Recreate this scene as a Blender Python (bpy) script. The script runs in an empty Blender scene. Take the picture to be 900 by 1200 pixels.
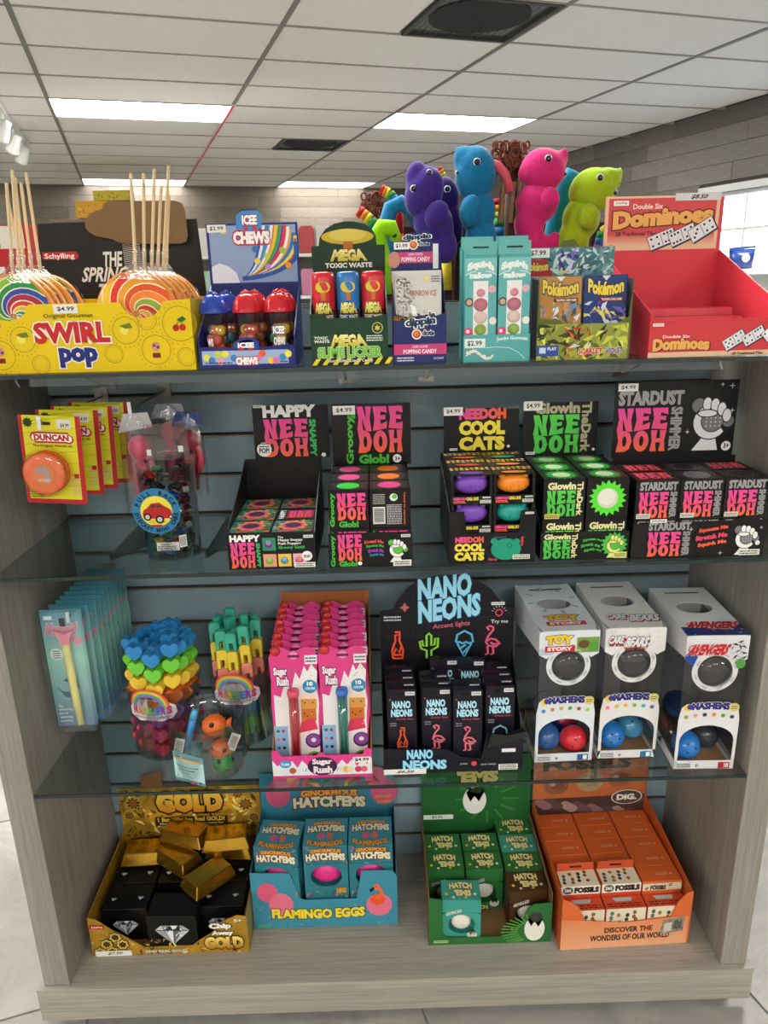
import bpy, bmesh, math, random
from mathutils import Vector, Matrix
random.seed(7)
PI = math.pi
scene = bpy.context.scene
COL = scene.collection

# ------------------------------------------------------------------ camera
CAMP = (-.0098, -1.0749, 1.2458)
PITCH, ROLL, YAW, FPX = .3054, -.0248, .0079, 878.22
def _axes():
    F = Vector((math.sin(YAW)*math.cos(PITCH), math.cos(YAW)*math.cos(PITCH), -math.sin(PITCH)))
    R0 = Vector((math.cos(YAW), -math.sin(YAW), 0)); U0 = R0.cross(F)
    return F, math.cos(ROLL)*R0+math.sin(ROLL)*U0, -math.sin(ROLL)*R0+math.cos(ROLL)*U0
CF, CR, CU = _axes()
cd = bpy.data.cameras.new('camera'); cam = bpy.data.objects.new('camera', cd); COL.objects.link(cam)
cd.sensor_fit = 'HORIZONTAL'; cd.sensor_width = 36; cd.lens = 36*FPX/900; cd.clip_start = .05
cam.matrix_world = Matrix(((CR.x, CU.x, -CF.x, CAMP[0]), (CR.y, CU.y, -CF.y, CAMP[1]), (CR.z, CU.z, -CF.z, CAMP[2]), (0, 0, 0, 1)))
scene.camera = cam
scene.view_settings.view_transform = 'Standard'; scene.view_settings.look = 'None'
scene.view_settings.gamma = 1; scene.view_settings.exposure = 0.42; scene.view_settings.use_curve_mapping = False
# ------------------------------------------------------------------ world (daylight outside the shop window)
w = bpy.data.worlds.new('world'); scene.world = w; w.use_nodes = True
wn = w.node_tree.nodes; bg = wn['Background']
sky = wn.new('ShaderNodeTexSky'); sky.sky_type = 'NISHITA'; sky.sun_disc = False; sky.sun_elevation = .9; sky.sun_rotation = 2.0
w.node_tree.links.new(sky.outputs[0], bg.inputs[0]); bg.inputs[1].default_value = .8
LAMP = 22.0        # emission strength of the ceiling diffusers
LAMPS = [(c, k) for c in (-2, 0, 2) for k in (3, 10)] + [(c, k) for c in (-4, -2, 0, 2) for k in (-4, -11)]

# ------------------------------------------------------------------ helpers
def lin(h):
    if not isinstance(h, str): return tuple(h)+((1,) if len(h) == 3 else ())
    h = h.lstrip('#'); o = []
    for i in (0, 2, 4):
        c = int(h[i:i+2], 16)/255; o.append(c/12.92 if c <= .04045 else ((c+.055)/1.055)**2.4)
    return tuple(o)+(1,)
_M = {}
def mat(col, rough=.5, metal=0., kind='plain', spec=.5, key=None, bump=0., scale=30., var=.06, stretch=None, emit=0.):
    k = key or (col, rough, metal, kind, spec, bump, scale, var, emit)
    if k in _M: return _M[k]
    m = bpy.data.materials.new(kind+'_'+str(col).replace('#', '')); m.use_nodes = True; nt = m.node_tree; N = nt.nodes; L = nt.links
    b = N['Principled BSDF']; b.inputs['Roughness'].default_value = rough; b.inputs['Metallic'].default_value = metal
    b.inputs['Specular IOR Level'].default_value = spec
    c = lin(col)
    tc = N.new('ShaderNodeTexCoord'); mp = N.new('ShaderNodeMapping'); L.new(tc.outputs['Object'], mp.inputs[0])
    if stretch: mp.inputs['Scale'].default_value = stretch
    no = N.new('ShaderNodeTexNoise'); no.inputs['Scale'].default_value = scale; no.inputs['Detail'].default_value = 4; L.new(mp.outputs[0], no.inputs[0])
    mx = N.new('ShaderNodeMix'); mx.data_type = 'RGBA'; L.new(no.outputs[0], mx.inputs[0])
    mx.inputs[6].default_value = tuple(max(0, x*(1-var*2)) for x in c[:3])+(1,); mx.inputs[7].default_value = tuple(min(1, x*(1+var*2)) for x in c[:3])+(1,)
    L.new(mx.outputs[2], b.inputs['Base Color'])
    if bump:
        bp = N.new('ShaderNodeBump'); bp.inputs['Strength'].default_value = bump; bp.inputs['Distance'].default_value = .002
        L.new(no.outputs[0], bp.inputs['Height']); L.new(bp.outputs[0], b.inputs['Normal'])
    if emit:
        b.inputs['Emission Color'].default_value = c; b.inputs['Emission Strength'].default_value = emit
    _M[k] = m; return m
def print_mat(rough=.38, metal=0., key='printed'):
    k = ('print', key)
    if k in _M: return _M[k]
    m = bpy.data.materials.new(key); m.use_nodes = True; nt = m.node_tree; N = nt.nodes; L = nt.links
    b = N['Principled BSDF']; b.inputs['Roughness'].default_value = rough; b.inputs['Metallic'].default_value = metal; b.inputs['Specular IOR Level'].default_value = .28
    a = N.new('ShaderNodeAttribute'); a.attribute_name = 'Col'; L.new(a.outputs['Color'], b.inputs['Base Color'])
    _M[k] = m; return m
def clear_mat(name, tint=(.93, .97, .96), gloss=.12, rough=.02, bump=0., fac=1.35, scale=40):
    k = ('clear', name)
    if k in _M: return _M[k]
    m = bpy.data.materials.new(name); m.use_nodes = True; nt = m.node_tree; N = nt.nodes; L = nt.links
    N.remove(N['Principled BSDF']); out = N['Material Output']
    t = N.new('ShaderNodeBsdfTransparent'); t.inputs[0].default_value = tuple(tint)+(1,)
    g = N.new('ShaderNodeBsdfGlossy'); g.inputs['Roughness'].default_value = rough
    f = N.new('ShaderNodeLayerWeight'); f.inputs[0].default_value = .5
    pw = N.new('ShaderNodeMath'); pw.operation = 'POWER'; pw.inputs[1].default_value = 4.5; L.new(f.outputs['Facing'], pw.inputs[0])
    mu = N.new('ShaderNodeMath'); mu.operation = 'MULTIPLY_ADD'; mu.inputs[1].default_value = fac-.7; mu.inputs[2].default_value = gloss*.25; mu.use_clamp = True; L.new(pw.outputs[0], mu.inputs[0])
    mix = N.new('ShaderNodeMixShader'); L.new(mu.outputs[0], mix.inputs[0]); L.new(t.outputs[0], mix.inputs[1]); L.new(g.outputs[0], mix.inputs[2])
    if bump:
        no = N.new('ShaderNodeTexNoise'); no.inputs['Scale'].default_value = scale; no.inputs['Detail'].default_value = 3; tc = N.new('ShaderNodeTexCoord'); L.new(tc.outputs['Object'], no.inputs[0])
        bp = N.new('ShaderNodeBump'); bp.inputs['Strength'].default_value = bump; bp.inputs['Distance'].default_value = .004
        L.new(no.outputs[0], bp.inputs['Height']); L.new(bp.outputs[0], g.inputs['Normal']); L.new(bp.outputs[0], f.inputs['Normal'])
    L.new(mix.outputs[0], out.inputs[0]); _M[k] = m; return m

def at(u, v, y):                      # photo direction -> point on the plane y
    d = CF + CR*((u-450)/FPX) + CU*((600-v)/FPX); k = (y-CAMP[1])/d.y
    return Vector(CAMP)+d*k

class MB:
    """collects simple solids and links them as ONE mesh"""
    def __init__(s): s.v = []; s.f = []; s.m = []; s.c = []; s.mi = 0; s.sm = []; s.smooth = False
    def add(s, vs, fs):
        o = len(s.v); s.v += [tuple(p) for p in vs]; s.f += [tuple(i+o for i in f) for f in fs]; s.m += [s.mi]*len(fs); s.sm += [s.smooth]*len(fs); return s
    def box(s, x0, y0, z0, x1, y1, z1, M=None):
        vs = [Vector(p) for p in ((x0,y0,z0),(x1,y0,z0),(x1,y1,z0),(x0,y1,z0),(x0,y0,z1),(x1,y0,z1),(x1,y1,z1),(x0,y1,z1))]
        if M: vs = [M@p for p in vs]
        return s.add(vs, [(0,3,2,1),(4,5,6,7),(0,1,5,4),(1,2,6,5),(2,3,7,6),(3,0,4,7)])
    def prism(s, pts, d0, d1, plane='xz', M=None):
        def P(a, b, d): return {'xz': (a, d, b), 'xy': (a, b, d), 'yz': (d, a, b)}[plane]
        n = len(pts); vs = [Vector(P(a, b, d0)) for a, b in pts]+[Vector(P(a, b, d1)) for a, b in pts]
        if M: vs = [M@p for p in vs]
        return s.add(vs, [tuple(range(n)), tuple(range(2*n-1, n-1, -1))]+[(i, i+n, (i+1) % n+n, (i+1) % n) for i in range(n)])
    def lathe(s, prof, c=(0,0,0), n=20, M=None):
        vs = []; fs = []; k = len(prof)
        for i in range(n):
            a = 2*PI*i/n
            for r, z in prof: vs.append(Vector((c[0]+r*math.cos(a), c[1]+r*math.sin(a), c[2]+z)))
        if M: vs = [M@p for p in vs]
        for i in range(n):
            j = (i+1) % n
            for q in range(k-1): fs.append((i*k+q, j*k+q, j*k+q+1, i*k+q+1))
        return s.add(vs, fs)
    def ell(s, c, r, M=None, n=12, k=8):
        R = M or Matrix.Identity(4)
        vs = []; fs = []
        for j in range(k+1):
            t = PI*j/k
            for i in range(n):
                a = 2*PI*i/n; p = Vector((r[0]*math.sin(t)*math.cos(a), r[1]*math.sin(t)*math.sin(a), -r[2]*math.cos(t)))
                vs.append(Vector(c)+(R.to_3x3()@p))
        for j in range(k):
            for i in range(n): fs.append((j*n+i, j*n+(i+1) % n, (j+1)*n+(i+1) % n, (j+1)*n+i))
        return s.add(vs, fs)
    def tube(s, pts, r, n=8, cap=True):
        pts = [Vector(p) for p in pts]; rs = r if isinstance(r, (list, tuple)) else [r]*len(pts); vs = []; fs = []
        up = Vector((0,0,1)); prev = None
        for i, p in enumerate(pts):
            t = (pts[min(i+1, len(pts)-1)]-pts[max(i-1, 0)]).normalized()
            a = prev if prev else (Vector((1,0,0)) if abs(t.z) > .9 else up)
            x = (a-t*a.dot(t)).normalized(); prev = x; y = t.cross(x)
            for k in range(n):
                q = 2*PI*k/n; vs.append(p+(x*math.cos(q)+y*math.sin(q))*rs[i])
        for i in range(len(pts)-1):
            for k in range(n): fs.append((i*n+k, i*n+(k+1) % n, (i+1)*n+(k+1) % n, (i+1)*n+k))
        if cap: fs.append(tuple(range(n-1, -1, -1))); fs.append(tuple(range((len(pts)-1)*n, len(pts)*n)))
        return s.add(vs, fs)
    def build(s, name, mats, parent=None, bevel=0., loc=None):
        me = bpy.data.meshes.new(name); me.from_pydata(s.v, [], s.f); mats = mats if isinstance(mats, (list, tuple)) else [mats]
        for m in mats: me.materials.append(m)
        for i, p in enumerate(me.polygons): p.material_index = s.m[i]; p.use_smooth = s.sm[i]
        bm = bmesh.new(); bm.from_mesh(me); bmesh.ops.remove_doubles(bm, verts=bm.verts, dist=1e-6); bmesh.ops.recalc_face_normals(bm, faces=bm.faces)
        if bevel: bmesh.ops.bevel(bm, geom=bm.edges[:], offset=bevel, segments=1, affect='EDGES', profile=.5)
        bm.to_mesh(me); bm.free()
        o = bpy.data.objects.new(name, me); COL.objects.link(o)
        if parent is not None: o.parent = parent
        if loc is not None: o.location = loc
        return o
def tag(o, label=None, cat=None, group=None, kind=None):
    for k, v in (('label', label), ('category', cat), ('group', group), ('kind', kind)):
        if v: o[k] = v
    return o
def thing(name, label, cat, loc=(0,0,0), rz=0., group=None, rx=0., ry=0.):
    o = bpy.data.objects.new(name, None); COL.objects.link(o); o.empty_display_size = .02
    o.location = loc; o.rotation_euler = (rx, ry, rz); return tag(o, label, cat, group)
def struct(o): return tag(o, kind='structure')
def dup(root, loc, rz=None, label=None, group=None, rot=None):
    def cp(o, par):
        c = o.copy(); COL.objects.link(c); c.parent = par
        for ch in KIDS(o): cp(ch, c)
        return c
    r = cp(root, None); r.location = loc
    if rz is not None: r.rotation_euler = (0, 0, rz)
    if rot is not None: r.rotation_euler = rot
    if label: r['label'] = label
    if group: r['group'] = group
    return r
def KIDS(o):
    return [c for c in bpy.data.objects if c.parent == o] if len(bpy.data.objects) < 0 else list(o.children)

# ------------------------------------------------------------------ lettering and flat print
_fc = bpy.data.curves.new('lettering', 'FONT'); _fo = bpy.data.objects.new('lettering', _fc); COL.objects.link(_fo)
_fc.resolution_u = 2; _fc.size = 1
_TX = {}
def glyphs(t, bold):
    k = (t, round(bold, 3))
    if k not in _TX:
        _fc.body = t; _fc.offset = bold; bpy.context.view_layer.update()
        me = bpy.data.meshes.new_from_object(_fo.evaluated_get(bpy.context.evaluated_depsgraph_get()))
        _TX[k] = ([(v.co.x, v.co.y) for v in me.vertices], [tuple(p.vertices) for p in me.polygons]); bpy.data.meshes.remove(me)
    return _TX[k]
class Print:
    """flat print on a face of w x h metres; coordinates 0..1 from the lower left"""
    def __init__(s, w, h): s.w = w; s.h = h; s.v = []; s.f = []; s.c = []; s.n = 0; s.dot = True
    def add(s, vs, fs, col):
        o = len(s.v)
        if len(vs) <= 7 and s.dot and len(fs) == 1 and len(vs) > 4: z = s.n
        else: s.n += 1; z = s.n
        for p in vs:
            s.v.append((p[0]*s.w, p[1]*s.h, z)); s.c.append(lin(col(p[0], p[1])) if callable(col) else lin(col))
        s.f += [tuple(i+o for i in f) for f in fs]; return s
    def poly(s, pts, col): return s.add(pts, [tuple(range(len(pts)))], col)
    def rect(s, x0, y0, x1, y1, col): return s.poly([(x0,y0),(x1,y0),(x1,y1),(x0,y1)], col)
    def circ(s, cx, cy, r, col, ry=None, n=20, a0=0, a1=2*PI):      # r in units of the width
        ry = (ry if ry is not None else r)*s.w/s.h if ry is None else ry
        return s.poly([(cx+r*math.cos(a0+(a1-a0)*i/n), cy+ry*math.sin(a0+(a1-a0)*i/n)) for i in range(n)], col)
    def ring(s, cx, cy, r, w, col, n=24, a0=0, a1=2*PI):
        k = s.w/s.h; vs = []
        for i in range(n+1):
            a = a0+(a1-a0)*i/n
            vs += [(cx+r*math.cos(a), cy+r*k*math.sin(a)), (cx+(r-w)*math.cos(a), cy+(r-w)*k*math.sin(a))]
        return s.add(vs, [(2*i+1, 2*i, 2*i+2, 2*i+3) for i in range(n)], col)
    def star(s, cx, cy, r, ri, n, col, a=PI/2):
        k = s.w/s.h
        return s.add([(cx, cy)]+[(cx+(r if i % 2 == 0 else ri)*math.cos(a+PI*i/n), cy+k*(r if i % 2 == 0 else ri)*math.sin(a+PI*i/n)) for i in range(2*n)],
                     [(0, i+1, (i+1) % (2*n)+1) for i in range(2*n)], col)
    def line(s, pts, wd, col, closed=False):                          # wd in units of the width
        k = s.w/s.h; P = [(x, y/k) for x, y in pts]; n = len(P); vs = []
        for i in range(n):
            a = P[(i-1) % n] if closed else P[max(i-1, 0)]; b = P[(i+1) % n] if closed else P[min(i+1, n-1)]
            dx, dy = b[0]-a[0], b[1]-a[1]; l = math.hypot(dx, dy) or 1; nx, ny = -dy/l*wd/2, dx/l*wd/2
            vs += [(P[i][0]+nx, (P[i][1]+ny)*k), (P[i][0]-nx, (P[i][1]-ny)*k)]
        m = n if closed else n-1
        return s.add(vs, [(2*i+1, 2*((i+1) % n)+1, 2*((i+1) % n), 2*i) for i in range(m)], col)
    def text(s, t, x0, y0, x1, y1, col, bold=.0, out=None, ow=.035, rot=0, warp=None, shear=0., shadow=None, sh=(.012, -.02)):
        V, Fc = glyphs(t, bold)
        if not V: return s
        bx0 = min(v[0] for v in V); bx1 = max(v[0] for v in V); by0 = min(v[1] for v in V); by1 = max(v[1] for v in V)
        def mp(v, dx=0, dy=0):
            a = (v[0]-bx0)/(bx1-bx0); b = (v[1]-by0)/(by1-by0 or 1); a += shear*(b-.5)
            if warp: a, b = warp(a, b)
            if rot == -90: a, b = b, 1-a
            elif rot == 90: a, b = 1-b, a
            return (x0+dx+a*(x1-x0), y0+dy+b*(y1-y0))
        if shadow: s.add([mp(v, *sh) for v in V], Fc, shadow)
        if out:
            V2, F2 = glyphs(t, bold+ow); s.add([mp(v) for v in V2], F2, out)
        return s.add([mp(v) for v in V], Fc, col)
    def fine(s, x0, y0, x1, y1, rows, col, seed=1):                   # rows of print too small to read
        r = random.Random(seed); dy = (y1-y0)/rows
        vs = []; fs = []
        for i in range(rows):
            x = x0
            while x < x1:
                l = min(r.uniform(.06, .2)*(x1-x0), x1-x); y = y0+dy*i+dy*.25
                o = len(vs); vs += [(x, y), (x+l, y), (x+l, y+dy*.5), (x, y+dy*.5)]; fs.append((o, o+1, o+2, o+3)); x += l+.03*(x1-x0)
        return s.add(vs, fs, col)
    def build(s, name, parent, M, rough=.38, metal=0., key='printed'):
        st = min(.00004, .0015/max(1, s.n)); me = bpy.data.meshes.new(name); me.from_pydata([(a, b, .0003+c*st) for a, b, c in s.v], [], s.f)
        at_ = me.color_attributes.new('Col', 'FLOAT_COLOR', 'POINT'); at_.data.foreach_set('color', [x for c in s.c for x in c])
        me.materials.append(print_mat(rough, metal, key)); me.transform(M)
        o = bpy.data.objects.new(name, me); COL.objects.link(o); o.parent = parent; return o
def frame(o, x, y):                    # matrix: print plane at o with axes x (right) and y (up)
    x = Vector(x).normalized(); y = Vector(y).normalized(); n = x.cross(y); o = Vector(o)
    return Matrix(((x.x, y.x, n.x, o.x), (x.y, y.y, n.y, o.y), (x.z, y.z, n.z, o.z), (0, 0, 0, 1)))
def FRONT(x, y, z): return frame((x, y, z), (1,0,0), (0,0,1))
def TOP(x, y, z): return frame((x, y, z), (1,0,0), (0,1,0))
def price(P, x0, y0, x1, y1, t): P.rect(x0, y0, x1, y1, '#e9e9e2'); P.text(t, x0+(x1-x0)*.14, y0+(y1-y0)*.22, x1-(x1-x0)*.14, y1-(y1-y0)*.22, '#1a1a1a', .015); return P
def arcw(k): return lambda a, b: (a, b+k*(1-(2*a-1)**2))
def mix3(a, b, t): a = lin(a); b = lin(b); return tuple(a[i]*(1-t)+b[i]*t for i in range(3))
Z1, Z2, Z3 = 1.1242, .8161, .4201
# ================================================================== the shop (its own frame, turned against the display unit)
SA = -.3038
ROOM = Matrix.Rotation(-SA, 4, 'Z')            # room (s, t, z) -> world
def rs(o): o.matrix_basis = ROOM @ o.matrix_basis; return o
CEIL, FLOOR = 2.42, -.095
BACK, RIGHT, LEFT, REAR = 9.83, 4.28, -6.3, -5.2
O0, C0 = -.68, 3.116
plaster = mat('#ecebe6', .8, kind='plaster', scale=8, var=.03)
fl = bpy.data.materials.new('floor_tile'); fl.use_nodes = True
nt = fl.node_tree; N = nt.nodes; L = nt.links; b = N['Principled BSDF']; b.inputs['Roughness'].default_value = .42
tc = N.new('ShaderNodeTexCoord'); n1 = N.new('ShaderNodeTexNoise'); n1.inputs['Scale'].default_value = 3.2; n1.inputs['Detail'].default_value = 9; n1.inputs['Roughness'].default_value = .68; n1.inputs['Distortion'].default_value = 1.4
cr = N.new('ShaderNodeValToRGB'); cr.color_ramp.elements[0].position = .3; cr.color_ramp.elements[0].color = lin('#82807b'); cr.color_ramp.elements[1].position = .62; cr.color_ramp.elements[1].color = lin('#a9a6a0')
L.new(tc.outputs['Object'], n1.inputs[0]); L.new(n1.outputs[0], cr.inputs[0]); L.new(cr.outputs[0], b.inputs['Base Color'])
floor = struct(rs(MB().box(LEFT-.1, REAR-.1, FLOOR-.15, RIGHT+.1, BACK+.1, FLOOR-.004).build('floor', mat('#8e8b84', .8, kind='grout'))))
k = 0                                          # floor tiles 0.61 m, one object each near the unit
def tile_row(t0, t1, s0, s1):
    t = t0
    while t < t1-.01:
        s = s0
        while s < s1-.01:
            yield s, t; s += .61
        t += .61
tm = None
for s, t in tile_row(-2.2, 2.0, -3.0, 2.4):
    if tm is None:
        o = MB().box(0, 0, -.005, .606, .606, 0).build('floor_tile', fl, floor, bevel=.001); tm = o.data
    else:
        o = bpy.data.objects.new('floor_tile', tm); COL.objects.link(o); o.parent = floor
    o.location = (s, t, FLOOR)
big = MB()
for s, t in tile_row(2.06, BACK-.2, -6.05, 4.2): big.box(s, t, FLOOR-.005, s+.606, t+.606, FLOOR)
for s, t in tile_row(-5.2, -2.3, -6.05, 4.2): big.box(s, t, FLOOR-.005, s+.606, t+.606, FLOOR)
tag(big.build('floor_tile', fl, floor), kind='stuff')
# ---- ceiling: grid of T bars, tiles, lights, air grilles
vent = {(1.15, -1), (1.15, 5)}
ceil_ = struct(rs(MB().box(LEFT-.1, REAR-.1, CEIL+.03, RIGHT+.1, BACK+.1, CEIL+.12).build('ceiling', plaster)))
tile_m = mat('#faf9f4', .9, kind='ceiling_tile', scale=60, var=.03, bump=.25)
cols = [(O0+1.22*c, O0+1.22*(c+1)) for c in range(-5, 4)]; tmesh = {}
def ceil_tile(s0, s1, t0, t1):
    s0, s1, t0, t1 = max(s0, LEFT), min(s1, RIGHT), max(t0, REAR), min(t1, BACK)
    if s1-s0 < .03 or t1-t0 < .03: return
    key = (round(s1-s0, 3), round(t1-t0, 3))
    if key not in tmesh:
        o = MB().box(0, 0, 0, key[0]-.02, key[1]-.02, .012).build('ceiling_tile', tile_m, ceil_, bevel=.002); tmesh[key] = o.data
    else: o = bpy.data.objects.new('ceiling_tile', tmesh[key]); COL.objects.link(o); o.parent = ceil_
    o.location = (s0+.01, t0+.01, CEIL+.002+.001*((int(s0*7)+int(t0*13)) % 3))
for c, (s0, s1) in enumerate(cols):
    ci = c-5
    for k in range(-14, 12):
        t0 = C0+.61*k
        if (ci, k) in LAMPS: continue
        if ci == 1 and k in (-1, 5): ceil_tile(s0, s0+.61, t0, t0+.61) if False else ceil_tile(s0+.61 if False else s1-.0, s1, t0, t0+.61); 
        if ci == 1 and k in (-1, 5): ceil_tile(s0, s0+.61, t0, t0+.61) if k == 99 else None
        if ci == 1 and k in (-1, 5):
            ceil_tile(s0, s0+.61, t0, t0+.61); continue
        ceil_tile(s0, s1, t0, t0+.61)
bar_m = mat('#8b8982', .5, kind='tbar', var=.02)
for c, (s0, s1) in enumerate(cols):
    if s0 > LEFT: MB().box(s0-.012, REAR, CEIL-.004, s0+.012, BACK, CEIL+.028).build('ceiling_grid_runner', bar_m, ceil_)
for k in range(-14, 12):
    t0 = C0+.61*k
    if REAR < t0 < BACK: MB().box(LEFT, t0-.008, CEIL-.001, RIGHT, t0+.008, CEIL+.028).build('ceiling_grid_crossbar', mat('#a9a7a0', .5, kind='tbar', var=.02), ceil_)
diff = mat('#fdfaf4', .4, kind='lamp', emit=LAMP, var=0.)
shell_m = mat('#d8d8d4', .5, kind='enamel', var=.02)
names = {(0, 3): 'bright ceiling light panel above the brown card and lollipop sticks', (0, 10): 'thin far ceiling light panel just over the back wall, behind the sticks',
         (2, 3): 'bright ceiling light panel above the blue and purple plush toys', (2, 10): 'far ceiling light panel left of the purple plush, near the back wall'}
for c, k in LAMPS:
    s0 = O0+1.22*c; t0 = C0+.61*k; t1 = min(t0+.61, BACK)
    t = thing('ceiling_light', names.get((c, k), 'ceiling light panel outside the picture'), 'ceiling light', (s0+.61, t0+.305, CEIL), group=None if (c, k) in names else 'ceiling lights over the shop')
    MB().box(-.598, -.293, .002, .598, t1-t0-.317, .012).build('diffuser', diff if k != 10 else mat('#fdfaf4', .4, kind='far_lamp', emit=LAMP*.42, var=0.), t)
    f = MB(); 
    for x0, y0, x1, y1 in ((-.605, -.3, .605, -.293), (-.605, t1-t0-.317, .605, t1-t0-.31), (-.605, -.293, -.598, t1-t0-.317), (.598, -.293, .605, t1-t0-.317)): f.box(x0, y0, -.002, x1, y1, .028)
    f.build('frame', shell_m, t); rs(t)
for k, lb in ((-1, 'square return air grille with a dark round mesh, at the top edge'), (5, 'small grey ceiling grille farther back, above the brown wall')):
    s0 = O0+1.22+.61; t0 = C0+.61*k
    t = thing('air_grille', lb, 'grille', (s0+.305, t0+.305, CEIL))
    f = MB()
    for x0, y0, x1, y1 in ((-.3, -.3, .3, -.275), (-.3, .275, .3, .3), (-.3, -.275, -.275, .275), (.275, -.275, .3, .275)): f.box(x0, y0, -.006, x1, y1, .012)
    f.build('frame', mat('#5a5c5d', .5, .4, kind='grille'), t)
    f = MB()
    for i in range(18): f.box(-.275+i*.0315, -.275, 0, -.275+i*.0315+.002, .275, .002)
    tag(f.build('mesh_grid', mat('#4c4e50', .5, .4, kind='grille'), t), kind='stuff')
    MB().lathe([(.0, .012), (.25, .012), (.25, .02), (0, .02)], n=32).build('round_duct', mat('#303234', .8, kind='duct'), t)
    MB().box(-.276, -.276, .021, .276, .276, .026).build('backing', mat('#85878a', .8, kind='duct'), t)
    rs(t)
# ---- walls
struct(rs(MB().box(LEFT-.1, BACK+.02, FLOOR, RIGHT+.1, BACK+.12, CEIL+.05).build('wall_back', mat('#5a534a', .8, kind='backing'))))
struct(rs(MB().box(LEFT-.1, REAR, FLOOR, LEFT, BACK, CEIL+.03).build('wall_left', plaster)))
struct(rs(MB().box(LEFT-.1, REAR-.1, FLOOR, RIGHT+.1, REAR, CEIL+.03).build('wall_front', plaster)))
WT0, WT1, WZ0, WZ1 = 2.2, 4.39, 1.06, 1.82      # window opening in the right wall
wr = MB(); x0, x1 = RIGHT+.02, RIGHT+.12
wr.box(x0, REAR, FLOOR, x1, WT0, CEIL+.03).box(x0, WT1, FLOOR, x1, BACK+.02, CEIL+.03).box(x0, WT0, FLOOR, x1, WT1, WZ0).box(x0, WT0, WZ1, x1, WT1, CEIL+.03)
wr = struct(rs(wr.build('wall_right', mat('#4f4c48', .8, kind='backing'))))
wall_back = [o for o in bpy.data.objects if o.name == 'wall_back'][0]
def plank_mat(i, warm):
    base = [('#756c62', '#6a6258', '#7d7469', '#70675c', '#857b70'), ('#76726d', '#6c6864', '#7e7a76', '#726e6a', '#84807b')][warm][i]
    return mat(base, .7, kind='plank', key=('plank', i, warm), bump=.3, scale=9, var=.16, stretch=(1, 1, 9) )
rr = random.Random(3)
pmesh = {}
def planks(s0, s1, zlo, zhi, warm, place, parent, hole=None):
    z = zhi
    while z > zlo:
        h = min(.135, z-zlo); s = s0-rr.uniform(0, .8)
        while s < s1:
            l = rr.choice((.9, 1.2, 1.5)); a, b = max(s, s0), min(s+l, s1); s += l
            segs = [(a, b)]
            if hole and z > hole[2] and z-h < hole[3]:
                segs = [(x, y) for x, y in ((a, min(b, hole[0])), (max(a, hole[1]), b)) if y-x > .02]
            for a, b in segs:
                if b-a < .02: continue
                i = rr.randrange(5); key = (round(b-a, 3), round(h, 3), i, warm)
                if key not in pmesh:
                    o = MB().box(0, 0, 0, b-a-.003, .015, h-.003).build('wall_plank', plank_mat(i, warm), parent); pmesh[key] = o.data
                else: o = bpy.data.objects.new('wall_plank', pmesh[key]); COL.objects.link(o); o.parent = parent
                place(o, a, b, z-h)
        z -= h
def pl_back(o, a, b, z): o.location = (a, BACK+.005-rr.uniform(0, .004), z)
def pl_right(o, a, b, z): o.location = (RIGHT+.02-rr.uniform(0, .004), a, z); o.rotation_euler = (0, 0, PI/2)
planks(-3.2, RIGHT+.01, 1.3, CEIL+.02, 0, pl_back, wall_back)
planks(2.0, BACK, 1.0, CEIL+.02, 1, pl_right, wr, (WT0-.08, WT1+.16, WZ0-.08, WZ1+.05))
# window
white = mat('#e6e8e6', .4, kind='paint', var=.02)
win = struct(rs(thing('window_1', None, None, (RIGHT, 0, 0)))); win['kind'] = 'structure'
f = MB()
f.box(-.015, WT0-.08, WZ1, .02, WT1+.15, WZ1+.05).box(-.015, WT0-.08, WZ0-.05, .02, WT1+.15, WZ0).box(-.015, WT1, WZ0, .02, WT1+.15, WZ1).box(-.015, WT0-.08, WZ0, .02, WT0, WZ1)
f.build('casing', white, win)
f = MB(); f.box(.05, WT0, WZ0, .09, WT1, WZ0+.03).box(.05, WT0, WZ1-.03, .09, WT1, WZ1).box(.05, WT0, WZ0, .09, WT0+.03, WZ1).box(.05, WT1-.03, WZ0, .09, WT1, WZ1)
f.build('sash', white, win)
for i, t in enumerate((4.06, 3.76, 3.46, 3.16, 2.86, 2.56)): MB().box(.055, t-.009, WZ0+.03, .08, t+.009, WZ1-.03).build('muntin', white, win)
MB().box(.056, WT0+.03, 1.525, .079, WT1-.03, 1.545).build('muntin', white, win)
MB().box(.066, WT0+.02, WZ0+.02, .07, WT1-.02, WZ1-.02).build('pane', clear_mat('window_glass', (.97, .99, 1.)), win)
for z, nm in ((0, 0),):
    g = MB().box(RIGHT+.3, -8, FLOOR-.2, RIGHT+30, 20, FLOOR-.16).build('ground', mat('#c9c7c0', .9, kind='pavement')); struct(rs(g))
# red reflection on one ceiling runner, modelled as an added glowing strip with rail
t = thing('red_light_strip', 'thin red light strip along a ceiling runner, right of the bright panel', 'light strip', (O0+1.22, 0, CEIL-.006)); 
MB().box(-.007, 4.9, -.002, .007, 8.9, 0).build('glowing_tube', mat('#e0405a', .5, kind='neon', emit=.10), t)  # emission imitates reflected red light, no lamp hangs here
MB().box(-.013, 4.89, 0, .013, 8.91, .003).build('rail', white, t); rs(t)  # rail added only to carry the reflection strip
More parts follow.
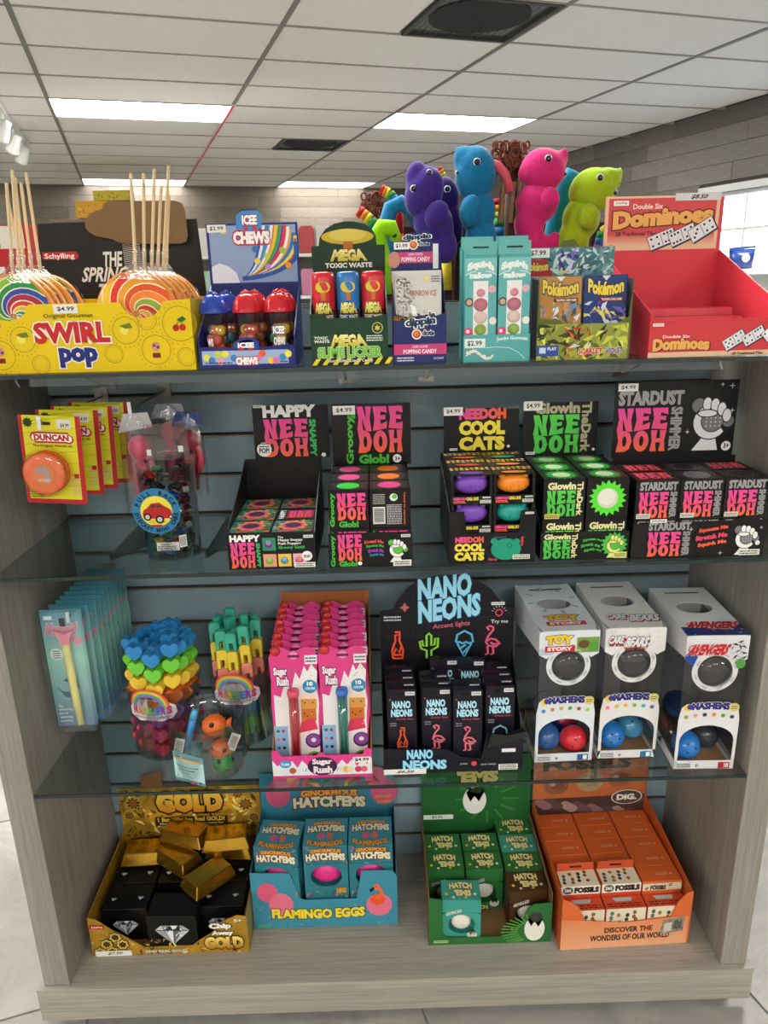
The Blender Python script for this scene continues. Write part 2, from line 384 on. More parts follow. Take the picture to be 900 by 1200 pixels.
# track lights at the upper left
t = thing('track_light', 'white ceiling track with three spot lamps at the upper left', 'track light', (0, 0, CEIL))
MB().box(-1.045, 4.3, -.035, -.985, 6.75, 0).build('track', white, t)
for tt in (5.35, 5.9, 6.45):
    h = MB(); h.smooth = True
    Rm = Matrix.Translation((-1.015, tt, -.14))@Matrix.Rotation(.55, 4, 'Y')@Matrix.Rotation(.5, 4, 'X')
    h.lathe([(.0, .07), (.03, .07), (.034, .03), (.05, -.05), (.052, -.07), (.046, -.066), (.0, -.05)], n=16, M=Rm); o = h.build('lamp_head', white, t)
    MB().lathe([(0, -.064), (.044, -.064), (.044, -.06), (0, -.06)], n=16, M=Rm).build('bulb', mat('#fff0d8', .4, kind='lamp', emit=6.), o)
    MB().tube([(-1.015, tt, -.03), (-1.015, tt, -.09)], .012).build('stem', white, o)
rs(t)
# ================================================================== the display unit
HW, DEP, TP, YB, HB, XO = .6077, .3054, .0477, .0106, .0726, .0106
def laminate(nm, vertical, dark='#7d7771', light='#a09a91'):
    m = bpy.data.materials.new(nm); m.use_nodes = True; nt = m.node_tree; N = nt.nodes; L = nt.links; b = N['Principled BSDF']; b.inputs['Roughness'].default_value = .5
    tc = N.new('ShaderNodeTexCoord'); mp = N.new('ShaderNodeMapping'); L.new(tc.outputs['Object'], mp.inputs[0])
    mp.inputs['Scale'].default_value = (1, 1, .03) if vertical else (.03, 1, 1)
    n = N.new('ShaderNodeTexNoise'); n.inputs['Scale'].default_value = 230; n.inputs['Detail'].default_value = 5; n.inputs['Roughness'].default_value = .7; L.new(mp.outputs[0], n.inputs[0])
    n2 = N.new('ShaderNodeTexNoise'); n2.inputs['Scale'].default_value = 25; L.new(mp.outputs[0], n2.inputs[0])
    ad = N.new('ShaderNodeMix'); ad.data_type = 'FLOAT'; ad.inputs[0].default_value = .3; L.new(n.outputs[0], ad.inputs[2]); L.new(n2.outputs[0], ad.inputs[3])
    c = N.new('ShaderNodeValToRGB'); c.color_ramp.elements[0].position = .36; c.color_ramp.elements[0].color = lin(dark); c.color_ramp.elements[1].position = .64; c.color_ramp.elements[1].color = lin(light)
    L.new(ad.outputs[0], c.inputs[0]); L.new(c.outputs[0], b.inputs['Base Color'])
    bp = N.new('ShaderNodeBump'); bp.inputs['Strength'].default_value = .15; bp.inputs['Distance'].default_value = .0005; L.new(ad.outputs[0], bp.inputs['Height']); L.new(bp.outputs[0], b.inputs['Normal'])
    return m
lamV, lamH = laminate('laminate_upright', True), laminate('laminate_flat', False, '#8a847c', '#aea79d')
PT = Z1-.006
unit = thing('display_unit', 'grey wood-grain display unit with slatted back that holds all the toys', 'shelving unit')
H = HW+TP
base = MB().box(-H-XO, 0-YB, -HB, H+XO, -YB+.018, -.003).build('kick_board', lamH, unit, bevel=.001)
MB().box(-H-XO, -YB, -.003, H+XO, DEP+.30, 0).build('deck', lamH, unit)
MB().box(-H+.01, .02, FLOOR, H-.01, DEP+.25, -.004).build('plinth', mat('#3d3a37', .7, kind='plinth'), unit)
MB().box(-H, 0, .0005, -HW, DEP+.29, PT-.003).build('side_panel', lamV, unit, bevel=.001)
MB().box(HW, 0, .0005, H, DEP+.29, PT-.003).build('side_panel', lamV, unit, bevel=.001)
slat_m = mat('#8499a4', .3, kind='slat', scale=3, var=.04)
MB().box(-HW+.0005, DEP+.012, .001, HW-.0005, DEP+.03, 1.2).build('back_board', mat('#33383a', .7, kind='board'), unit)
gz = .1319-.0762
z0 = .001; k = 0
zs = []
while gz < 1.2: zs.append(gz); gz += .0762
alu = mat('#8d8880', .45, .5, kind='aluminium', var=.03)
for a, b in zip([.001]+[z+.0045 for z in zs], [z-.0045 for z in zs]+[1.203]):
    if b-a > .01: MB().box(-HW+.0005, DEP, a, HW-.0005, DEP+.012, b).build('slat', slat_m, unit, bevel=.0008)
for z in zs:
    MB().box(-HW+.0005, DEP-.0004, z-.0044, HW-.0005, DEP+.0118, z-.0012).build('groove_lip', alu, unit)
glass = clear_mat('shelf_glass', (.80, .86, .85), gloss=.18, fac=1.45)
gedge = mat('#1d2b2a', .15, kind='glass_edge', var=.02)
def shelf(z, x0, x1, lb, d=DEP-.002, splits=()):
    t = thing('glass_shelf', lb, 'shelf', (0, 0, z))
    MB().box(x0, .0015, -.006, x1, d, 0).build('pane', glass, t)
    MB().box(x0, -.0006, -.006, x1, .0014, -.0002).build('polished_edge', gedge, t)
    return t
shelf(Z1, -H-.02, H+.02, 'top glass shelf that carries the yellow lollipop box and card displays')
shelf(Z2, -HW+.0015, HW-.0015, 'middle glass shelf under the black squeeze ball boxes')
s3 = shelf(Z3, -HW+.0015, HW-.0015, 'lowest glass shelf above the gold and green egg boxes')
steel = mat('#8f8f8a', .35, .9, kind='steel', var=.05); dark = mat('#1b1d1f', .45, .3, kind='dark_metal')
def bracket(x, z, lb, m, d=.27):
    t = thing('shelf_bracket', lb, 'bracket', (x, DEP, z-.0065))
    MB().prism([(-.003, -.05), (-.003, 0), (-d, 0), (-d, -.008), (-.02, -.05)], -.002, .002, 'yz').build('arm', m, t)
    MB().box(-.014, -.0035, -.058, .014, -.0005, -.002).build('mount_plate', steel, t)
for x, w_ in ((-.495, 'over the yo-yo packs'), (-.062, 'left of the two centre ones'), (.085, 'right of the two centre ones'), (.44, 'over the silver fist card')):
    bracket(x, Z1, 'metal bracket under the top shelf, '+w_, steel, .16)
for x, w_ in ((-.46, 'left of the car tub'), (-.3, 'right of the car tub'), (.43, 'near the right side')):
    bracket(x, Z2, 'dark blade bracket under the middle shelf, '+w_, dark, .2)
for x, w_ in ((-.27, 'beside the pink pens'), (.31, 'beside the tall egg boxes')):
    bracket(x, Z3, 'blade bracket under the lowest shelf, '+w_, steel, .2)
# clear lipped rail hung under the top shelf
a = at(20, 447, .12); b_ = at(846, 425, .12)
t = thing('clear_rail', 'clear plastic rail with bright rounded ends under the top shelf', 'rail', (0, .12, Z1-.0085))
MB().box(a.x, 0, -.024, b_.x, .002, 0).build('strip', clear_mat('rail_plastic', (.55, .62, .66), gloss=.3), t)
for x in (a.x, b_.x): 
    MB().tube([(x, .001, -.001), (x-.002, .001, -.008), (x-.002, .001, -.016), (x+.002, .001, -.024)], .0012, n=6).build('end_cap', mat('#e4e6e6', .2, kind='cap'), t)
# ================================================================== box builders
def card(c, rough=.42): return mat(c, rough, kind='card', spec=.28, scale=12, var=.02)
def dbox(name, label, x0, x1, yf, yb, z, fh, hz0, hz1, body, front=None, header=None, contour=None, hcont=None, inner=None, rz=0., sideh=None, hx=None, cat='display box', group=None, th=.0016, tint=None, side_print=None, hn='header_card'):
    w = x1-x0; d = yb-yf; h = w/2; z += .0004
    t = thing(name, label, cat, ((x0+x1)/2, yf, z), rz, group); hz0 -= z; hz1 -= z
    inner = inner or body; a, b = hx or (-h, h)
    MB().box(-h+th, th, 0, h-th, d-th, th).build('tray_base', card(inner), t)
    cont = contour or [(0, fh), (1, fh)]
    pts = [(-h, 0), (h, 0)]+[(-h+u*w, zz) for u, zz in reversed(cont)]
    fp = MB().prism(pts, 0, th).build('front_panel', card(body), t)
    if front: front.build('printed_front', fp, FRONT(-h, 0, 0))
    s0, s1 = sideh or (cont[0][1], hz0)
    for sx in (-1, 1):
        sp = MB().prism([(th, 0), (d-th, 0), (d-th, s1), (th, s0)], -th, 0, 'yz', Matrix.Translation((sx*h if sx > 0 else -h+th, 0, 0))).build('side_panel', card(inner), t)
    lo = [(-h+.001, 0), (h-.001, 0), (h-.001, hz0)] if (a > -h+.002 or b < h-.002) else [(a, 0), (b, 0)]
    hp = lo+([(a+u*(b-a), hz0+v*(hz1-hz0)) for u, v in reversed(hcont)] if hcont else [(b, hz0), (b, hz1), (a, hz1)])+([(a, hz0), (-h+.001, hz0)] if len(lo) == 3 else [])
    hc = MB().prism(hp, d-th, d).build(hn, card(tint or body), t)
    if header: header.build('printed_header', hc, FRONT(a, d-th, hz0))
    return t
def carton(name, label, cat, w, d, h, m, pr=None, loc=(0,0,0), rz=0., group=None, bevel=.0006, body=None, rx=0.):
    b = MB().box(-w/2, 0, 0, w/2, d, h) if body is None else body
    o = b.build(name, m, None, bevel=bevel); tag(o, label, cat, group); o.location = loc; o.rotation_euler = (rx, 0, rz)
    for k, P in (pr or {}).items():
        Mx = {'front': FRONT(-w/2, 0, 0), 'top': TOP(-w/2, 0, h), 'left': frame((-w/2, d, 0), (0,-1,0), (0,0,1)), 'right': frame((w/2, 0, 0), (0,1,0), (0,0,1)), 'back': frame((w/2, d, 0), (-1,0,0), (0,0,1))}[k]
        P.build('printed_'+k, o, Mx)
    return o
def PF(w, h, bg=None):
    P = Print(w, h)
    if bg: P.rect(0, 0, 1, 1, bg)
    return P
# ================================================================== TOP SHELF
# ---- yellow lollipop box
W_, Hh = .337, .096
P = PF(W_, Hh)
X = lambda x: (x+135)/970; Y = lambda y: (1000-y)/315
for cx, cy, r in ((25,775,35),(140,845,52),(40,915,60),(200,960,38),(565,815,55),(655,770,40),(680,905,60),(785,790,70),(800,940,38),(505,920,38),(-80,820,50),(-70,930,40)):
    P.ring(X(cx), Y(cy), r/970, .003, '#a8901a')
    if r > 45:
        for i in range(22): P.circ(X(cx)+(r+12)/970*math.cos(i*.285), Y(cy)+(r+12)/970*W_/Hh*math.sin(i*.285), .0022, '#7a6a10', n=6)
    else: P.ring(X(cx), Y(cy), (r-9)/970, .002, '#c2a81c')
for cx, cy in ((140,845),(565,815)): P.circ(X(cx-6), Y(cy), .018, '#e9df5a'); P.poly([(X(cx-25),Y(cy-22)),(X(cx+20),Y(cy-34)),(X(cx+28),Y(cy-12)),(X(cx),Y(cy-8))], '#6f7a1e')
for cx, cy in ((40,915),(680,905)):
    P.circ(X(cx), Y(cy-16), .018, '#c98a86'); P.rect(X(cx-16), Y(cy+36), X(cx+16), Y(cy+14), '#7d1c22'); P.circ(X(cx-6), Y(cy-20), .006, '#8b2a34'); P.circ(X(cx+8), Y(cy-12), .006, '#44306a')
P.circ(X(770), Y(808), .0135, '#b01a24'); P.circ(X(797), Y(806), .0135, '#c01c28'); P.poly([(X(775),Y(772)),(X(800),Y(756)),(X(815),Y(770)),(X(795),Y(784))], '#1f6a2a'); P.line([(X(772),Y(795)),(X(790),Y(772)),(X(796),Y(795))], .003, '#1f5a24')
P.text('Original Gourmet', X(240), Y(757), X(440), Y(733), '#2b2415', .012)
P.text('SWIRL', X(190), Y(867), X(500), Y(770), '#c4202c', .05, out='#f4ecd8', ow=.05)
P.text('pop', X(280), Y(978), X(440), Y(885), '#1e2a7a', .06, out='#f4ecd8', ow=.05)
P.rect(X(285), Y(733), X(382), Y(693), '#e9e9e4'); P.text('$4.99', X(300), Y(724), X(368), Y(702), '#151515', .02)
fhh = lambda y: Y(y)*Hh
def scoop(c): return [(X(c-90), fhh(690)), (X(c-70), fhh(728)), (X(c-40), fhh(754)), (X(c), fhh(762)), (X(c+40), fhh(754)), (X(c+70), fhh(728)), (X(c+88), fhh(690))]
cont = [(0, fhh(683))]+scoop(95)+scoop(640)+[(1, fhh(680))]
dbox('lollipop_display_box', 'yellow cardboard box with red and navy lettering at the left of the top shelf', -.600, -.263, .012, .20, Z1, Hh, Z1+Hh, Z1+Hh+.001, '#e6c600', P, contour=cont, inner='#c8aa10', rz=-.03)
MB().box(-.150, .010, .003, .150, .170, .0195).build('insert_riser', card('#c8aa10'), [o for o in bpy.data.objects if o.name == 'lollipop_display_box'][0])
def lolly_print(cols, seed):
    r = random.Random(seed); P = Print(1, 1); n = len(cols); K = 16; TW = 3.0
    for i in range(n):
        a0 = 2*PI*i/n; vs = []
        for k in range(K+1):
            rad = .06+.94*k/K; tw = TW*(1-rad)
            vs += [(math.cos(a0+tw)*rad, math.sin(a0+tw)*rad), (math.cos(a0+2*PI/n+tw)*rad, math.sin(a0+2*PI/n+tw)*rad), ]
        P.add(vs, [(2*k, 2*k+1, 2*k+3, 2*k+2) for k in range(K)], cols[i])
        P.line([(math.cos(a0+TW*(1-q))*q, math.sin(a0+TW*(1-q))*q) for q in [.08+.9*j/12 for j in range(13)]], .03, '#f2e6c8')
    return P
wrapper = clear_mat('crinkled_wrapper', (.95, .95, .95), gloss=.5, rough=.12, bump=.9, scale=90)
wood = mat('#d9c196', .7, kind='stick', scale=60, var=.06, stretch=(1, 1, .1)); candy = mat('#d88a3a', .2, kind='candy')
def lolly(label, cols, loc, rot, group=None, word=None):
    r = .0585; t = thing('swirl_lollipop', label, 'lollipop', loc, group=group); t.rotation_euler = rot
    m = MB(); m.smooth = True; m.lathe([(0, -.006), (r-.006, -.006), (r-.001, -.003), (r, 0), (r-.001, .003), (r-.006, .006), (0, .006)], n=36, M=Matrix.Translation((0, 0, r))@Matrix.Rotation(PI/2, 4, 'X'))
    d = m.build('candy_disc', candy, t)
    for k, sgn in (('printed_swirl', -1),):
        lp = lolly_print(cols, 3); Mx = Matrix.Translation((0, -.0062, r))@frame((0,0,0), (1,0,0), (0,0,1))@Matrix.Scale((r-.003), 4)
        if word: lp.text(word, -.6, -.5, .6, -.12, '#b01c22', .05, out='#f0c8a0')
        lp.build(k, d, Mx, rough=.25)
    MB().tube([(0, 0, 2*r-.03), (0, 0, 2*r+.130+.022*math.sin(loc[1]*190))], .0024, n=8).build('stick', wood, t)
    m = MB(); m.smooth = True
    m.lathe([(r+.002, -.001), (r+.0015, -.009), (r*.5, -.0105), (0, -.0112)], n=28, M=Matrix.Translation((0, 0, r))@Matrix.Rotation(-PI/2, 4, 'X')@Matrix.Scale(-1, 4, (0,0,1)))
    m.lathe([(.004, 2*r+.03), (.0035, 2*r+.012), (.012, 2*r+.001), (.03, 2*r-.012)], n=10)
    m.build('wrapper', wrapper, t)
    return t
RB = ['#2a4fa8', '#2f8f4f', '#8cc23c', '#f0d83a', '#e8722a', '#cf2436', '#d8d0c0', '#2a7ab8', '#2f9a5a', '#e8c22a', '#d8402a', '#a8264a']
OR = ['#e8581e', '#f0a42a', '#e83a22', '#f2c83a', '#b8c43a', '#ea6a24', '#f0b83c', '#d8302a', '#8fae3c', '#f08a2c']
YR = ['#e8b828', '#d43a2c', '#f0d848', '#7ab03c', '#e8742a', '#c82c3a', '#f0e0a0']
for i, (x, y, ry, cols, lb) in enumerate(((-.515, .030, .08, RB, 'front rainbow swirl lollipop at the left, blue green and red bands'), (-.510, .048, .07, YR, 'second lollipop of the left bunch, stick just right of the longest'),
    (-.502, .066, .03, RB, 'middle lollipop of the left bunch, mostly hidden behind others'), (-.488, .084, .0, YR, 'fourth lollipop of the left bunch, yellow rim showing'), (-.470, .102, -.03, RB, 'rearmost lollipop of the left bunch, rim at far right'), (-.528, .120, -.10, OR, 'lollipop whose stick leans out of the picture at the left edge'))):
    lolly(lb, cols, (-.522+.45*(x+.515), y, Z1+.0202), (-.04-.01*i, ry, 0), 'swirl lollipops in the yellow box')
for i, (x, y, ry, cols, lb) in enumerate(((-.342, .032, .06, OR, 'front orange and red swirl lollipop of the right bunch'), (-.338, .050, .10, OR, 'second orange swirl lollipop of the right bunch, stick near the middle'),
    (-.334, .068, .13, YR, 'third lollipop of the right bunch, yellow band at the rim'), (-.329, .086, .14, OR, 'fourth lollipop of the right bunch, stick leaning right'), (-.325, .104, .15, RB, 'fifth lollipop of the right bunch, rainbow rim at the back'), (-.321, .122, .13, YR, 'rearmost lollipop of the right bunch, shortest stick'))):
    lolly(lb, cols, (-.348+.45*(x+.342), y, Z1+.0202), (-.03-.008*i, ry, 0), 'swirl lollipops in the yellow box', 'swirl' if i == 0 else None)
# ---- black SPRING display and its kraft card
P = PF(.30, .135)
def XS(px): return (px-55)/190
def YS(py): return (352-py)/92
P.poly([(XS(58), YS(302.5)), (XS(93), YS(302.5)), (XS(95), YS(300)), (XS(95), YS(297)), (XS(93), YS(294.5)), (XS(58), YS(294.5))], '#b81f2c'); P.text('Schylling', XS(60), YS(303), XS(91), YS(296), '#f0f0ee', .02)
P.text('THE', XS(120), YS(311.5), XS(140), YS(295.5), '#e8e8e2', .03, shear=.1)
P.text('SPRING', XS(97), YS(327.5), XS(144), YS(311.5), '#e8e8e2', .03, shear=.1)
P.text('THING', XS(111), YS(346), XS(150), YS(329.5), '#e8e8e2', .03, shear=.1)
for i in range(16): P.line([(XS(142), YS(287+i*2)), (XS(151), YS(285.5+i*2)), (XS(160), YS(287+i*2))], .004, '#c4c4c0')
P.line([(0, .12), (1, .12)], .003, '#303030')
a, b = at(55, 345, .25), at(245, 345, .25)
t = thing('toy_display_box', 'black card display with white hand-drawn lettering behind the lollipops', 'display box', ((a.x+b.x)/2, .235, Z1)); hw = (b.x-a.x)/2
MB().box(-hw, 0, .0004, hw, .055, .08).build('box_body', card('#161514'), t)
hc = MB().prism([(-hw-.004, .081), (hw, .081), (hw-.006, .217), (-hw+.008, .215)], .0, .002).build('header_card', card('#161514'), t); P.build('printed_header', hc, frame((-hw+.004, -.0, .087), (1,0,0), (0,0,1)))
pts = [(99,262),(100.5,256),(105,250.5),(111,247),(119,245),(121,239),(127,235.5),(205,235),(213,238),(216.5,246),(219.5,275),(218,283),(212,285.5),(146,285.5),(138,284),(131,280),(122,278.5),(112,276.5),(104,272),(100,267)]
q = [at(u, v, .22) for u, v in pts]
MB().prism([(p.x-(a.x+b.x)/2, p.z-Z1) for p in q], -.014, -.012).build('die_cut_card', mat('#7d6344', .8, kind='kraft', scale=50, var=.05), t)
MB().box(.0, -.012, .185, .05, .0, .20).build('card_tab', mat('#7d6344', .8, kind='kraft', scale=50, var=.05), t)
# red display far left
a, b = at(-40, 340, .24), at(46, 340, .24); P = PF(b.x-a.x-.004, .14, '#b41a22')
P.rect(.45, .75, .95, 1, '#d8d8d4'); P.rect(.5, .0, .62, .55, '#e8e8e4')
for i in range(16): P.circ(.66+.09*(i % 4), .1+.12*(i//4), .035, ['#3a2a28', '#d8d0c8', '#6a1c20', '#8f8c88'][i*7 % 4], n=8)
P.circ(.56, .78, .06, '#b8b070'); P.circ(.56, .78, .035, '#2a2a28')
carton('toy_display_box', 'red card display at the left edge behind the lollipop sticks', 'display box', b.x-a.x-.004, .06, .215, card('#a51a20'), None, ((a.x+b.x)/2-.004, .24, Z1+.0004))
P.build('printed_front', bpy.data.objects['toy_display_box.001'] if 'toy_display_box.001' in bpy.data.objects else None, FRONT(-(b.x-a.x-.004)/2, 0, .073))
# ---- blue chews box with cups
P = PF(.136, .029, '#1d2a72')
P.rect(.03, .2, .93, .86, '#9fb6dc')
for cx, cy, c in ((.08,.55,'#e8e04a'),(.13,.4,'#3a80c8'),(.2,.75,'#c8d040'),(.27,.7,'#f0e040'),(.36,.5,'#3a80c8'),(.66,.72,'#e85a3a'),(.62,.5,'#e878a8'),(.75,.35,'#f0c030'),(.8,.35,'#e878a8'),(.87,.5,'#3a90d0'),(.93,.65,'#f0e848'),(.22,.35,'#e8a0b0')): P.circ(cx, min(cy, .7), .036, c)
P.fine(.06, .22, .34, .34, 1, '#1c2050'); P.fine(.84, .22, .92, .34, 1, '#1c2050')
P.poly([(.36,.95),(.38,1.25),(.44,1.42),(.58,1.42),(.63,1.25),(.63,.95)], '#24409a'); P.poly([(.4,1.0),(.42,1.25),(.47,1.36),(.56,1.36),(.59,1.22),(.58,1.0)], '#3a8ad0')
P.rect(.42, .84, .47, 1.2, '#c83040'); P.rect(.52, .84, .57, 1.2, '#c83040')
P.text('ICEE', .41, .98, .58, 1.24, '#ffffff', .06, out='#203070', ow=.05)
P.text('CHEWS', .38, .16, .61, .54, '#ffffff', .07, out='#c42436', ow=.09)
Q = PF(.138, .088, '#20307c'); Q.rect(.03, .03, .975, .965, '#8ea6cc')
for i, c in enumerate(('#2a62b0','#e8ecf4','#2a80c4','#3a9ad0','#f0f0f8','#e0742a','#e8c83a','#3aa050','#7a3a9a','#d8384a','#f4f0e0','#e8a02a','#2a78c0','#e8d84a','#c83a3a','#2a5aa8')):
    q = i/15; xe = .60+.42*q; pts = [(.34+.02*q+(xe-.34)*math.sin(k_*PI/18), .08+.02*q+(1.0-.75*max(0, q-.45))*(1-math.cos(k_*PI/18))) for k_ in range(10)]
    Q.line([(min(x, .968), min(y, .955)) for x, y in pts], .045-.012*(i % 3), c)
for cx, cy, c in ((.19,.88,'#e8d050'),(.52,.58,'#3a78c0'),(.54,.38,'#f0d850'),(.65,.28,'#c090d0'),(.65,.46,'#c8d84a'),(.82,.55,'#98c848'),(.88,.3,'#e89a30')): Q.circ(cx, cy, .034, c)
Q.poly([(.03,.03),(.03,.3),(.12,.36),(.22,.3),(.3,.2),(.33,.03)], '#dfe6f2')
Q.text('CHEWS', .29, .66, .69, .87, '#ffffff', .07, out='#c42436', ow=.1)
Q.poly([(.33,.9),(.34,1.12),(.4,1.2),(.57,1.2),(.62,1.12),(.61,.92),(.5,.86)], '#4a8acc'); Q.rect(.42, .88, .46, 1.1, '#c83040'); Q.rect(.51, .88, .55, 1.1, '#c83040')
Q.text('ICEE', .4, .97, .565, 1.13, '#ffffff', .06, out='#203070', ow=.05)
price(Q, .015, .86, .22, .985, '$2.99')
hc_ = [(0,1),(.33,1),(.34,1.12),(.4,1.22),(.57,1.22),(.62,1.12),(.62,1),(1,1)]
dbox('candy_display_box', 'dark blue candy box with a swirling blue header card', -.258, -.121, .010, .135, Z1, .029, 1.238, 1.326, '#1c2868', P, Q, contour=[(0,.045),(.02,.031),(.36,.029),(.38,.037),(.44,.042),(.58,.042),(.63,.037),(.63,.029),(.98,.031),(1,.045)], hcont=hc_, inner='#1f2f86')
cupc = clear_mat('clear_cup', (.96, .93, .92), gloss=.25, rough=.05)
def chew_cup(label, col, loc, seed, text=0):
    r = random.Random(seed); t = thing('candy_cup', label, 'candy cup', loc, group='candy cups in the blue box'); t.scale = (1, 1, 1.48)
    m = MB(); m.smooth = True; m.lathe([(0, .001), (.0145, .001), (.019, .05), (.0182, .05), (.0138, .0025), (0, .0025)], n=20); m.build('cup', cupc, t)
    lidm = clear_mat('lid_'+col.strip('#'), lin(col)[:3], gloss=.3, rough=.08, bump=.3)
    m = MB(); m.smooth = True; m.lathe([(.0205, .0502), (.0207, .0525), (.0195, .054), (.0185, .0590), (.0145, .0640), (.009, .067), (0, .068)], n=20); m.build('dome_lid', mat(col, .2, kind='lid', bump=.3, scale=90), t)
    m = MB(); m.smooth = True
    for i in range(16):
        a = r.uniform(0, 6.28); q = r.uniform(0, .008); m.ell((q*math.cos(a), q*math.sin(a), .0665+.003*(1-q/.008)), (.003, .003, .002), n=6, k=4)
    m.build('lid_knob', mat(col, .2, kind='lid', bump=.3, scale=90), t)
    gm = {}
    for i in range(15):
        c = ['#d8573a', '#2f8fc0', '#e8cc3a', '#e88a3c', '#3fa860', '#e06a4a'][r.randrange(6)]; a = i*2.4; lv = i//4; q = .0085 if i % 4 else .0
        if c not in gm:
            m = MB(); m.smooth = True; o = m.ell((0,0,0), (.0074, .0074, .0052), n=10, k=7).build('gumball', mat(c, .3, kind='gum'), t); gm[c] = o.data
        else: o = bpy.data.objects.new('gumball', gm[c]); COL.objects.link(o); o.parent = t
        o.location = (q*math.cos(a), q*math.sin(a), .0075+lv*.0088)
    P = Print(.02, .03)
    if text == 0: P.text('ICEE', .1, .6, .9, .85, '#ffffff', .05, out='#27408c', ow=.1); P.text('CHEWS', .1, .25, .9, .5, '#ffffff', .05)
    else: P.text('WS', 0, .25, .4, .5, '#ffffff', .05)
    P.build('printed_cup', t, frame((-.009, -.0155, .012), (1, 0, 0), (0, -.1, 1)))
    return t
for i, (x, y, c, lb) in enumerate(((-.237, .036, '#1f3fa8', 'blue domed candy cup at the left front of the dark blue candy box'), (-.190, .036, '#c81e2c', 'red domed candy cup in the middle front of the dark blue candy box'), (-.145, .036, '#c81e2c', 'red domed candy cup at the right front of the dark blue candy box'),
    (-.226, .082, '#1f3fa8', 'blue domed candy cup behind the left front cup'), (-.184, .082, '#c81e2c', 'red domed candy cup behind the middle front cup'), (-.143, .082, '#c81e2c', 'red domed candy cup behind the right front cup'))):
    chew_cup(lb, c, (x, y, Z1+.0022), i, 0 if i in (2,) else 1)
# ---- green MEGA box with three rollers
def mega(P, x0, y0, x1, y1): P.text('MEGA', x0, y0, x1, y1, lambda u, v: mix3('#c8b820', '#f4eea0', (v-y0)/(y1-y0)), .07, out='#0c2415', ow=.05, warp=lambda a, b: (.5+(a-.5)*(1-.24*b), b))
P = PF(.109, .066, '#143a24')
mega(P, .25, .40, .74, .66)
P.text('SLIME LICKER', .08, .17, .92, .40, '#7cc242', .05, out='#dff0c0', ow=.03)
P.text('TOXIC', .04, .565, .22, .625, '#f0f0e8', .03); P.text('WASTE', .04, .49, .24, .55, '#f0f0e8', .03)
P.fine(.72, .5, .93, .64, 3, '#dfe5d8')
P.rect(0, .02, 1, .155, '#15150f')
for i in range(8): P.poly([(i*.135+.0, .02), (i*.135+.06, .02), (i*.135+.12, .155), (i*.135+.06, .155)], '#e8d82a')
P.text('Sour Rolling Liquid Candy', .2, .06, .8, .14, '#f0f0e8', .02, out='#15150f')
P.circ(.865, .78, .075, '#2a3a20'); P.ring(.865, .78, .07, .008, '#d8d8a0'); P.star(.865, .78, .045, .02, 6, '#d8c82a')
Q = PF(.108, .066); Q.circ(.5, .68, .36, '#c8b430', ry=.16); Q.circ(.5, .72, .26, '#d8c858', ry=.13); Q.rect(.44, .4, .57, .58, '#b8682a')
mega(Q, .25, .16, .77, .42); Q.text('TOXIC WASTE', .18, .02, .83, .13, '#f0f0e8', .04)
dbox('candy_display_box', 'dark green candy box with yellow hazard stripes', -.0985, .0105, .010, .105, Z1, .066, 1.257, 1.323, '#123420', P, Q, contour=[(0,.072),(.2,.072),(.24,.058),(.75,.052),(.79,.066),(1,.07)],
     hcont=[(0,.45),(0,.5),(.1,.5),(.12,.68),(.2,.85),(.32,.96),(.45,1),(.58,1),(.72,.95),(.83,.83),(.88,.68),(.89,.5),(1,.5),(1,.45)], inner='#12301e')
for x, c, lb, d2 in ((-.079, '#c8202a', 'red roller candy bottle at the left of the green box', '#6a1220'), (-.044, '#1f72b8', 'blue roller candy bottle in the middle of the green box', '#183a68'), (-.009, '#c8202a', 'red roller candy bottle at the right of the green box', '#6a1220')):
    t = thing('roller_bottle', lb, 'candy bottle', (x, .034, Z1+.0022), group='roller candies in the green box')
    m = MB(); m.smooth = True; m.lathe([(0, 0), (.0155, 0), (.016, .002), (.016, .075), (0, .075)], n=28); bd = m.build('bottle', mat(d2, .3, kind='plastic'), t)
    m = MB(); m.smooth = True; m.lathe([(.0163, .075), (.0165, .118), (.0148, .125), (.009, .1265), (0, .1265)], n=28); m.build('cap', mat(c, .22, kind='plastic'), t)
    R_ = .0168
    pr = Print(.03, .06); pr.circ(.5, .9, .34, '#d8c83a', ry=.13); pr.rect(.42, .6, .6, .78, '#c8702a'); mega(pr, .08, .3, .92, .55); pr.text('TOXIC WASTE', .05, .18, .95, .27, '#f0f0e8', .03); pr.text('SLIME', .1, .02, .9, .15, '#7cc242', .04)
    o = pr.build('printed_label', bd, Matrix.Identity(4))
    for v in o.data.vertices:
        a = (v.co.x-.015)/.016; v.co = Vector(((R_+v.co.z)*math.sin(a), -(R_+v.co.z)*math.cos(a), v.co.y+.052))
# ---- popping candy box
def dots(P, cx, cy, s, dark='#1c3a5c'):
    P.text('dippin', cx-.26*s, cy, cx+.28*s, cy+.2*s, dark, .05, out='#f4f4ee', ow=.09, warp=lambda a, b: (a, b+.25*a))
    P.text('dots', cx+.04*s, cy-.14*s, cx+.25*s, cy-.03*s, dark, .05, out='#f4f4ee', ow=.09)
    P.circ(cx-.06*s, cy-.11*s, .09*s, '#f4f4ee'); P.circ(cx-.06*s, cy-.11*s, .072*s, '#c4602a'); P.circ(cx-.07*s, cy-.09*s, .04*s, '#e0863c')
P = PF(.0745, .066, '#1f2a66'); P.rect(0, .2, 1, .42, '#c8407c'); P.text('POPPING CANDY', .18, .22, .82, .31, '#f0e8ee', .03); P.text('CANDY COATED', .35, .34, .65, .39, '#f0d8e4', .02)
dots(P, .5, .74, 1.05); P.fine(.06, .05, .38, .16, 2, '#e0e0ec'); P.text('36 COUNT', .76, .09, .95, .14, '#e0e0ec', .02)
r_ = random.Random(4)
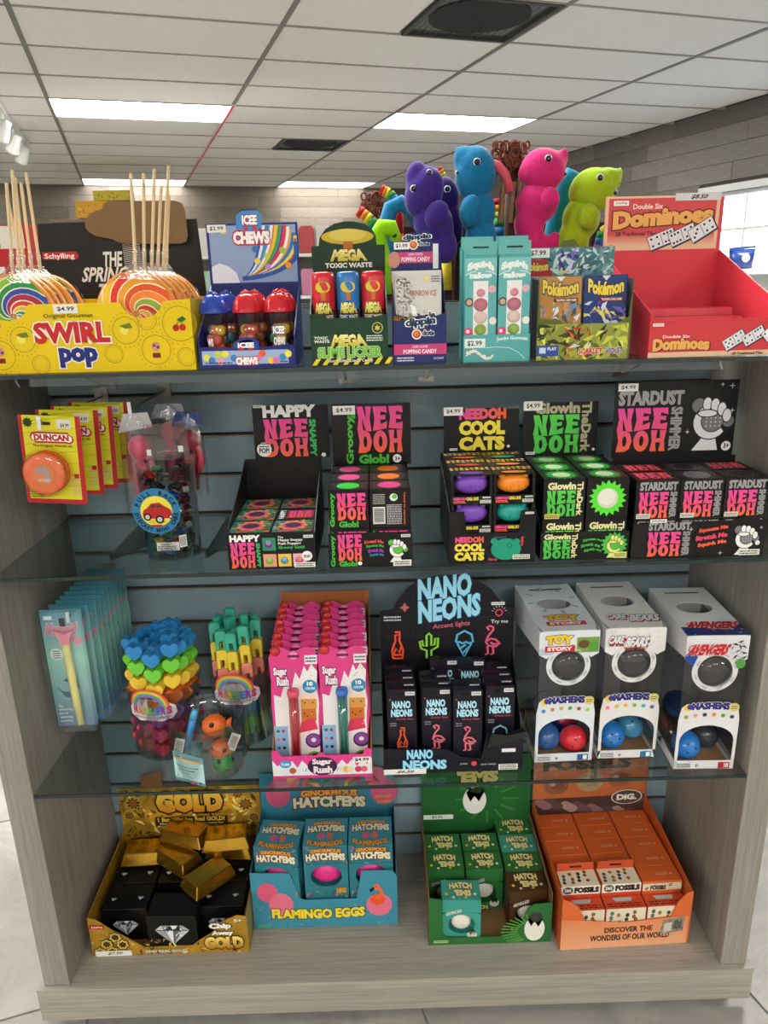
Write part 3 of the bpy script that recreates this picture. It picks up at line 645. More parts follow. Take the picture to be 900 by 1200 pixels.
for i in range(60): P.circ(r_.uniform(0, .35), .93+r_.uniform(0, .07), .014, r_.choice(['#d83a2a', '#e8c83a', '#6aa83a', '#e8803a']), n=7)
Q = PF(.0655, .038, '#1f2464'); Q.rect(.0, .22, .9, .62, '#c8407c'); Q.text('POPPING CANDY', .18, .27, .82, .44, '#f0e8ee', .03); Q.text('CANDY COATED', .33, .49, .66, .58, '#f0d8e4', .02)
Q.rect(.88, 0, 1, .9, '#e4e2e4'); Q.circ(0.02, .35, .13, '#c88a7a', ry=.3)
dots(Q, .52, 1.0, 1.15); Q.rect(.02, .72, .36, .98, '#e9e9e4'); Q.text('$1.99', .06, .77, .32, .92, '#151515', .02)
dbox('candy_display_box', 'narrow navy popping candy box with a pink band', .0185, .093, .008, .075, Z1, .066, 1.254, 1.292, '#1c2660', P, Q, inner='#1c2660', contour=[(0,.07),(.3,.064),(.6,.062),(1,.07)], hx=(-.034, .0315), hcont=[(0,0),(0,1),(.2,1),(.25,1.25),(.5,1.35),(.8,1.38),(.86,1),(1,1)])
P = PF(.062, .098, '#cfccc8')
for i in range(300):
    y_ = r_.uniform(.0, .95); P.circ(r_.uniform(0, .16+.26*max(0, math.sin(y_*3.0))), y_, .015, r_.choice(['#c83a2a', '#e0c03a', '#5a9a3a', '#e0703a', '#d8d04a']), n=6)
P.text('RAINBOW ICE', .3, .66, .9, .74, '#b06a50', .03); dots(P, .62, .24, .9); P.circ(.68, .89, .05, '#e8d84a'); P.fine(.78, .84, .98, .94, 3, '#5a6a8a'); P.circ(.5, .44, .04, '#b8c8c0'); P.circ(.64, .44, .04, '#a8c4b8')
P.poly([(.3,.55),(.42,.52),(.5,.3),(.44,.05),(.38,.05),(.4,.3)], '#f4f4f2')
for i in range(5):
    carton('candy_packet', 'front pale grey speckled packet in the navy candy box' if i == 0 else '%s candy packet behind the front one in the navy box' % ('', 'first', 'second', 'third', 'fourth')[i], 'candy packet', .064, .006, .125, mat('#c9c7c4', .3, kind='foil'), None, (.0545-.001*i, .012+.0105*i, Z1+.0022), group=None if i == 0 else 'candy packets behind the front one')
    if i == 0: P.build('printed_front', bpy.data.objects['candy_packet'], FRONT(-.031, 0, .0265))
# ---- teal gummy packs
P = PF(.0945, .038, '#55a8a8'); P.rect(.02, .52, .33, .86, '#dfe9e6'); P.text('$2.99', .06, .58, .28, .79, '#14181a', .02)
P.text('Jumbo Gummies', .5, .72, .97, .9, '#e6f4f2', .02, warp=arcw(.2)); P.line([(.34,.52),(.5,.54),(.7,.5),(.85,.3),(.93,.08)], .008, '#d8eeee')
P.text('Squishmallows', .04, .15, .46, .38, '#f0efe8', .06, out='#7c6a60', ow=.05, warp=lambda a, b: (a, b+.6*math.sin(a*6)))
t = dbox('candy_display_box', 'teal gummy candy tray with a white price label', .1175, .2125, .012, .066, Z1, .038, Z1+.1, Z1+.158, '#4ba0a0', P, None, inner='#3a8a8a')
def gum_pack(lb, x, y, h, front=True):
    P = PF(.044, .108, '#5fb0b0')
    P.rect(.0, .8, 1, 1, '#7fc0c0'); P.text('Squish', .08, .82, .9, .93, '#eef4f2', .06, out='#c8dcdc', ow=.05, warp=arcw(.4)); P.text('mallows', .15, .75, .85, .83, '#eef4f2', .06)
    P.line([(0,.79),(.2,.83),(.35,.84)], .02, '#e8f4f4'); P.line([(.65,.84),(.85,.83),(1,.79)], .02, '#e8f4f4')
    P.circ(.14, .46, .14, '#5a4a4a'); P.circ(.14, .46, .09, '#c8a890'); P.circ(.12, .08, .15, '#d84a78'); P.circ(.1, .09, .06, '#f4d8e4'); P.circ(.9, .22, .12, '#e8e8dc'); P.circ(.86, .62, .12, '#e0a8b8')
    t = thing('gummy_pack', lb, 'candy pack', (x, y, Z1+.0024), group='teal gummy packs')
    b = MB().box(-.0225, 0, 0, .0225, .012, h); c = b.build('carton', card('#4fa6a6'), t, bevel=.001)
    if front:
        P.build('printed_front', c, FRONT(-.022, 0, h-.112))
        MB().box(-.0105, -.0012, h-.108, .0105, -.0001, h-.034).build('window_backing', mat('#ece8ea', .15, kind='film', bump=.4, scale=200), t)
        for zz, c_, rr_ in ((h-.066, '#b86a7c', .010), (h-.083, '#d8c4b8', .0095), (h-.100, '#8aa84a', .0085), (h-.05, '#d88a9c', .006)):
            m = MB(); m.smooth = True; m.ell((0, -.0012, zz), (rr_, .004, rr_*.9)).build('gummy', mat(c_, .15, kind='gummy'), t)
    m = MB(); m.prism([(-.0225, h), (.0225, h), (.0225, h+.018), (-.0225, h+.018)], .004, .0052).build('hang_tab', card('#67b2b0'), t)
    MB().box(-.011, .0032, h+.009, .011, .0039, h+.0115).build('hang_slot', card('#1f3a3a'), t)
gum_pack('front left teal gummy pack with windowed candies', .1415, .0145, .143); gum_pack('front right teal gummy pack with windowed candies', .1885, .0145, .143)
gum_pack('teal gummy pack behind the left one', .1390, .034, .150, False); gum_pack('teal gummy pack behind the right one', .1880, .034, .150, False)
# ---- trading card box
def pk(P, x0, y0, x1, y1, k=.25): P.text('Pokémon', x0, y0, x1, y1, '#e8cc3a', .05, out='#1c2c66', ow=.06, warp=lambda a, b: (a, b+k*(2*a-1)**2))
r_ = random.Random(9)
def shards(P, n, cols, x0=0, y0=0, x1=1, y1=1, s=.12):
    for i in range(n):
        cx, cy = r_.uniform(x0, x1), r_.uniform(y0, y1); a = r_.uniform(0, 6.28); l = r_.uniform(.4, 1)*s; w_ = l*.3; k = P.w/P.h
        pts = [(cx+l*math.cos(a), cy+l*k*math.sin(a)), (cx+w_*math.cos(a+1.6), cy+w_*k*math.sin(a+1.6)), (cx-l*math.cos(a+.4), cy-l*k*math.sin(a+.4)), (cx+w_*math.cos(a-1.6), cy+w_*k*math.sin(a-1.6))]
        P.poly([(min(x1, max(x0, x)), min(y1, max(y0, y))) for x, y in pts], r_.choice(cols))
P = PF(.13, .05, '#8f9440'); shards(P, 90, ['#c8cc4a', '#5c6a24', '#e0e06a', '#3c4a20', '#a8b040', '#2c3418'], s=.12); shards(P, 22, ['#b82a22', '#d8d4c8', '#d8602a', '#5a1c1c'], .3, .1, .6, .9, .08)
P.rect(.0, .12, .24, .42, '#2a4c9c'); P.text('PLAY', .12, .28, .22, .37, '#e8ecf4', .03); P.rect(.03, .2, .1, .36, '#c8d4e8')
P.text('SCARLET', .46, .16, .72, .32, '#c81e28', .04, out='#f0e8d8', ow=.05); P.text('&', .72, .18, .76, .3, '#d0c060', .04); P.text('VIOLET', .76, .16, .95, .32, '#5a2a8a', .04, out='#f0e8d8', ow=.05)
Q = PF(.135, .042, '#4c7c86'); shards(Q, 70, ['#8fb8b8', '#2c5058', '#c8dcd8', '#3c6a78', '#6a9aa0'], s=.1); shards(Q, 20, ['#d8dcf0', '#7a6ac0', '#e0d070', '#3a3a7a'], .35, .1, .6, 1, .1)
Q.poly([(0,0),(0,.6),(.24,.6),(.32,0)], '#b02024'); pk(Q, .03, .2, .26, .5, .1); Q.rect(.02, .66, .27, .98, '#e4e4de'); Q.text('$7.99', .06, .72, .23, .92, '#15181a', .02)
cb = dbox('card_display_box', 'trading card box with gold lettered booster packs, price $7.99', .2215, .3545, .010, .115, Z1, .058, 1.238, 1.279, '#59602c', P, Q, contour=[(0,.11),(.03,.058),(.25,.055),(.3,.046),(.5,.05),(.8,.046),(.97,.058),(1,.11)], inner='#4a4a50', hcont=[(0,0),(0,.95),(.35,.95),(.42,1.25),(.55,1.3),(.62,1),(1,.98),(1,0)])
for x, cols, lb in ((.2555, ['#b8843c', '#6a86a8', '#dfe4ec', '#3c5470', '#c89a5a'], 'orange and blue booster pack at the left of the card box'), (.3195, ['#233a74', '#6a5ab0', '#c8d0e8', '#1c2450', '#d8c85a'], 'navy and violet booster pack at the right of the card box')):
    for j in range(4):
        P = PF(.06, .112, cols[0])
        if j == 0:
            shards(P, 60, cols, 0, .1, 1, .7, .2); pk(P, .08, .76, .92, .93); P.rect(.35, .69, .92, .74, '#7a2020'); P.text('TRADING CARD GAME', .4, .70, .88, .73, '#e8e8e0', .02); P.poly([(.4,1),(.5,.94),(.6,1)], '#d8d8dc')
        carton('booster_pack', lb if j == 0 else '%s booster pack behind the %s front one in the card box' % (('', 'first', 'second', 'third')[j], 'left' if x < .28 else 'right'), 'card pack', .061, .004, .113, mat('#9a9aa6' if j else cols[3], .25, .3, kind='foil'), {'front': P} if j == 0 else None, (x-.002*j, .0165+.010*j, Z1+.0026), rx=-.06, group=None if j == 0 else 'booster packs behind the front two')
# ---- red domino box
def domino(P, cx, cy, s, a, pips, col='#dfe0e6', k=None):
    k = P.w/P.h; ca, sa = math.cos(a), math.sin(a)
    T = lambda x, y: (cx+s*(x*ca-y*sa), cy+s*k*(x*sa+y*ca))
    P.poly([T(x+.06, y-.1) for x, y in ((-1,-.5),(1,-.5),(1,.5),(-1,.5))], '#3a3a46'); P.poly([T(x, y) for x, y in ((-1,-.5),(1,-.5),(1,.5),(-1,.5))], '#2a2a30'); P.poly([T(x, y) for x, y in ((-.96,-.46),(.96,-.46),(.96,.46),(-.96,.46))], col)
    P.poly([T(x, y) for x, y in ((-.02,-.4),(.02,-.4),(.02,.4),(-.02,.4))], '#2a2a30')
    for o, n in ((-.5, pips[0]), (.5, pips[1])):
        pos = {4: [(-.22,-.25),(.22,-.25),(-.22,.25),(.22,.25)], 6: [(-.25,-.28),(0,-.28),(.25,-.28),(-.25,.28),(0,.28),(.25,.28)], 5: [(-.22,-.25),(.22,-.25),(0,0),(-.22,.25),(.22,.25)], 3: [(-.2,-.2),(0,0),(.2,.2)], 2: [(-.2,-.2),(.2,.2)]}[n]
        for x, y in pos: c = T(o+x, y); P.circ(c[0], c[1], .085*s, '#16161a', n=10)
def dom_word(P, x0, y0, x1, y1): P.text('Dominoes', x0, y0, x1, y1, '#e8ac5c', .07, out='#5a2018', ow=.05, shadow='#5a2018', warp=arcw(.12))
P = PF(.1965, .052); P.poly([(0,0),(1,0),(1,.14),(0,.14)], '#e6bf9c'); P.poly([(0,.14),(1,.14),(1,.98),(.9,.98),(.9,.92),(0,.92)], '#cf3a42')
dom_word(P, .03, .16, .45, .5); P.text('Double Six', .1, .52, .3, .6, '#f4e4d4', .02); P.poly([(.02,.84),(.1,.84),(.1,.92),(.02,.92)], '#f0e8e4'); P.text('Schylling', .03, .86, .09, .9, '#b02028', .02)
domino(P, .63, .42, .085, .55, (5,4)); domino(P, .77, .52, .085, .55, (4,6)); domino(P, .91, .66, .085, .75, (4,4)); P.text('28 Traditional Tiles', .62, .03, .85, .1, '#3a1c18', .02); P.text('5+', .94, .3, .98, .38, '#f0d8c8', .02)
Q = PF(.190, .083, '#e6bf9c'); Q.rect(.03, .28, .97, .96, '#d24a50'); 
for i in range(12): Q.rect(.03, .28-.02*i, .97, .30-.02*i, mix3('#d24a50', '#e6bf9c', (i+1)/12))
Q.text('Dominoes', .07, .38, .95, .72, '#e8ac5c', .07, out='#5a2018', ow=.05, shadow='#5a2018', warp=lambda a, b: (a, b+.55*a-.25*a*a)); Q.text('Double Six', .24, .76, .50, .86, '#f4e4d4', .02); Q.text('28 Traditional Tiles', .1, .27, .46, .35, '#3a1c18', .02); Q.poly([(.07,.83),(.2,.83),(.2,.92),(.07,.92)], '#f4f0ee'); Q.text('Schylling', .085, .85, .185, .9, '#b02028', .02)
domino(Q, .51, .20, .12, .36, (4,6)); domino(Q, .69, .27, .12, .42, (6,5)); domino(Q, .86, .36, .12, .55, (3,4)); Q.text('5+', .05, .05, .09, .11, '#3a1c18', .02); Q.rect(.6, .9, 1, 1.04, '#d5d6d6'); Q.text('$8.50', .74, .92, .88, 1.01, '#16181a', .03, shear=.15)
t = dbox('game_display_box', 'large red and tan dominoes display box, nearly empty', .3805, .577, .010, .235, Z1, .052, 1.276, 1.356, '#cc3642', P, Q, contour=[(0,.062),(.06,.05),(.55,.045),(.66,.052),(.9,.052),(1,.06)], inner='#d03a48', tint='#d63c4a', rz=.035, sideh=(.062, .15))
for i, (y, z) in enumerate(((.045, .040), (.075, .052), (.11, .064))):
    q = carton('domino_game_box', ['frontmost flat red domino box lying in the dominoes display', 'middle flat red domino box lying in the dominoes display', 'rear flat red domino box lying in the dominoes display'][i], 'game box', .15, .028, z-.004, card('#c83846', .3), None, (.4755, .012+y, Z1+.0022), rz=.035, group='red domino boxes left in the display')
    PF(.148, .01, '#cf5560').build('printed_front', q, FRONT(-.074, 0, z-.015))
# ================================================================== MIDDLE SHELF: squeeze ball boxes
PK, OG = '#e8489c', '#f26a3c'
GL = {'E': [(0,1),(.96,1),(1,.70),(.56,.78),(.52,.60),(.88,.62),(.88,.42),(.52,.42),(.54,.22),(1,.32),(.96,0),(0,0),(.13,.5)],
      'N': [(0,0),(.12,.5),(0,1),(.40,1),(.66,.42),(.60,1),(1,1),(.88,.5),(1,0),(.62,0),(.34,.56),(.40,0)],
      'H': [(0,0),(.1,.5),(0,1),(.42,1),(.36,.62),(.64,.62),(.58,1),(1,1),(.9,.5),(1,0),(.58,0),(.66,.42),(.34,.42),(.42,0)],
      'D': [(0,0),(.12,.5),(0,1),(.5,1),(.84,.88),(1,.5),(.84,.12),(.5,0)],
      'O': [(.5+.5*math.cos(a*PI/8), .5+.5*math.sin(a*PI/8)) for a in range(16)]}
def groovy(P, word, x0, y0, x1, y1, ca, cb, wave=0., bg='#0e0d0e', gap=.03):
    n = len(word); w = (x1-x0-gap*(x1-x0)*(n-1))/n
    for i, ch in enumerate(word):
        a = x0+i*(w+gap*(x1-x0))
        def T(x, y): X_ = a+x*w; u = (X_-x0)/(x1-x0); lo = y0+wave*(y1-y0)*math.sin(u*PI*2); return (X_, lo+y*(y1-lo))
        col = (lambda u, v: mix3(cb, ca, min(1, max(0, (v-y0)/(y1-y0))))) if cb != ca else ca
        P.poly([T(x, y) for x, y in GL[ch]], col)
        if ch in 'DO': P.poly([T(.52+.14*math.cos(q*.785), .5+.26*math.sin(q*.785)) for q in range(8)], bg)
def needoh(P, x0, y0, x1, y1, a=PK, b=OG, bg='#0e0d0e', m='#e8507c'):
    h = y1-y0; groovy(P, 'NEE', x0, y0+h*.5, x1, y1, a, m, -.07, bg); groovy(P, 'DOH', x0+.01*(x1-x0), y0, x1-.01*(x1-x0), y0+h*.49, m, b, 0, bg)
def fist(P, cx, cy, s, col='#e8e8ea', ball='#8a8a90', ol='#1a1a1c', stars=False):
    k = P.w/P.h; T = lambda x, y: (cx+x*s, cy+y*s*k)
    P.poly([T(-.55,-1.0),(T(.35,-1.0)),T(.22,-.5),T(-.18,-.5)], col)
    P.circ(*T(-.42,.55), .24*s, ball, n=16); P.circ(*T(.62,.0), .2*s, ball, n=16)
    P.poly([T(.62*math.cos(a)+.02, .62*math.sin(a)-.02) for a in [PI*.62+i*PI*1.18/14 for i in range(15)]], ol)
    P.poly([T(.58*math.cos(a)+.02, .58*math.sin(a)-.02) for a in [PI*.62+i*PI*1.18/14 for i in range(15)]], col)
    P.circ(*T(.08,.02), .40*s, ol, n=20); P.circ(*T(.08,.02), .37*s, ball, n=20)
    if stars:
        for i in range(4):
            for j in range(3): P.star(*T(-.12+.15*i, -.16+.14*j), .05*s, .015*s, 4, '#d8d8dc')
    for i, (x, y) in enumerate(((-.15,.60),(.12,.56),(.36,.42),(.55,.2))):
        P.poly([T(x+.17*math.cos(a)*1.0, y+.26*math.sin(a)) for a in [q*.45-.25*i for q in range(14)]], ol); P.poly([T(x+.14*math.cos(a), y+.22*math.sin(a)) for a in [q*.45-.25*i for q in range(14)]], col)
    P.poly([T(-.12+.36*math.cos(a), .28+.15*math.sin(a)) for a in [q*.45 for q in range(14)]], ol); P.poly([T(-.12+.32*math.cos(a), .28+.11*math.sin(a)) for a in [q*.45 for q in range(14)]], col)
BK = '#121012'; blk = card(BK); SC = 'Schylling'
def logo(P, x0, y0, x1, y1): P.poly([(x0,y0),(x1,y0),(x1,y1),(x0,y1)], '#e6e6e6'); P.text(SC, x0+(x1-x0)*.1, y0+(y1-y0)*.2, x1-(x1-x0)*.1, y1-(y1-y0)*.2, '#222222', .02)
def tag_(P, x0, y0, x1, y1, t): price(P, x0, y0, x1, y1, t)
zt = Z2+.0022
# ---- HAPPY
P = PF(.135, .058); P.text('HAPPY', .03, .78, .38, .97, '#f0f0ea', .06); needoh(P, .03, .04, .31, .76); P.text('SNAPPY', .325, .04, .37, .74, '#3fb868', .05, rot=-90)
for x, y, c, d in ((.4,.52,'#2a8a6a','#6a3a8a'),(.4,.06,'#e89a7a','#7aa82a'),(.57,.06,'#f0c040','#3a8ab8'),(.74,.06,'#e8b0c0','#c84a6a')):
    P.rect(x, y, x+.15, y+.36, c); P.circ(x+.07, y+.17, .045, d); P.circ(x+.07, y+.22, .03, mix3(d, '#ffffff', .2))
P.text('The', .58, .86, .64, .92, '#f0f0ea', .02); P.text('Happy Snappy', .58, .76, .86, .85, '#f0f0ea', .03); P.text('Push Popping', .58, .66, .84, .75, '#f0f0ea', .03); P.text('Groovy Glob!', .58, .54, .88, .65, '#3fb868', .03)
P.rect(.75, .03, .99, .17, '#e6e4da'); P.fine(.77, .05, .97, .15, 2, '#333330'); logo(P, .87, .86, .98, .94); P.circ(.9, .35, .06, '#f0f0ee'); P.text('POP!', .865, .29, .935, .38, '#1a1a1a', .04)
Q = PF(.128, .098); Q.text('HAPPY', .14, .74, .86, .96, '#f0f0ea', .06); needoh(Q, .14, .03, .74, .71); Q.text('SNAPPY', .76, .02, .85, .70, '#3fb868', .05, rot=-90); Q.circ(.13, .17, .1, '#f0f0ee'); Q.text('POP!', .06, .1, .2, .2, '#1a1a1a', .04); Q.fine(.06, .2, .2, .3, 2, '#1a1a1a'); logo(Q, .02, .92, .14, .97); Q.circ(.94, .05, .03, '#f0f0ee')
a, b = at(299.5, 538, .215), at(384, 474, .215)
dbox('toy_display_box', 'half-empty black toy box with green side lettering, leftmost of the black toy boxes', -.243, -.108, .010, .217, Z2, .058, a.z, b.z, BK, P, Q, hx=(a.x+.1755, b.x+.1755), sideh=(.058, .125))
def flower(P, cx, cy, r, c1, c2, dk):
    k = P.w/P.h
    P.poly([(cx+(r*(1+.14*math.cos(9*a)))*math.cos(a), cy+k*(r*(1+.14*math.cos(9*a)))*math.sin(a)) for a in [i*PI/27 for i in range(54)]], c1)
    P.circ(cx, cy, r*.82, c2); P.circ(cx, cy, r*.62, dk); P.circ(cx, cy+.03, r*.5, mix3(dk, '#000000', .4))
P = PF(.062, .058, '#2f6a50'); shards(P, 60, ['#d8485a', '#e89a4a', '#3aa070', '#1f4a6a', '#d8602a', '#2a8a8a'], s=.2); flower(P, .5, .5, .34, '#e89038', '#d8487c', '#5a2a5a')
P2 = PF(.062, .058, '#1c1a20'); P2.rect(.25, .15, .95, .85, '#a82a4a'); needoh(P2, .3, .2, .9, .8, bg='#a82a4a'); P2.text('HAPPY', .05, .1, .2, .9, '#e8e8e0', .05, rot=90)
F_ = PF(.062, .055, BK); F_.text('HAPPY', .1, .6, .9, .9, '#f0f0ea', .07); needoh(F_, .1, 0, .8, .55)
k = 0
for r in range(3):
    for c in range(2):
        carton('squeeze_ball_carton', 'groovy patterned carton in the half-empty black box, %s row, %s side' % (('front', 'middle', 'back')[r], ('left', 'right')[c]), 'toy carton', .064, .0595, .0565, blk,
               {'top': P2 if (r, c) == (1, 1) else P, 'front': F_}, (-.2085+c*.0655, .0125+r*.0615, zt), group='cartons in the half-empty black box')
# ---- Groovy Glob
P = PF(.128, .056); needoh(P, .11, .2, .40, .96); P.text('Groovy', .02, .03, .09, .95, '#4ab83a', .04, rot=90); P.text('Glob!', .12, .03, .34, .2, '#4ab83a', .05); P.circ(.37, .12, .025, '#f0f0ee'); fist(P, .82, .5, .16, '#f0f0ee', '#5ac83a')
for i, (t_, c) in enumerate((('Knead Me', '#e85a4a'), ('Squeeze Me', '#4ac05a'), ('Stretch Me', '#a84ab8'), ('Squish Me', '#3a90c8'))): P.text(t_, .43+.02*i, .68-.13*i, .66, .78-.13*i, c, .04, warp=arcw(.3))
P.rect(.77, .02, .99, .2, '#e8e8dc'); P.fine(.79, .05, .97, .17, 2, '#333330'); logo(P, .87, .86, .98, .94)
Q = PF(.133, .106, BK); needoh(Q, .32, .2, .90, .95); Q.text('Groovy', .17, .02, .29, .82, '#4ab83a', .04, rot=90); Q.text('The', .2, .76, .3, .86, '#4ab83a', .04); Q.text('Glob!', .33, .02, .72, .18, '#4ab83a', .05); Q.circ(.82, .1, .055, '#f0f0ee'); Q.text('3+', .79, .06, .86, .13, '#1a1a1a', .03); tag_(Q, .02, .83, .3, .97, '$4.99')
a, b = at(391, 546, .175), at(479, 477, .175)
dbox('toy_display_box', 'black toy box of colour-dotted cartons, beside the half-empty one', -.0875, .0415, .006, .177, Z2, .056, a.z, b.z, BK, P, Q, hx=(a.x+.023, b.x+.023), sideh=(.056, .125))
F1 = PF(.060, .060, BK); needoh(F1, .22, .22, .95, .93); F1.text('Groovy', .03, .05, .18, .95, '#4ab83a', .05, rot=90); F1.text('Glob!', .25, .03, .75, .2, '#4ab83a', .05)
F2 = PF(.060, .060, BK); F2.rect(.07, .1, .38, .55, '#e4e4de')
for i in range(14): F2.rect(.1, .14+.027*i, .35, .14+.027*i+.012*(1+i % 2*.6), '#1a1a1a')
F2.fine(.08, .62, .38, .9, 6, '#b0b0b0'); F2.fine(.42, .08, .8, .62, 12, '#c8c8c8', 3); F2.text('Need to squeeze', .84, .08, .9, .92, '#e86a3a', .03, rot=-90); F2.circ(.6, .8, .1, '#e8e8e8'); F2.circ(.62, .82, .06, '#5ac83a')
T = {}
for c in ('#4ad84a', '#e84a8c', '#f07a2a'):
    p = PF(.060, .048, BK); p.circ(.5, .5, .38, '#2c2a2c'); p.circ(.5, .5, .29, c); T[c] = p
    for i in range(24): p.circ(.5+.42*math.cos(i*.262), .5+.5*math.sin(i*.262), .012, '#c8c8c8', n=4)
tops = [['#4ad84a', '#e84a8c', '#e84a8c'], ['#e84a8c', '#f07a2a', '#f07a2a']]; cn = {'#4ad84a': 'green', '#e84a8c': 'pink', '#f07a2a': 'orange'}
for lv in range(2):
    for r in range(3):
        for c in range(2):
            if lv == 0 and r: continue
            carton('squeeze_ball_carton', ('upper %s-topped carton in the second black toy box, %s row, %s side' % (cn[tops[c][r]], ('front', 'middle', 'back')[r], ('left', 'right')[c])) if lv else 'lower front carton in the second black toy box, %s side' % ('left', 'right')[c],
                   'toy carton', .0615, .050, .0605, blk, {'front': F2 if (lv and c == 1) else F1, 'top': T[tops[c][r]]}, (-.0545+c*.063, .0085+r*.0515, zt+lv*.0612), group='cartons in the second black toy box')
for r in (1, 2):
    for c in range(2): carton('squeeze_ball_carton', 'hidden lower carton behind the front ones in the second black toy box', 'toy carton', .0615, .050, .0605, blk, None, (-.0545+c*.063, .0085+r*.0515, zt), group='hidden lower cartons in the second black toy box')
# ---- Cool Cats
P = PF(.133, .084); P.text('NEEDOH', .07, .40, .40, .52, lambda u, v: mix3(PK, OG, (u-.07)/.33), .07); P.text('COOL', .06, .23, .41, .39, '#f0dc4a', .07); P.text('CATS', .06, .05, .41, .22, '#f0dc4a', .07)
P.circ(.66, .26, .175, '#1f9a7c', ry=.21); P.circ(.52, .42, .04, '#1f9a7c'); P.circ(.78, .40, .04, '#1f9a7c'); P.ring(.7, .33, .03, .008, '#0f5a48'); P.rect(.74, .06, .94, .15, '#e8e8dc'); P.fine(.75, .07, .93, .14, 2, '#333330')
P.text('Squeeze me', .52, .47, .66, .52, '#4a6a9a', .03); P.text('Stretch me', .83, .32, .87, .5, '#e85a6a', .03, rot=-90); P.text('Pet me', .46, .04, .56, .1, '#e85a6a', .03); logo(P, .87, .93, .97, .97)
Q = PF(.128, .078); Q.text('NEEDOH', .20, .72, .82, .97, lambda u, v: mix3(PK, OG, (u-.2)/.6), .07); Q.text('COOL', .20, .38, .81, .70, '#f0dc4a', .07); Q.text('CATS', .20, .04, .81, .35, '#f0dc4a', .07); tag_(Q, .0, .82, .25, 1, '$4.99'); logo(Q, .08, .05, .18, .1); Q.circ(.86, .12, .02, '#f0f0ee'); Q.rect(.8, .94, 1, 1, '#5a5c5e')
a, b = at(520, 531, .172), at(609, 477, .172)
dbox('toy_display_box', 'black toy box with purple, orange and teal cat balls in windows', .098, .231, .010, .174, Z2, .05, a.z, b.z, BK, P, Q, contour=[(0,.084),(.17,.084),(.20,.049),(.80,.049),(.83,.084),(1,.084)], hx=(a.x-.1645, b.x-.1645), sideh=(.084, .13), tint='#17141a')
def cat_carton(label, col, loc, full=True, group='cat ball cartons in the cat ball box'):
    b = MB(); w, d, h = .0315, .049, .0460
    b.box(-w, .0, 0, w, d, .0130).box(-w, .0, .0130, -w+.0045, d, h-.001).box(w-.0045, 0, .0130, w, d, h-.001).box(-w+.0045, .02, .0130, w-.0045, d, h-.001).box(-w, 0, h-.001, w, d, h) 
    o = b.build('cat_ball_carton', blk, None, bevel=0); tag(o, label, 'toy carton', group); o.location = loc
    p = PF(.063, .0130); p.text('NEEDOH', .05, .5, .36, .85, PK, .07); p.text('COOL CATS', .37, .45, .66, .85, '#f0dc4a', .07); p.text('COOL', .05, .12, .36, .45, OG, .07); p.rect(.70, .1, .96, .5, '#dcdcd2'); p.fine(.72, .14, .94, .46, 2, '#333330'); logo(p, .76, .7, .95, .88)
    if full: p.build('printed_front', o, FRONT(-w, 0, 0))
    p = PF(.063, .049)
    for i in range(8):
        for j in range(2): p.circ(.06+.125*i, .62+.18*j, .05, ['#e8d85a', '#e87a5a', '#c8b84a'][(i+j) % 3], n=8)
    p.circ(.5, .2, .3, col, ry=.14); p.build('printed_top', o, TOP(-w, 0, h))
    m = MB(); m.smooth = True; m.ell((0, .0125, .0292), (.0255, .0120, .0155), n=20, k=12)
    for s in (-1, 1): m.ell((s*.0175, .0125, .0405), (.006, .005, .0045), n=10, k=6)
    for s in (-1, 1): m.ell((s*.008, .0015, .024), (.003, .002, .003), n=8, k=5)
    m.build('cat_ball', mat(col, .35, kind='rubber'), o); return o
Rn = ('front', 'middle', 'back')
for lv, cs in ((0, (('#7a44b8', 'purple'), ('#12988c', 'teal'))), (1, (('#7a44b8', 'purple'), ('#f08a1c', 'orange')))):
    for c in range(2):
        cat_carton('%s front carton with a %s cat ball in its window' % (('lower', 'upper')[lv], cs[c][1]), cs[c][0], (.1325+c*.0645, .0135, zt+.0465+lv*.0465))
for r, c, cl in ((1, 0, '#c83a3a'), (1, 1, '#e88a3c'), (2, 0, '#c8402a'), (2, 1, '#2a8a6a')):
    cat_carton('upper %s row carton in the cat ball box, %s side, seen from above' % (Rn[r], ('left', 'right')[c]), cl, (.1325+c*.0645, .0135+.050*r, zt+.0930), False)
    carton('cat_ball_carton', 'hidden lower carton behind the front ones in the cat ball box', 'toy carton', .063, .049, .0925, blk, None, (.1325+c*.0645, .0135+.050*r, zt), group='hidden lower cartons in the cat ball box')
# ---- Glow in the dark
GG, GC = '#4ec04a', '#e4e0a4'
def glow(P, x0, y0, x1, y1, tc=GC, bg=BK):
    w, h = x1-x0, y1-y0
    P.text('GlowIn', x0+.02*w, y0+.78*h, x0+.80*w, y1, tc, .05); groovy(P, 'NEE', x0, y0+h*.37, x0+.8*w, y0+.76*h, '#5ad050', GG, -.06, bg); groovy(P, 'DOH', x0+.01*w, y0, x0+.8*w, y0+.36*h, GG, GG, 0, bg); P.text('TheDark', x0+.83*w, y0, x0+w, y1, tc, .04, rot=-90)
def burst(P, cx, cy, r, c='#5ae03a'): P.star(cx, cy, r, r*.78, 18, c); P.circ(cx, cy, r*.55, '#d8d8c4'); P.circ(cx-.02, cy+.03, r*.44, '#e6e6d8')
P = PF(.136, .046); glow(P, .03, .06, .42, .94); P.text('Squeeze me', .48, .6, .70, .72, GG, .04, warp=arcw(.6)); P.text('Stretch me', .46, .42, .68, .54, GG, .04, warp=arcw(.6)); P.text('Squish me', .5, .24, .70, .36, GG, .04, warp=arcw(.6)); P.star(.84, .52, .155, .12, 16, GG); fist(P, .84, .5, .15, '#e4e48a', GG)
P.rect(.84, .04, .99, .26, '#e4e08a'); P.fine(.85, .08, .98, .22, 2, '#333330')
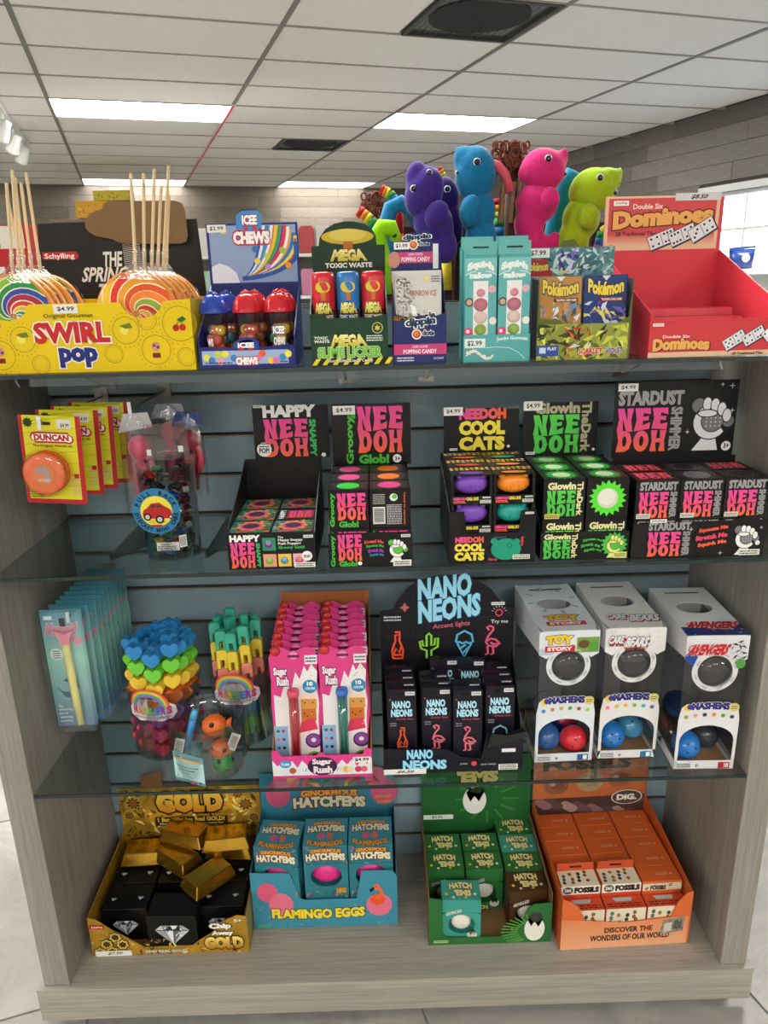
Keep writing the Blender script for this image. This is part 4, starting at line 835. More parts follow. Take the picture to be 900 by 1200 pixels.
Q = PF(.130, .098); glow(Q, .13, .05, .88, .93, '#b4ad8a'); tag_(Q, 0, .80, .24, .96, '$4.99'); logo(Q, .04, .03, .16, .08); Q.circ(.93, .1, .02, '#f0f0ee')
a, b = at(612, 535, .170), at(702, 470, .170)
dbox('toy_display_box', 'black box with glow-green lettering and a spiky green ball carton', .2395, .3765, .012, .172, Z2, .046, a.z, b.z, BK, P, Q, hx=(a.x-.308, b.x-.308), sideh=(.046, .13))
F1 = PF(.063, .064, BK); glow(F1, .08, .08, .95, .92); F1.rect(.04, .02, .4, .14, '#d8c84a'); F1.fine(.06, .04, .38, .12, 2, '#333320')
T1 = PF(.063, .048, BK); T1.star(.5, .5, .42, .32, 16, '#3a9a3a'); T1.circ(.5, .5, .22, '#c8d8b0')
B1 = PF(.063, .064, BK); burst(B1, .5, .5, .46)
for lv in range(2):
    for r in range(3):
        for c in range(2):
            hid = lv == 0 and r > 0
            carton('glow_ball_carton', 'hidden lower carton behind the front ones in the glow display' if hid else '%s %s row carton of the glow display, %s side' % (('lower', 'upper')[lv], Rn[r], ('left', 'right')[c]) + (', spiky green ball on its face' if (lv and c and not r) else ''),
                   'toy carton', .0635, .049, .064, blk, None if hid else {'front': B1 if (lv and c) else F1, 'top': T1}, (.2735+c*.0665, .0145+.0505*r, zt+.0645*lv), group='hidden lower cartons in the glow display' if hid else 'cartons in the glow display', rz=0)
# ---- Stardust shimmer
SG = '#9a9a9c'
def star_(P, x0, y0, x1, y1):
    w, h = x1-x0, y1-y0
    P.text('STARDUST', x0, y0+.76*h, x1, y1, SG, .06); needoh(P, x0, y0, x0+.78*w, y0+.72*h); P.text('SHIMMER', x0+.82*w, y0, x1, y0+.73*h, SG, .05, rot=-90)
P = PF(.204, .059); star_(P, .12, .06, .44, 1.0) ; fist(P, .86, .5, .13, '#f0f0ee', '#77777c', stars=True)
for i, (t_, c) in enumerate((('Squeeze Me', '#e85a4a'), ('Stretch Me', '#e8486c'), ('Squish Me', '#f0683c'))): P.text(t_, .50-.02*(i == 1), .66-.2*i, .72, .80-.2*i, c, .06, warp=lambda a, b: (a, b+.8*a))
P.rect(.82, .04, .98, .2, '#e8e8e0'); P.fine(.83, .06, .97, .18, 2, '#333330'); P.circ(.955, .38, .018, '#f0f0ee'); P.star(.44, .8, .02, .005, 4, '#c8c8cc'); P.star(.68, .12, .02, .005, 4, '#c8c8cc'); P.star(.97, .8, .016, .005, 4, '#c8c8cc'); P.rect(0, .02, .1, .98, '#1a181a')
logo(P, .125, 1.0, .25, 1.1)
Q = PF(.20, .125, BK); star_(Q, .03, .08, .56, .88); fist(Q, .79, .46, .24, '#e6e6ea', '#77777c', stars=True); tag_(Q, .02, .88, .18, .98, '$4.99')
for x, y, r in ((.86,.94,.02),(.94,.92,.03),(.96,.6,.025),(.61,.33,.02)): Q.star(x, y, r, .006, 4, '#c8c8cc')
Q.circ(.94, .13, .04, '#f0f0ee'); Q.text('3+', .92, .1, .965, .17, '#1a1a1a', .03)
a, b = at(716, 537, .128), at(856, 447, .128)
dbox('toy_display_box', 'widest black box, silver and pink lettering and a silver fist', .3795, .5855, .008, .130, Z2, .059, a.z, b.z, BK, P, Q, contour=[(0,.045),(.05,.059),(.74,.059),(.82,.066),(.92,.066),(.95,.059),(1,.059)], hx=(a.x-.4825, b.x-.4825), sideh=(.045, .12), tint='#1b191b', inner='#1b191b')
F1 = PF(.066, .062, BK); star_(F1, .08, .03, .95, .95); F1.rect(.04, .02, .36, .14, '#e0ded0'); F1.fine(.06, .04, .34, .12, 2, '#333330')
Ta = PF(.066, .049, '#19171a'); needoh(Ta, .1, .15, .9, .85, '#f05a4a', '#f04a3a')
Tb = PF(.066, .049, '#19171a'); Tb.circ(.5, .5, .3, '#8a8a8e'); Tb.circ(.5, .5, .26, '#6a6a6e')
Tc = PF(.066, .049, '#19171a'); Tc.circ(.5, .5, .3, '#8a8a8e'); Tc.circ(.5, .5, .28, '#201e20')
for P_ in (Tb, Tc):
    for i in range(16): P_.star(.5+.4*math.cos(i*.39), .5+.42*math.sin(i*.39), .03, .008, 4, '#b8b8bc')
pat = [[Ta, Tb, Tc], [Ta, Tc, Ta]]
for lv in range(2):
    for r in range(2):
        for c in range(3):
            if lv == 0 and r: continue
            carton('shimmer_ball_carton', '%s %s row carton of the shimmer display, %s' % (('lower', 'upper')[lv], ('front', 'back')[r], ('left', 'centre', 'right')[c]), 'toy carton', .0665, .050, .0615, blk,
                   {'front': F1, 'top': pat[r][c]}, (.4145+c*.0675, .0105+.0515*r, zt+.0622*lv), group='cartons in the shimmer display')
for c in range(3): carton('shimmer_ball_carton', 'hidden lower carton at the back of the shimmer display', 'toy carton', .0665, .050, .0615, blk, None, (.4145+c*.0675, .062, zt), group='hidden lower cartons in the shimmer display')

for c in range(2): carton('cat_ball_carton', 'hidden bottom carton under the front ones in the cat ball box', 'toy carton', .063, .049, .046, blk, None, (.1325+c*.0645, .0135, zt), group='hidden bottom cartons in the cat ball box')
# ================================================================== LOWEST GLASS SHELF, right part
# ---- pink pen display
P = PF(.171, .044, '#e2e6ea'); P.rect(0, 0, 1, .12, '#d83a86'); P.poly([(0,1),(1,1),(1,.84)]+[(1-.05*i, .84-(.28 if i % 2 else .04)*(1 if i % 3 else 1.3)) for i in range(1, 20)]+[(0,.84)], '#e0408c')
P.circ(.5, .52, .15, '#3a2440', ry=.42); P.text('Sugar', .40, .54, .60, .86, '#f4e4ee', .05, out='#3a2440', ow=.08); P.text('Rush', .41, .2, .60, .52, '#f4e4ee', .05, out='#3a2440', ow=.08)
P.circ(.13, .66, .06, '#4a90c8', ry=.18); P.text('10 colors', .09, .58, .17, .74, '#f0f4f8', .03); P.rect(.81, .64, .99, .9, '#ecebe4'); P.text('$4.99', .83, .69, .97, .86, '#16181a', .03)
for x, c in ((.2,'#a85a34'),(.74,'#e8b048'),(.78,'#e0d4b0'),(.86,'#d83a6a'),(.92,'#e8606a')): P.circ(x, .35, .035, c)
for i, x in enumerate((.3,.33,.65,.68,.9)): P.line([(x,.3),(x+.01,.45)], .008, ['#e8c84a','#3a90c8','#e8502a'][i % 3])
dbox('pen_display_box', 'pink icing-drip tray packed with carded pens', -.2035, -.0325, .026, .262, Z3, .044, .63, .668, '#e0408c', P, None, inner='#a8743c', sideh=(.044, .235), tint='#a8623a', contour=[(0,.055),(.06,.055),(.09,.044),(.45,.044),(.5,.05),(.55,.044),(.91,.044),(.94,.055),(1,.055)])
def pen_card(lb, x, y, pen, detail, group):
    w, h = .0845, .232
    t = thing('carded_pen', lb, 'pen pack', (x, y, Z3+.0026), group=group); t.rotation_euler = (-.05, 0, 0)
    out = [(-w/2+.004,0),(w/2-.004,0),(w/2-.004,.06),(w/2,.1),(w/2-.002,.15),(w/2-.006,.18),(w/2-.001,.21),(w/2-.006,h-.006),(w/2-.02,h),(.012,h-.004),(0,h-.012),(-.012,h-.004),(-.022,h),(-w/2+.006,h-.003),(-w/2,h-.02),(-w/2+.002,.17),(-w/2,.12)]
    c = MB().prism(out, 0, .001).build('backing_card', card('#dc4288'), t)
    m = MB(); m.smooth = True; m.ell((-w/2+.012, .001, h-.008), (.0095, .005, .009)); m.build('cherry_tab', mat('#c42a2e', .3, kind='gloss'), c)
    P = PF(w, h)
    P.circ(.5, .93, .09, '#e884b4'); P.rect(.38, .915, .62, .935, '#6a2444'); P.rect(.72, .86, .97, .93, '#e6e2ea'); P.fine(.74, .87, .95, .92, 2, '#4a3458')
    if detail:
        P.poly([(.06,.05),(.94,.05),(.94,.42),(.97,.55),(.93,.66),(.96,.8),(.85,.86),(.76,.80),(.7,.85),(.6,.74),(.52,.80),(.42,.66),(.3,.72),(.2,.6),(.06,.62)], '#e9e4e6')
        P.rect(.02, 0, .30, .36, '#8ab4d8'); P.text('Sugar', .08, .76, .36, .84, '#f2e6ee', .05, out='#3a2440', ow=.08); P.text('Rush', .14, .69, .38, .765, '#f2e6ee', .05, out='#3a2440', ow=.08)
        P.circ(.80, .68, .15, '#2a8ab8', ry=.055); P.text('10', .74, .685, .86, .72, '#f0f4f8', .05); P.text('COLORS', .7, .655, .9, .675, '#f0f4f8', .03)
        for i in range(8): P.circ(.1+.11*(i % 2), .32-.07*(i//2), .035, ['#3a6a4a','#c83a3a','#e0783a','#7a3a9a','#3a5ab0','#2a2a2a','#d84a8a','#c8a83a'][i])
        P.rect(.60, .50, .92, .58, '#d89a4c'); P.poly([(.58,.58),(.94,.58),(.9,.62),(.62,.62)], '#f0d8c0'); P.rect(.60, .40, .90, .50, '#c8702c'); P.poly([(.52,.30),(.92,.33),(.86,.42),(.6,.4)], '#d83a5a')
        P.circ(.82, .235, .17, '#4a2440'); P.circ(.82, .24, .14, '#8a4a9a'); P.circ(.82, .24, .05, '#e8dce6'); P.circ(.82, .09, .15, '#7ab84a'); P.circ(.82, .10, .07, '#4a2a30')
        for x, y in ((.66,.46),(.82,.47),(.72,.44),(.68,.55),(.84,.55)): P.circ(x, y, .018, '#5a2a1c', n=8)
        for i in range(14): x, y = r_.uniform(.34, .95), r_.uniform(.3, .82); P.line([(x,y),(x+.03,y+.012)], .012, ['#e8c84a','#3a90c8','#e8502a','#4ab878'][i % 4])
    P.build('printed_front', c, FRONT(-w/2, 0, 0))
    m = MB(); m.smooth = True; px = -.003; m.tube([(px, -.009, .02), (px, -.009, .145)], .0085, n=12); b = m.build('pen_barrel', clear_mat('pen_'+pen.strip('#'), mix3(pen, '#ffffff', .5), gloss=.4, rough=.06), t) if detail else None
    if detail:
        m = MB(); m.smooth = True
        for k in range(4): m.tube([(px+.004*math.cos(k*1.57), -.009+.004*math.sin(k*1.57), .025), (px+.004*math.cos(k*1.57), -.009+.004*math.sin(k*1.57), .14)], .0016, n=6)
        m.build('ink_refills', mat({'#e86a84': '#d83a5a', '#7ac0c8': '#3aa890'}[pen], .3, kind='plastic'), b)
        m = MB(); m.smooth = True; m.lathe([(0, .0), (.0095, .0), (.0105, .005), (.0095, .012), (0, .013)], c=(px, -.009, .145), n=16); m.build('pen_top', mat({'#e86a84': '#d84a6a', '#7ac0c8': '#3a6ac8'}[pen], .25, kind='plastic'), t)
        m = MB(); m.smooth = True; m.lathe([(0, .0), (.0035, .0), (.0088, .012), (.009, .025), (.0, .025)], c=(px, -.009, .003), n=12); m.build('pen_grip', mat({'#e86a84': '#e07a94', '#7ac0c8': '#a884c0'}[pen], .35, kind='plastic'), t)
    return t
for c, (x, pen, nm) in enumerate(((-.160, '#e86a84', 'pink'), (-.077, '#7ac0c8', 'teal'))):
    first = None; back = None
    for r in range(8):
        y = .050+.0262*r; dx = (.003*(r % 2)-.001*r)
        if r == 0: pen_card('front card with a see-through %s pen in the pink tray' % nm, x, y, pen, True, 'carded pens in the pink tray')
        elif back is None: back = pen_card('pink card with a red cherry tab in the %s column, next behind the front card' % ('left', 'right')[c], x+dx, y, pen, False, 'carded pens in the pink tray')
        else: dup(back, (x+dx, y, Z3+.0026), label='pink card with a red cherry tab in the %s column, %s behind the front card' % (('left', 'right')[c], ('', '', 'second', 'third', 'fourth', 'fifth', 'sixth', 'last')[r]), rot=(-.05, 0, 0))
# ---- neon light display
def neon(P, cx, cy, s, kind, col, w=.02):
    k = P.w/P.h; T = lambda L: [(cx+x*s, cy+y*s*k) for x, y in L]
    if kind == 'flamingo': LS = [[(-.1,.75),(-.25,.95),(-.05,1.05),(.15,.95),(.15,.75),(-.05,.5),(-.2,.25),(-.3,-.1),(-.1,-.35),(.35,-.4),(.6,-.2),(.3,.1),(-.05,.15),(-.2,.0)], [(-.2,-.35),(-.15,-.9),(-.35,-.95)], [(.15,-.4),(.2,-.9),(0,-.95)], [(.6,-.2),(.2,-.25),(0,-.1)]]
    elif kind == 'bottle': LS = [[(-.3,-.9),(-.35,-.3),(-.12,.35),(-.15,.75),(.15,.75),(.12,.35),(.35,-.3),(.3,-.9),(-.3,-.9)], [(-.25,-.6),(-.1,-.2),(.1,-.5),(.22,-.1)], [(-.15,.95),(.15,.95),(.15,.75)], [(-.3,-.65),(.3,-.65)]]
    elif kind == 'cactus': LS = [[(-.15,-.9),(-.15,-.35),(-.5,-.2),(-.6,.3),(-.42,.35),(-.38,.0),(-.15,-.05),(-.15,.7),(0,.85),(.15,.7),(.15,-.0),(.35,.05),(.4,.5),(.58,.5),(.55,-.1),(.15,-.35),(.15,-.9)]]
    else: LS = [[(-.55,.1),(-.45,.6),(0,.85),(.45,.6),(.55,.1),(.3,-.02),(.1,.08),(-.1,-.02),(-.3,.08),(-.55,.1)], [(-.45,0),(0,-1),(.45,0)], [(-.25,-.35),(.1,-.1)], [(-.1,-.7),(.28,-.3)]]
    for L in LS: P.line(T(L), w, mix3(col, '#101018', .55)); P.line(T(L), w*.5, col)
def nano(P, x0, y0, x1, y1, c='#5ab8e0'):
    h = y1-y0; P.text('NANO', x0+.03*(x1-x0), y0+h*.52, x1-.1*(x1-x0), y1, '#9adcf4', .05, out='#1f5a8a', ow=.03); P.text('NEONS', x0, y0, x1, y0+h*.46, '#9adcf4', .05, out='#1f5a8a', ow=.03)
NB = '#17151f'
def bricks(P, n, m, col='#231f2e'):
    for i in range(n): P.rect(0, i/n, 1, i/n+.004, col)
    for i in range(n):
        for j in range(m): P.rect((j+.5*(i % 2))/m, i/n, (j+.5*(i % 2))/m+.004, min(1, (i+1)/n), col)
Q = PF(.238, .150)
def dhw(v): return .5 if v < .55 else .42*math.sqrt(max(0, 1-((v-.5)/.5)**2))
for i in range(1, 9):
    hw_ = dhw(i/9)-.01; Q.rect(.49-hw_ if hw_ < .45 else .005, i/9, .49+hw_ if hw_ < .45 else .995, i/9+.005, '#2a2535')
    for j in range(9):
        u_ = (j+.5*(i % 2))/8
        if abs(u_-.49) < min(dhw((i+1)/9), .48)-.02: Q.rect(u_, i/9, u_+.004, (i+1)/9, '#2a2535')
Q.text('NANO', .29, .66, .69, .96, '#9adcf4', .05, out='#1f5a8a', ow=.03, warp=lambda a, b: (a, b+.25*a)); Q.text('NEONS', .29, .38, .76, .68, '#9adcf4', .05, out='#1f5a8a', ow=.03, warp=lambda a, b: (a, b+.3*a)) 
Q.text('Accent lights', .40, .29, .68, .37, '#e06a84', .01, warp=lambda a, b: (a, b+.5*a))
Q.text('Try me', .84, .35, .97, .41, '#e6e6ea', .02); Q.ring(.90, .50, .03, .01, '#d84a5a')
for i in range(7): Q.line([(.90+.045*math.cos(.3+i*.42), .50+.07*math.sin(.3+i*.42)), (.90+.06*math.cos(.3+i*.42), .50+.095*math.sin(.3+i*.42))], .004, '#e6e6ea')
Q.rect(.84, .6, .94, .64, '#e6e6ea'); Q.text('Schylling', .85, .61, .93, .63, '#222222', .01); Q.fine(.03, .42, .16, .5, 2, '#c8c8d0'); Q.star(.19, .6, .04, .02, 4, '#b86a5a')
neon(Q, .13, .10, .12, 'bottle', '#ff5a3a', .02); neon(Q, .37, .09, .12, 'cactus', '#96e040', .02); neon(Q, .64, .11, .12, 'cone', '#6ac8f4', .02); neon(Q, .84, .13, .12, 'flamingo', '#ff6a94', .02)
P = PF(.237, .048); bricks(P, 4, 10); P.text('NANO', .17, .60, .36, 1.0, '#9adcf4', .05, out='#1f5a8a', ow=.03); P.text('NEONS', .14, .16, .46, .56, '#9adcf4', .05, out='#1f5a8a', ow=.03); P.rect(0, -.02, .31, .2, '#ece9e4'); P.text('$6.50', .1, .03, .22, .15, '#16181a', .03, shear=.15)
P.text('press', .56, .3, .61, .38, '#c8c8d0', .02); P.circ(.66, .36, .02, '#d84a5a'); P.text('and twist', .71, .28, .82, .36, '#c8c8d0', .02)
P.rect(.84, .06, .98, .3, '#e4e2dc'); P.fine(.85, .08, .97, .28, 3, '#333330'); P.rect(.86, .8, .96, .95, '#e4e2e4')
t = dbox('light_display_box', 'black dome-topped light display with neon outline drawings', -.0125, .2285, .030, .152, Z3, .048, .590, .740, NB, P, Q, contour=[(0,.05),(.25,.047),(.46,.046),(.55,.03),(.7,.025),(.74,.075),(.85,.07),(1,.084)],
     hcont=[(0,.0),(0,.56),(.1,.58),(.13,.68),(.2,.84),(.3,.95),(.44,1.0),(.58,1.0),(.72,.93),(.83,.80),(.89,.66),(.93,.60),(1,.56),(1,0)], tint='#141219', inner='#141219')
m = MB(); m.prism([(.165, .050), (.228, .068), (.232, .082), (.20, .074), (.172, .078)], -.006, -.003, 'xz', Matrix.Translation((-.1205+.0125, 0, 0))); m.build('torn_front_flap', mat('#17161b', .15, kind='film', bump=.5, scale=60), t)
def nano_card(lb, x, y, kind, col, h=.150, z=None):
    o = carton('neon_light_pack', lb, 'light pack', .0505, .013, h, card('#1b1826', .25), None, (x, y, z or Z3+.0026), group='small neon light packs', rx=-.04)
    P = PF(.050, .145, '#1a1724'); bricks(P, 14, 5, '#26222f'); P.text('NANO', .16, .76, .80, .86, '#b8e6f4', .05, out='#2a6a9a', ow=.02); P.text('NEONS', .12, .65, .86, .75, '#b8e6f4', .05, out='#2a6a9a', ow=.02); P.text('Groovy Glow', .3, .60, .9, .635, '#c8506c', .01)
    P.rect(.62, .93, .95, .98, '#dcdce0'); P.text('Schylling', .65, .94, .92, .97, '#222222', .01); P.rect(.3, .93, .5, .96, '#08080a'); P.fine(.08, .52, .3, .58, 2, '#8a8a94'); P.star(.1, .88, .05, .02, 4, '#b86a5a')
    P.build('printed_front', o, FRONT(-.025, 0, h-.146))
    if kind:
        P2 = PF(.05, .07); neon(P2, .5, .5, .46, kind, col, .08); q = P2.build('neon_outline', o, FRONT(-.025, -.003, h-.129)); 
        for p in [q]: p['label'] = 'glowing-coloured %s tube outline' % {'flamingo': 'pink flamingo', 'bottle': 'red bottle', 'cone': 'pale blue ice cream cone'}[kind]
    return o
cols_ = ((.0215, 'bottle', '#e0603c', 'leftmost', 4, .050), (.0815, 'flamingo', '#e8788c', 'second', 3, .052), (.1345, 'flamingo', '#e8788c', 'third', 2, .044), (.1915, 'cone', '#8ac4d4', 'rightmost', 4, .052))
for x, kind, col, nm, n, y in cols_:
    for r in range(n): nano_card(('front neon pack with %s, %s column' % ({'flamingo': 'a pink flamingo', 'bottle': 'a red bottle', 'cone': 'a pale ice cream cone'}[kind], nm)) if r == 0 else '%s pack of the %s column in the neon light display' % (('', 'second', 'third', 'rear')[r], nm), x-.001*r, y+.019*r, kind if r == 0 else None, col, .148+.003*r)
nano_card('taller rear neon light pack, left of the two at mid display', .100, .112, None, None, .170); nano_card('taller rear neon light pack, right of the two at mid display', .1475, .110, None, None, .168)
# ---- three tall capsule boxes
def capsule(nm, label, c1, c2, loc, r, rot, group, sticker=None):
    t = thing(nm, label, 'capsule', loc, group=group); t.rotation_euler = rot
    a = [(r*math.cos(q*PI/16), r*math.sin(q*PI/16)) for q in range(0, 9)]
    for s, c, n in ((1, c1, 'lid_half'), (-1, c2, 'base_half')):
        m = MB(); m.smooth = True; m.lathe([(x, s*y) for x, y in a], n=24); o = m.build(n, mat(c, .18, kind='shell'), t)
    m = MB(); m.smooth = True; m.lathe([(r*.98, -.0016), (r*1.025, -.0016), (r*1.025, .0016), (r*.98, .0016)], n=24); m.build('seam_ring', mat(c2, .2, kind='shell'), t)
    m = MB(); 
    for q in range(3): a_ = q*.5; m.lathe([(0, .0), (.002, .0), (.002, .0008), (0, .0008)], n=8, M=Matrix.Rotation(a_*4, 4, 'Z')@Matrix.Translation((r*.35, 0, r*.93)))
    m.build('vent_dots', mat('#222226', .5, kind='dot'), t)
    return t
def hole_plate(m, w, h, cx, cz, rx, rz_, M, th=.0012, n=32):
    for q in range(n):
        A = []
        for a in (2*PI*q/n, 2*PI*(q+1)/n):
            c, s = math.cos(a), math.sin(a); ks = []
            if c > 1e-9: ks.append((w/2-cx)/c)
            if c < -1e-9: ks.append((-w/2-cx)/c)
            if s > 1e-9: ks.append((h-cz)/s)
            if s < -1e-9: ks.append((0-cz)/s)
            k = min(ks); A.append(((cx+rx*c, cz+rz_*s), (cx+k*c, cz+k*s)))
        (i0, o0), (i1, o1) = A; m.prism([i0, o0, o1, i1], 0, th, 'xz', M)
def capsule_box(label, x, y, rz, body, logo_fn, shade, idx, caps, pr, group='tall capsule boxes'):
    w, h, d = .102, .255, .195; t = thing('capsule_box', label, 'toy box', (x, y, Z3+.0004), rz, group)
    cm = card(body); th = .0013; rc, rr = .745*h, .37*w
    MB().box(-w/2, 0, 0, w/2, d, th).build('bottom_panel', mat('#a8825a', .7, kind='kraft'), t); MB().box(-w/2, d-th, th, w/2, d, h).build('back_panel', cm, t)
    up = [(-w/2, .83*h), (-w/2, h), (w/2, h), (w/2, .83*h), (rr, .745*h)]
    m = MB(); m.prism([(-w/2, .83*h), (-w/2, h-.001), (w/2, h-.001), (w/2, .83*h), (rr, .80*h), (rr*.86, rc+rr*.5), (0, rc+rr*.80), (-rr*.86, rc+rr*.5), (-rr, .80*h)], 0, th)
    R1, R2 = rr, rr*.76
    for q in range(32):
        a0, a1 = 2*PI*q/32, 2*PI*(q+1)/32
        m.prism([(R2*math.cos(a0), rc+R2*math.sin(a0)), (R1*math.cos(a0), rc+R1*math.sin(a0)), (R1*math.cos(a1), rc+R1*math.sin(a1)), (R2*math.cos(a1), rc+R2*math.sin(a1))], -.0006, th-.0006)
    fu = m.build('front_panel', cm, t)
    arch = [(-w/2, 0), (-w/2, .38*h), (-w*.46, .47*h), (-w*.38, .50*h), (w*.38, .50*h), (w*.46, .47*h), (w/2, .38*h), (w/2, 0), (w*.45, 0.06*h), (w*.45, .22*h)]+[(w*.45*math.cos(a), .22*h+.12*h*math.sin(a)) for a in [PI*i/12 for i in range(1, 12)]]+[(-w*.45, .22*h), (-w*.45, .06*h)]
    m = MB(); m.prism(arch, 0, th); m.box(-w/2+.0, 0, 0, w/2, th, .065*h); fl_ = m.build('front_panel', cm, t)
    MB().box(-w/2+.001, th+.0002, .36*h, w/2-.001, th+.0008, .86*h).build('clear_front', clear_mat('dark_film', (.62, .62, .64), gloss=.25), t)
    # porthole backing card and dome
    m = MB(); m.lathe([(0, 0), (R2+.002, 0), (R2+.002, .001), (0, .001)], n=28, M=Matrix.Translation((0, .016, rc))@Matrix.Rotation(PI/2, 4, 'X')); m.build('porthole_backing', card('#4a4745'), t)
    m = MB(); m.smooth = True; m.lathe([(R2, 0), (R2*.9, .008), (R2*.6, .013), (0, .015)], n=24, M=Matrix.Translation((0, .0, rc))@Matrix.Rotation(PI/2, 4, 'X')); m.build('porthole_dome', clear_mat('clear_dome', (.93, .93, .93), gloss=.3), t)
    for s in (-1, 1):
        m = MB(); xx = s*(w/2-th/2)-th/2
        m.prism([(th, .84*h), (d-th, .72*h), (d-th, h-.001), (th, h-.001)], xx, xx+th, 'yz'); m.build('side_panel', cm, t); m = MB(); m.prism([(th, 0), (d-th, 0), (d-th, .30*h), (d*.7, .1*h), (th, .06*h)], xx, xx+th, 'yz'); m.build('side_panel', cm, t)
        MB().box(s*(w/2-.0022)-.0003, th*2, .05*h, s*(w/2-.0022)+.0003, d-th*2, .88*h).build('clear_side', clear_mat('side_film', (.75, .75, .77), gloss=.2), t)
    m = MB(); hole_plate(m, w, d, 0, d*.55, w*.30, d*.115, Matrix(((1,0,0,0),(0,0,1,0),(0,1,0,0),(0,0,0,1)))@Matrix.Identity(4)); 
    tp = m.build('top_panel', cm, t); tp.location = (0, 0, h-.0012); 
    PTp = PF(w, d); PTp.rect(.2, .86, .8, .885, '#1e1c1a'); logo_fn(PTp, .12, .10, .88, .30, True); pr(PTp, True); PTp.build('printed_top', tp, TOP(-w/2, 0, .0013)); 
    PU = PF(w, h); pr(PU, False); logo_fn(PU, .05, .85, .62, .965, False); 
    for a in range(8):
        A = a*PI/4+.3; PU.line([(.5+.325*math.cos(A-.15), .745+.325*w/h*math.sin(A-.15)), (.5+.325*math.cos(A+.15), .745+.325*w/h*math.sin(A+.15))], .03, '#b8b8bc')
    PU.build('printed_front', fu, FRONT(-w/2, -.0006, 0))
    PL = PF(w, h)
    PL.text('MASHEMS', .20, .455, .82, .51, '#2a2470', .07, out='#e8e8f0', ow=.05, warp=arcw(.1)); PL.circ(.14, .475, .07, '#e8c83a'); PL.circ(.17, .48, .05, '#3a3a9a'); PL.star(.89, .475, .09, .075, 14, '#d8cc7a'); PL.fine(.84, .46, .94, .49, 2, '#6a5a2a')
    for i in range(6): PL.circ(.12+.15*i, .405+.018*math.sin(PI*i/5), .036, [['#4a90c8','#c87a5a','#c8a050','#5aa04a','#8a5a3a','#a8c84a'],['#e87aa0','#e8c04a','#f0b03a','#7ab85a','#4aa0c0','#5a6a8a'],['#8aa03a','#c8a890','#3a3a40','#e0883a','#5a9a3a','#3a3a3e']][idx][i])
    PL.fine(.05, .012, .28, .05, 3, '#5a5a5a'); PL.text('4+', .36, .015, .41, .045, '#333333', .02); PL.rect(.74, .008, .93, .055, ['#2a5a8a', '#2a7aa8', '#b82a3a'][idx]); PL.text(['1', '1', '10'][idx], .84, .014, .91, .048, '#f4f4f4', .04)
    PL.build('printed_front', fl_, FRONT(-w/2, 0, 0))
    sp = [o for o in t.children if o.name.startswith('side_panel')]
    S = PF(d, h, None); shards(S, 18, shade, .35, .0, 1, .28, .08); S.build('printed_side', sp[0], frame((-w/2, d, 0), (0,-1,0), (0,0,1)))
    for i, (dx, dy, c1, c2, rx_) in enumerate(caps):
        v = Matrix.Rotation(rz, 3, 'Z')@Vector((dx, dy, 0))
        capsule('toy_capsule', '%s capsule inside the %s box' % (('front left', 'front right', 'upper stacked', 'rear')[i], ('leftmost tall capsule', 'middle tall capsule', 'rightmost tall capsule')[idx]), c1, c2, (x+v.x, y+v.y, Z3+.0030+.0255*1.03+(.049 if i == 2 else 0)), .0245, (rx_, .2*i, 0), 'toy capsules in the tall boxes')
    return t
def toy_logo(P, x0, y0, x1, y1, top):
    h = y1-y0; P.text('TOY', x0+.1*(x1-x0), y0+.42*h, x1-.1*(x1-x0), y1, '#f0c81e', .09, out='#1f4a9a', ow=.05, warp=arcw(.15)); P.rect(x0+.08*(x1-x0), y0, x1-.05*(x1-x0), y0+.38*h, '#c41e2a'); P.text('STORY', x0+.14*(x1-x0), y0+.08*h, x1-.12*(x1-x0), y0+.32*h, '#f4f0e8', .06)
def care_logo(P, x0, y0, x1, y1, top):
    h = y1-y0; w = x1-x0; P.text('CARE', x0, y0+.35*h, x0+.44*w, y0+.85*h, '#e8e8ea', .06, out='#1c1a1c', ow=.05, shear=.15, shadow='#a82a34'); P.text('BEARS', x0+.5*w, y0+.1*h, x1+.15*w, y0+.75*h, '#e8e8ea', .06, out='#1c1a1c', ow=.05, shear=.15, shadow='#a82a34'); P.circ(x0+.47*w, y0+.6*h, .03, '#c42a34')
def av_logo(P, x0, y0, x1, y1, top):
    h = y1-y0; P.text('AVENGERS', x0, y0+.1*h, x1+.1*(x1-x0), y0+.8*h, '#c41f2e', .06, out='#e8d0d0', ow=.03, shear=.15); P.ring(x0+.09*(x1-x0), y0+.5*h, .07, .015, '#c41f2e')
def toy_pr(P, top):
    if top:
        for i in range(8): P.poly([(.5,.2),(.5+.9*math.cos(i*.785),.2+.9*math.sin(i*.785)),(.5+.9*math.cos(i*.785+.35),.2+.9*math.sin(i*.785+.35))], '#a4b4c8') if 0 else P.line([(.5+.35*math.cos(i*.785+.2), .62+.22*math.sin(i*.785+.2)), (.5+.46*math.cos(i*.785+.2), .62+.3*math.sin(i*.785+.2))], .05, '#a9b9cc')
    else: P.rect(.62, .84, .99, .95, '#7aa04a'); P.circ(.74, .90, .10, '#6a4a30', ry=.03); P.circ(.55, .88, .05, '#b05a3a'); P.circ(.9, .88, .09, '#5a9a3a', ry=.04); P.poly([(0,.83),(.2,.83),(.3,.86),(.0,.88)], '#b8c4d4')
def care_pr(P, top):
    for i in range(26): P.star(r_.uniform(.06, .94), r_.uniform(.02, .5) if top else r_.uniform(.86, .99), .02, .01, 5, '#c8c4cc')
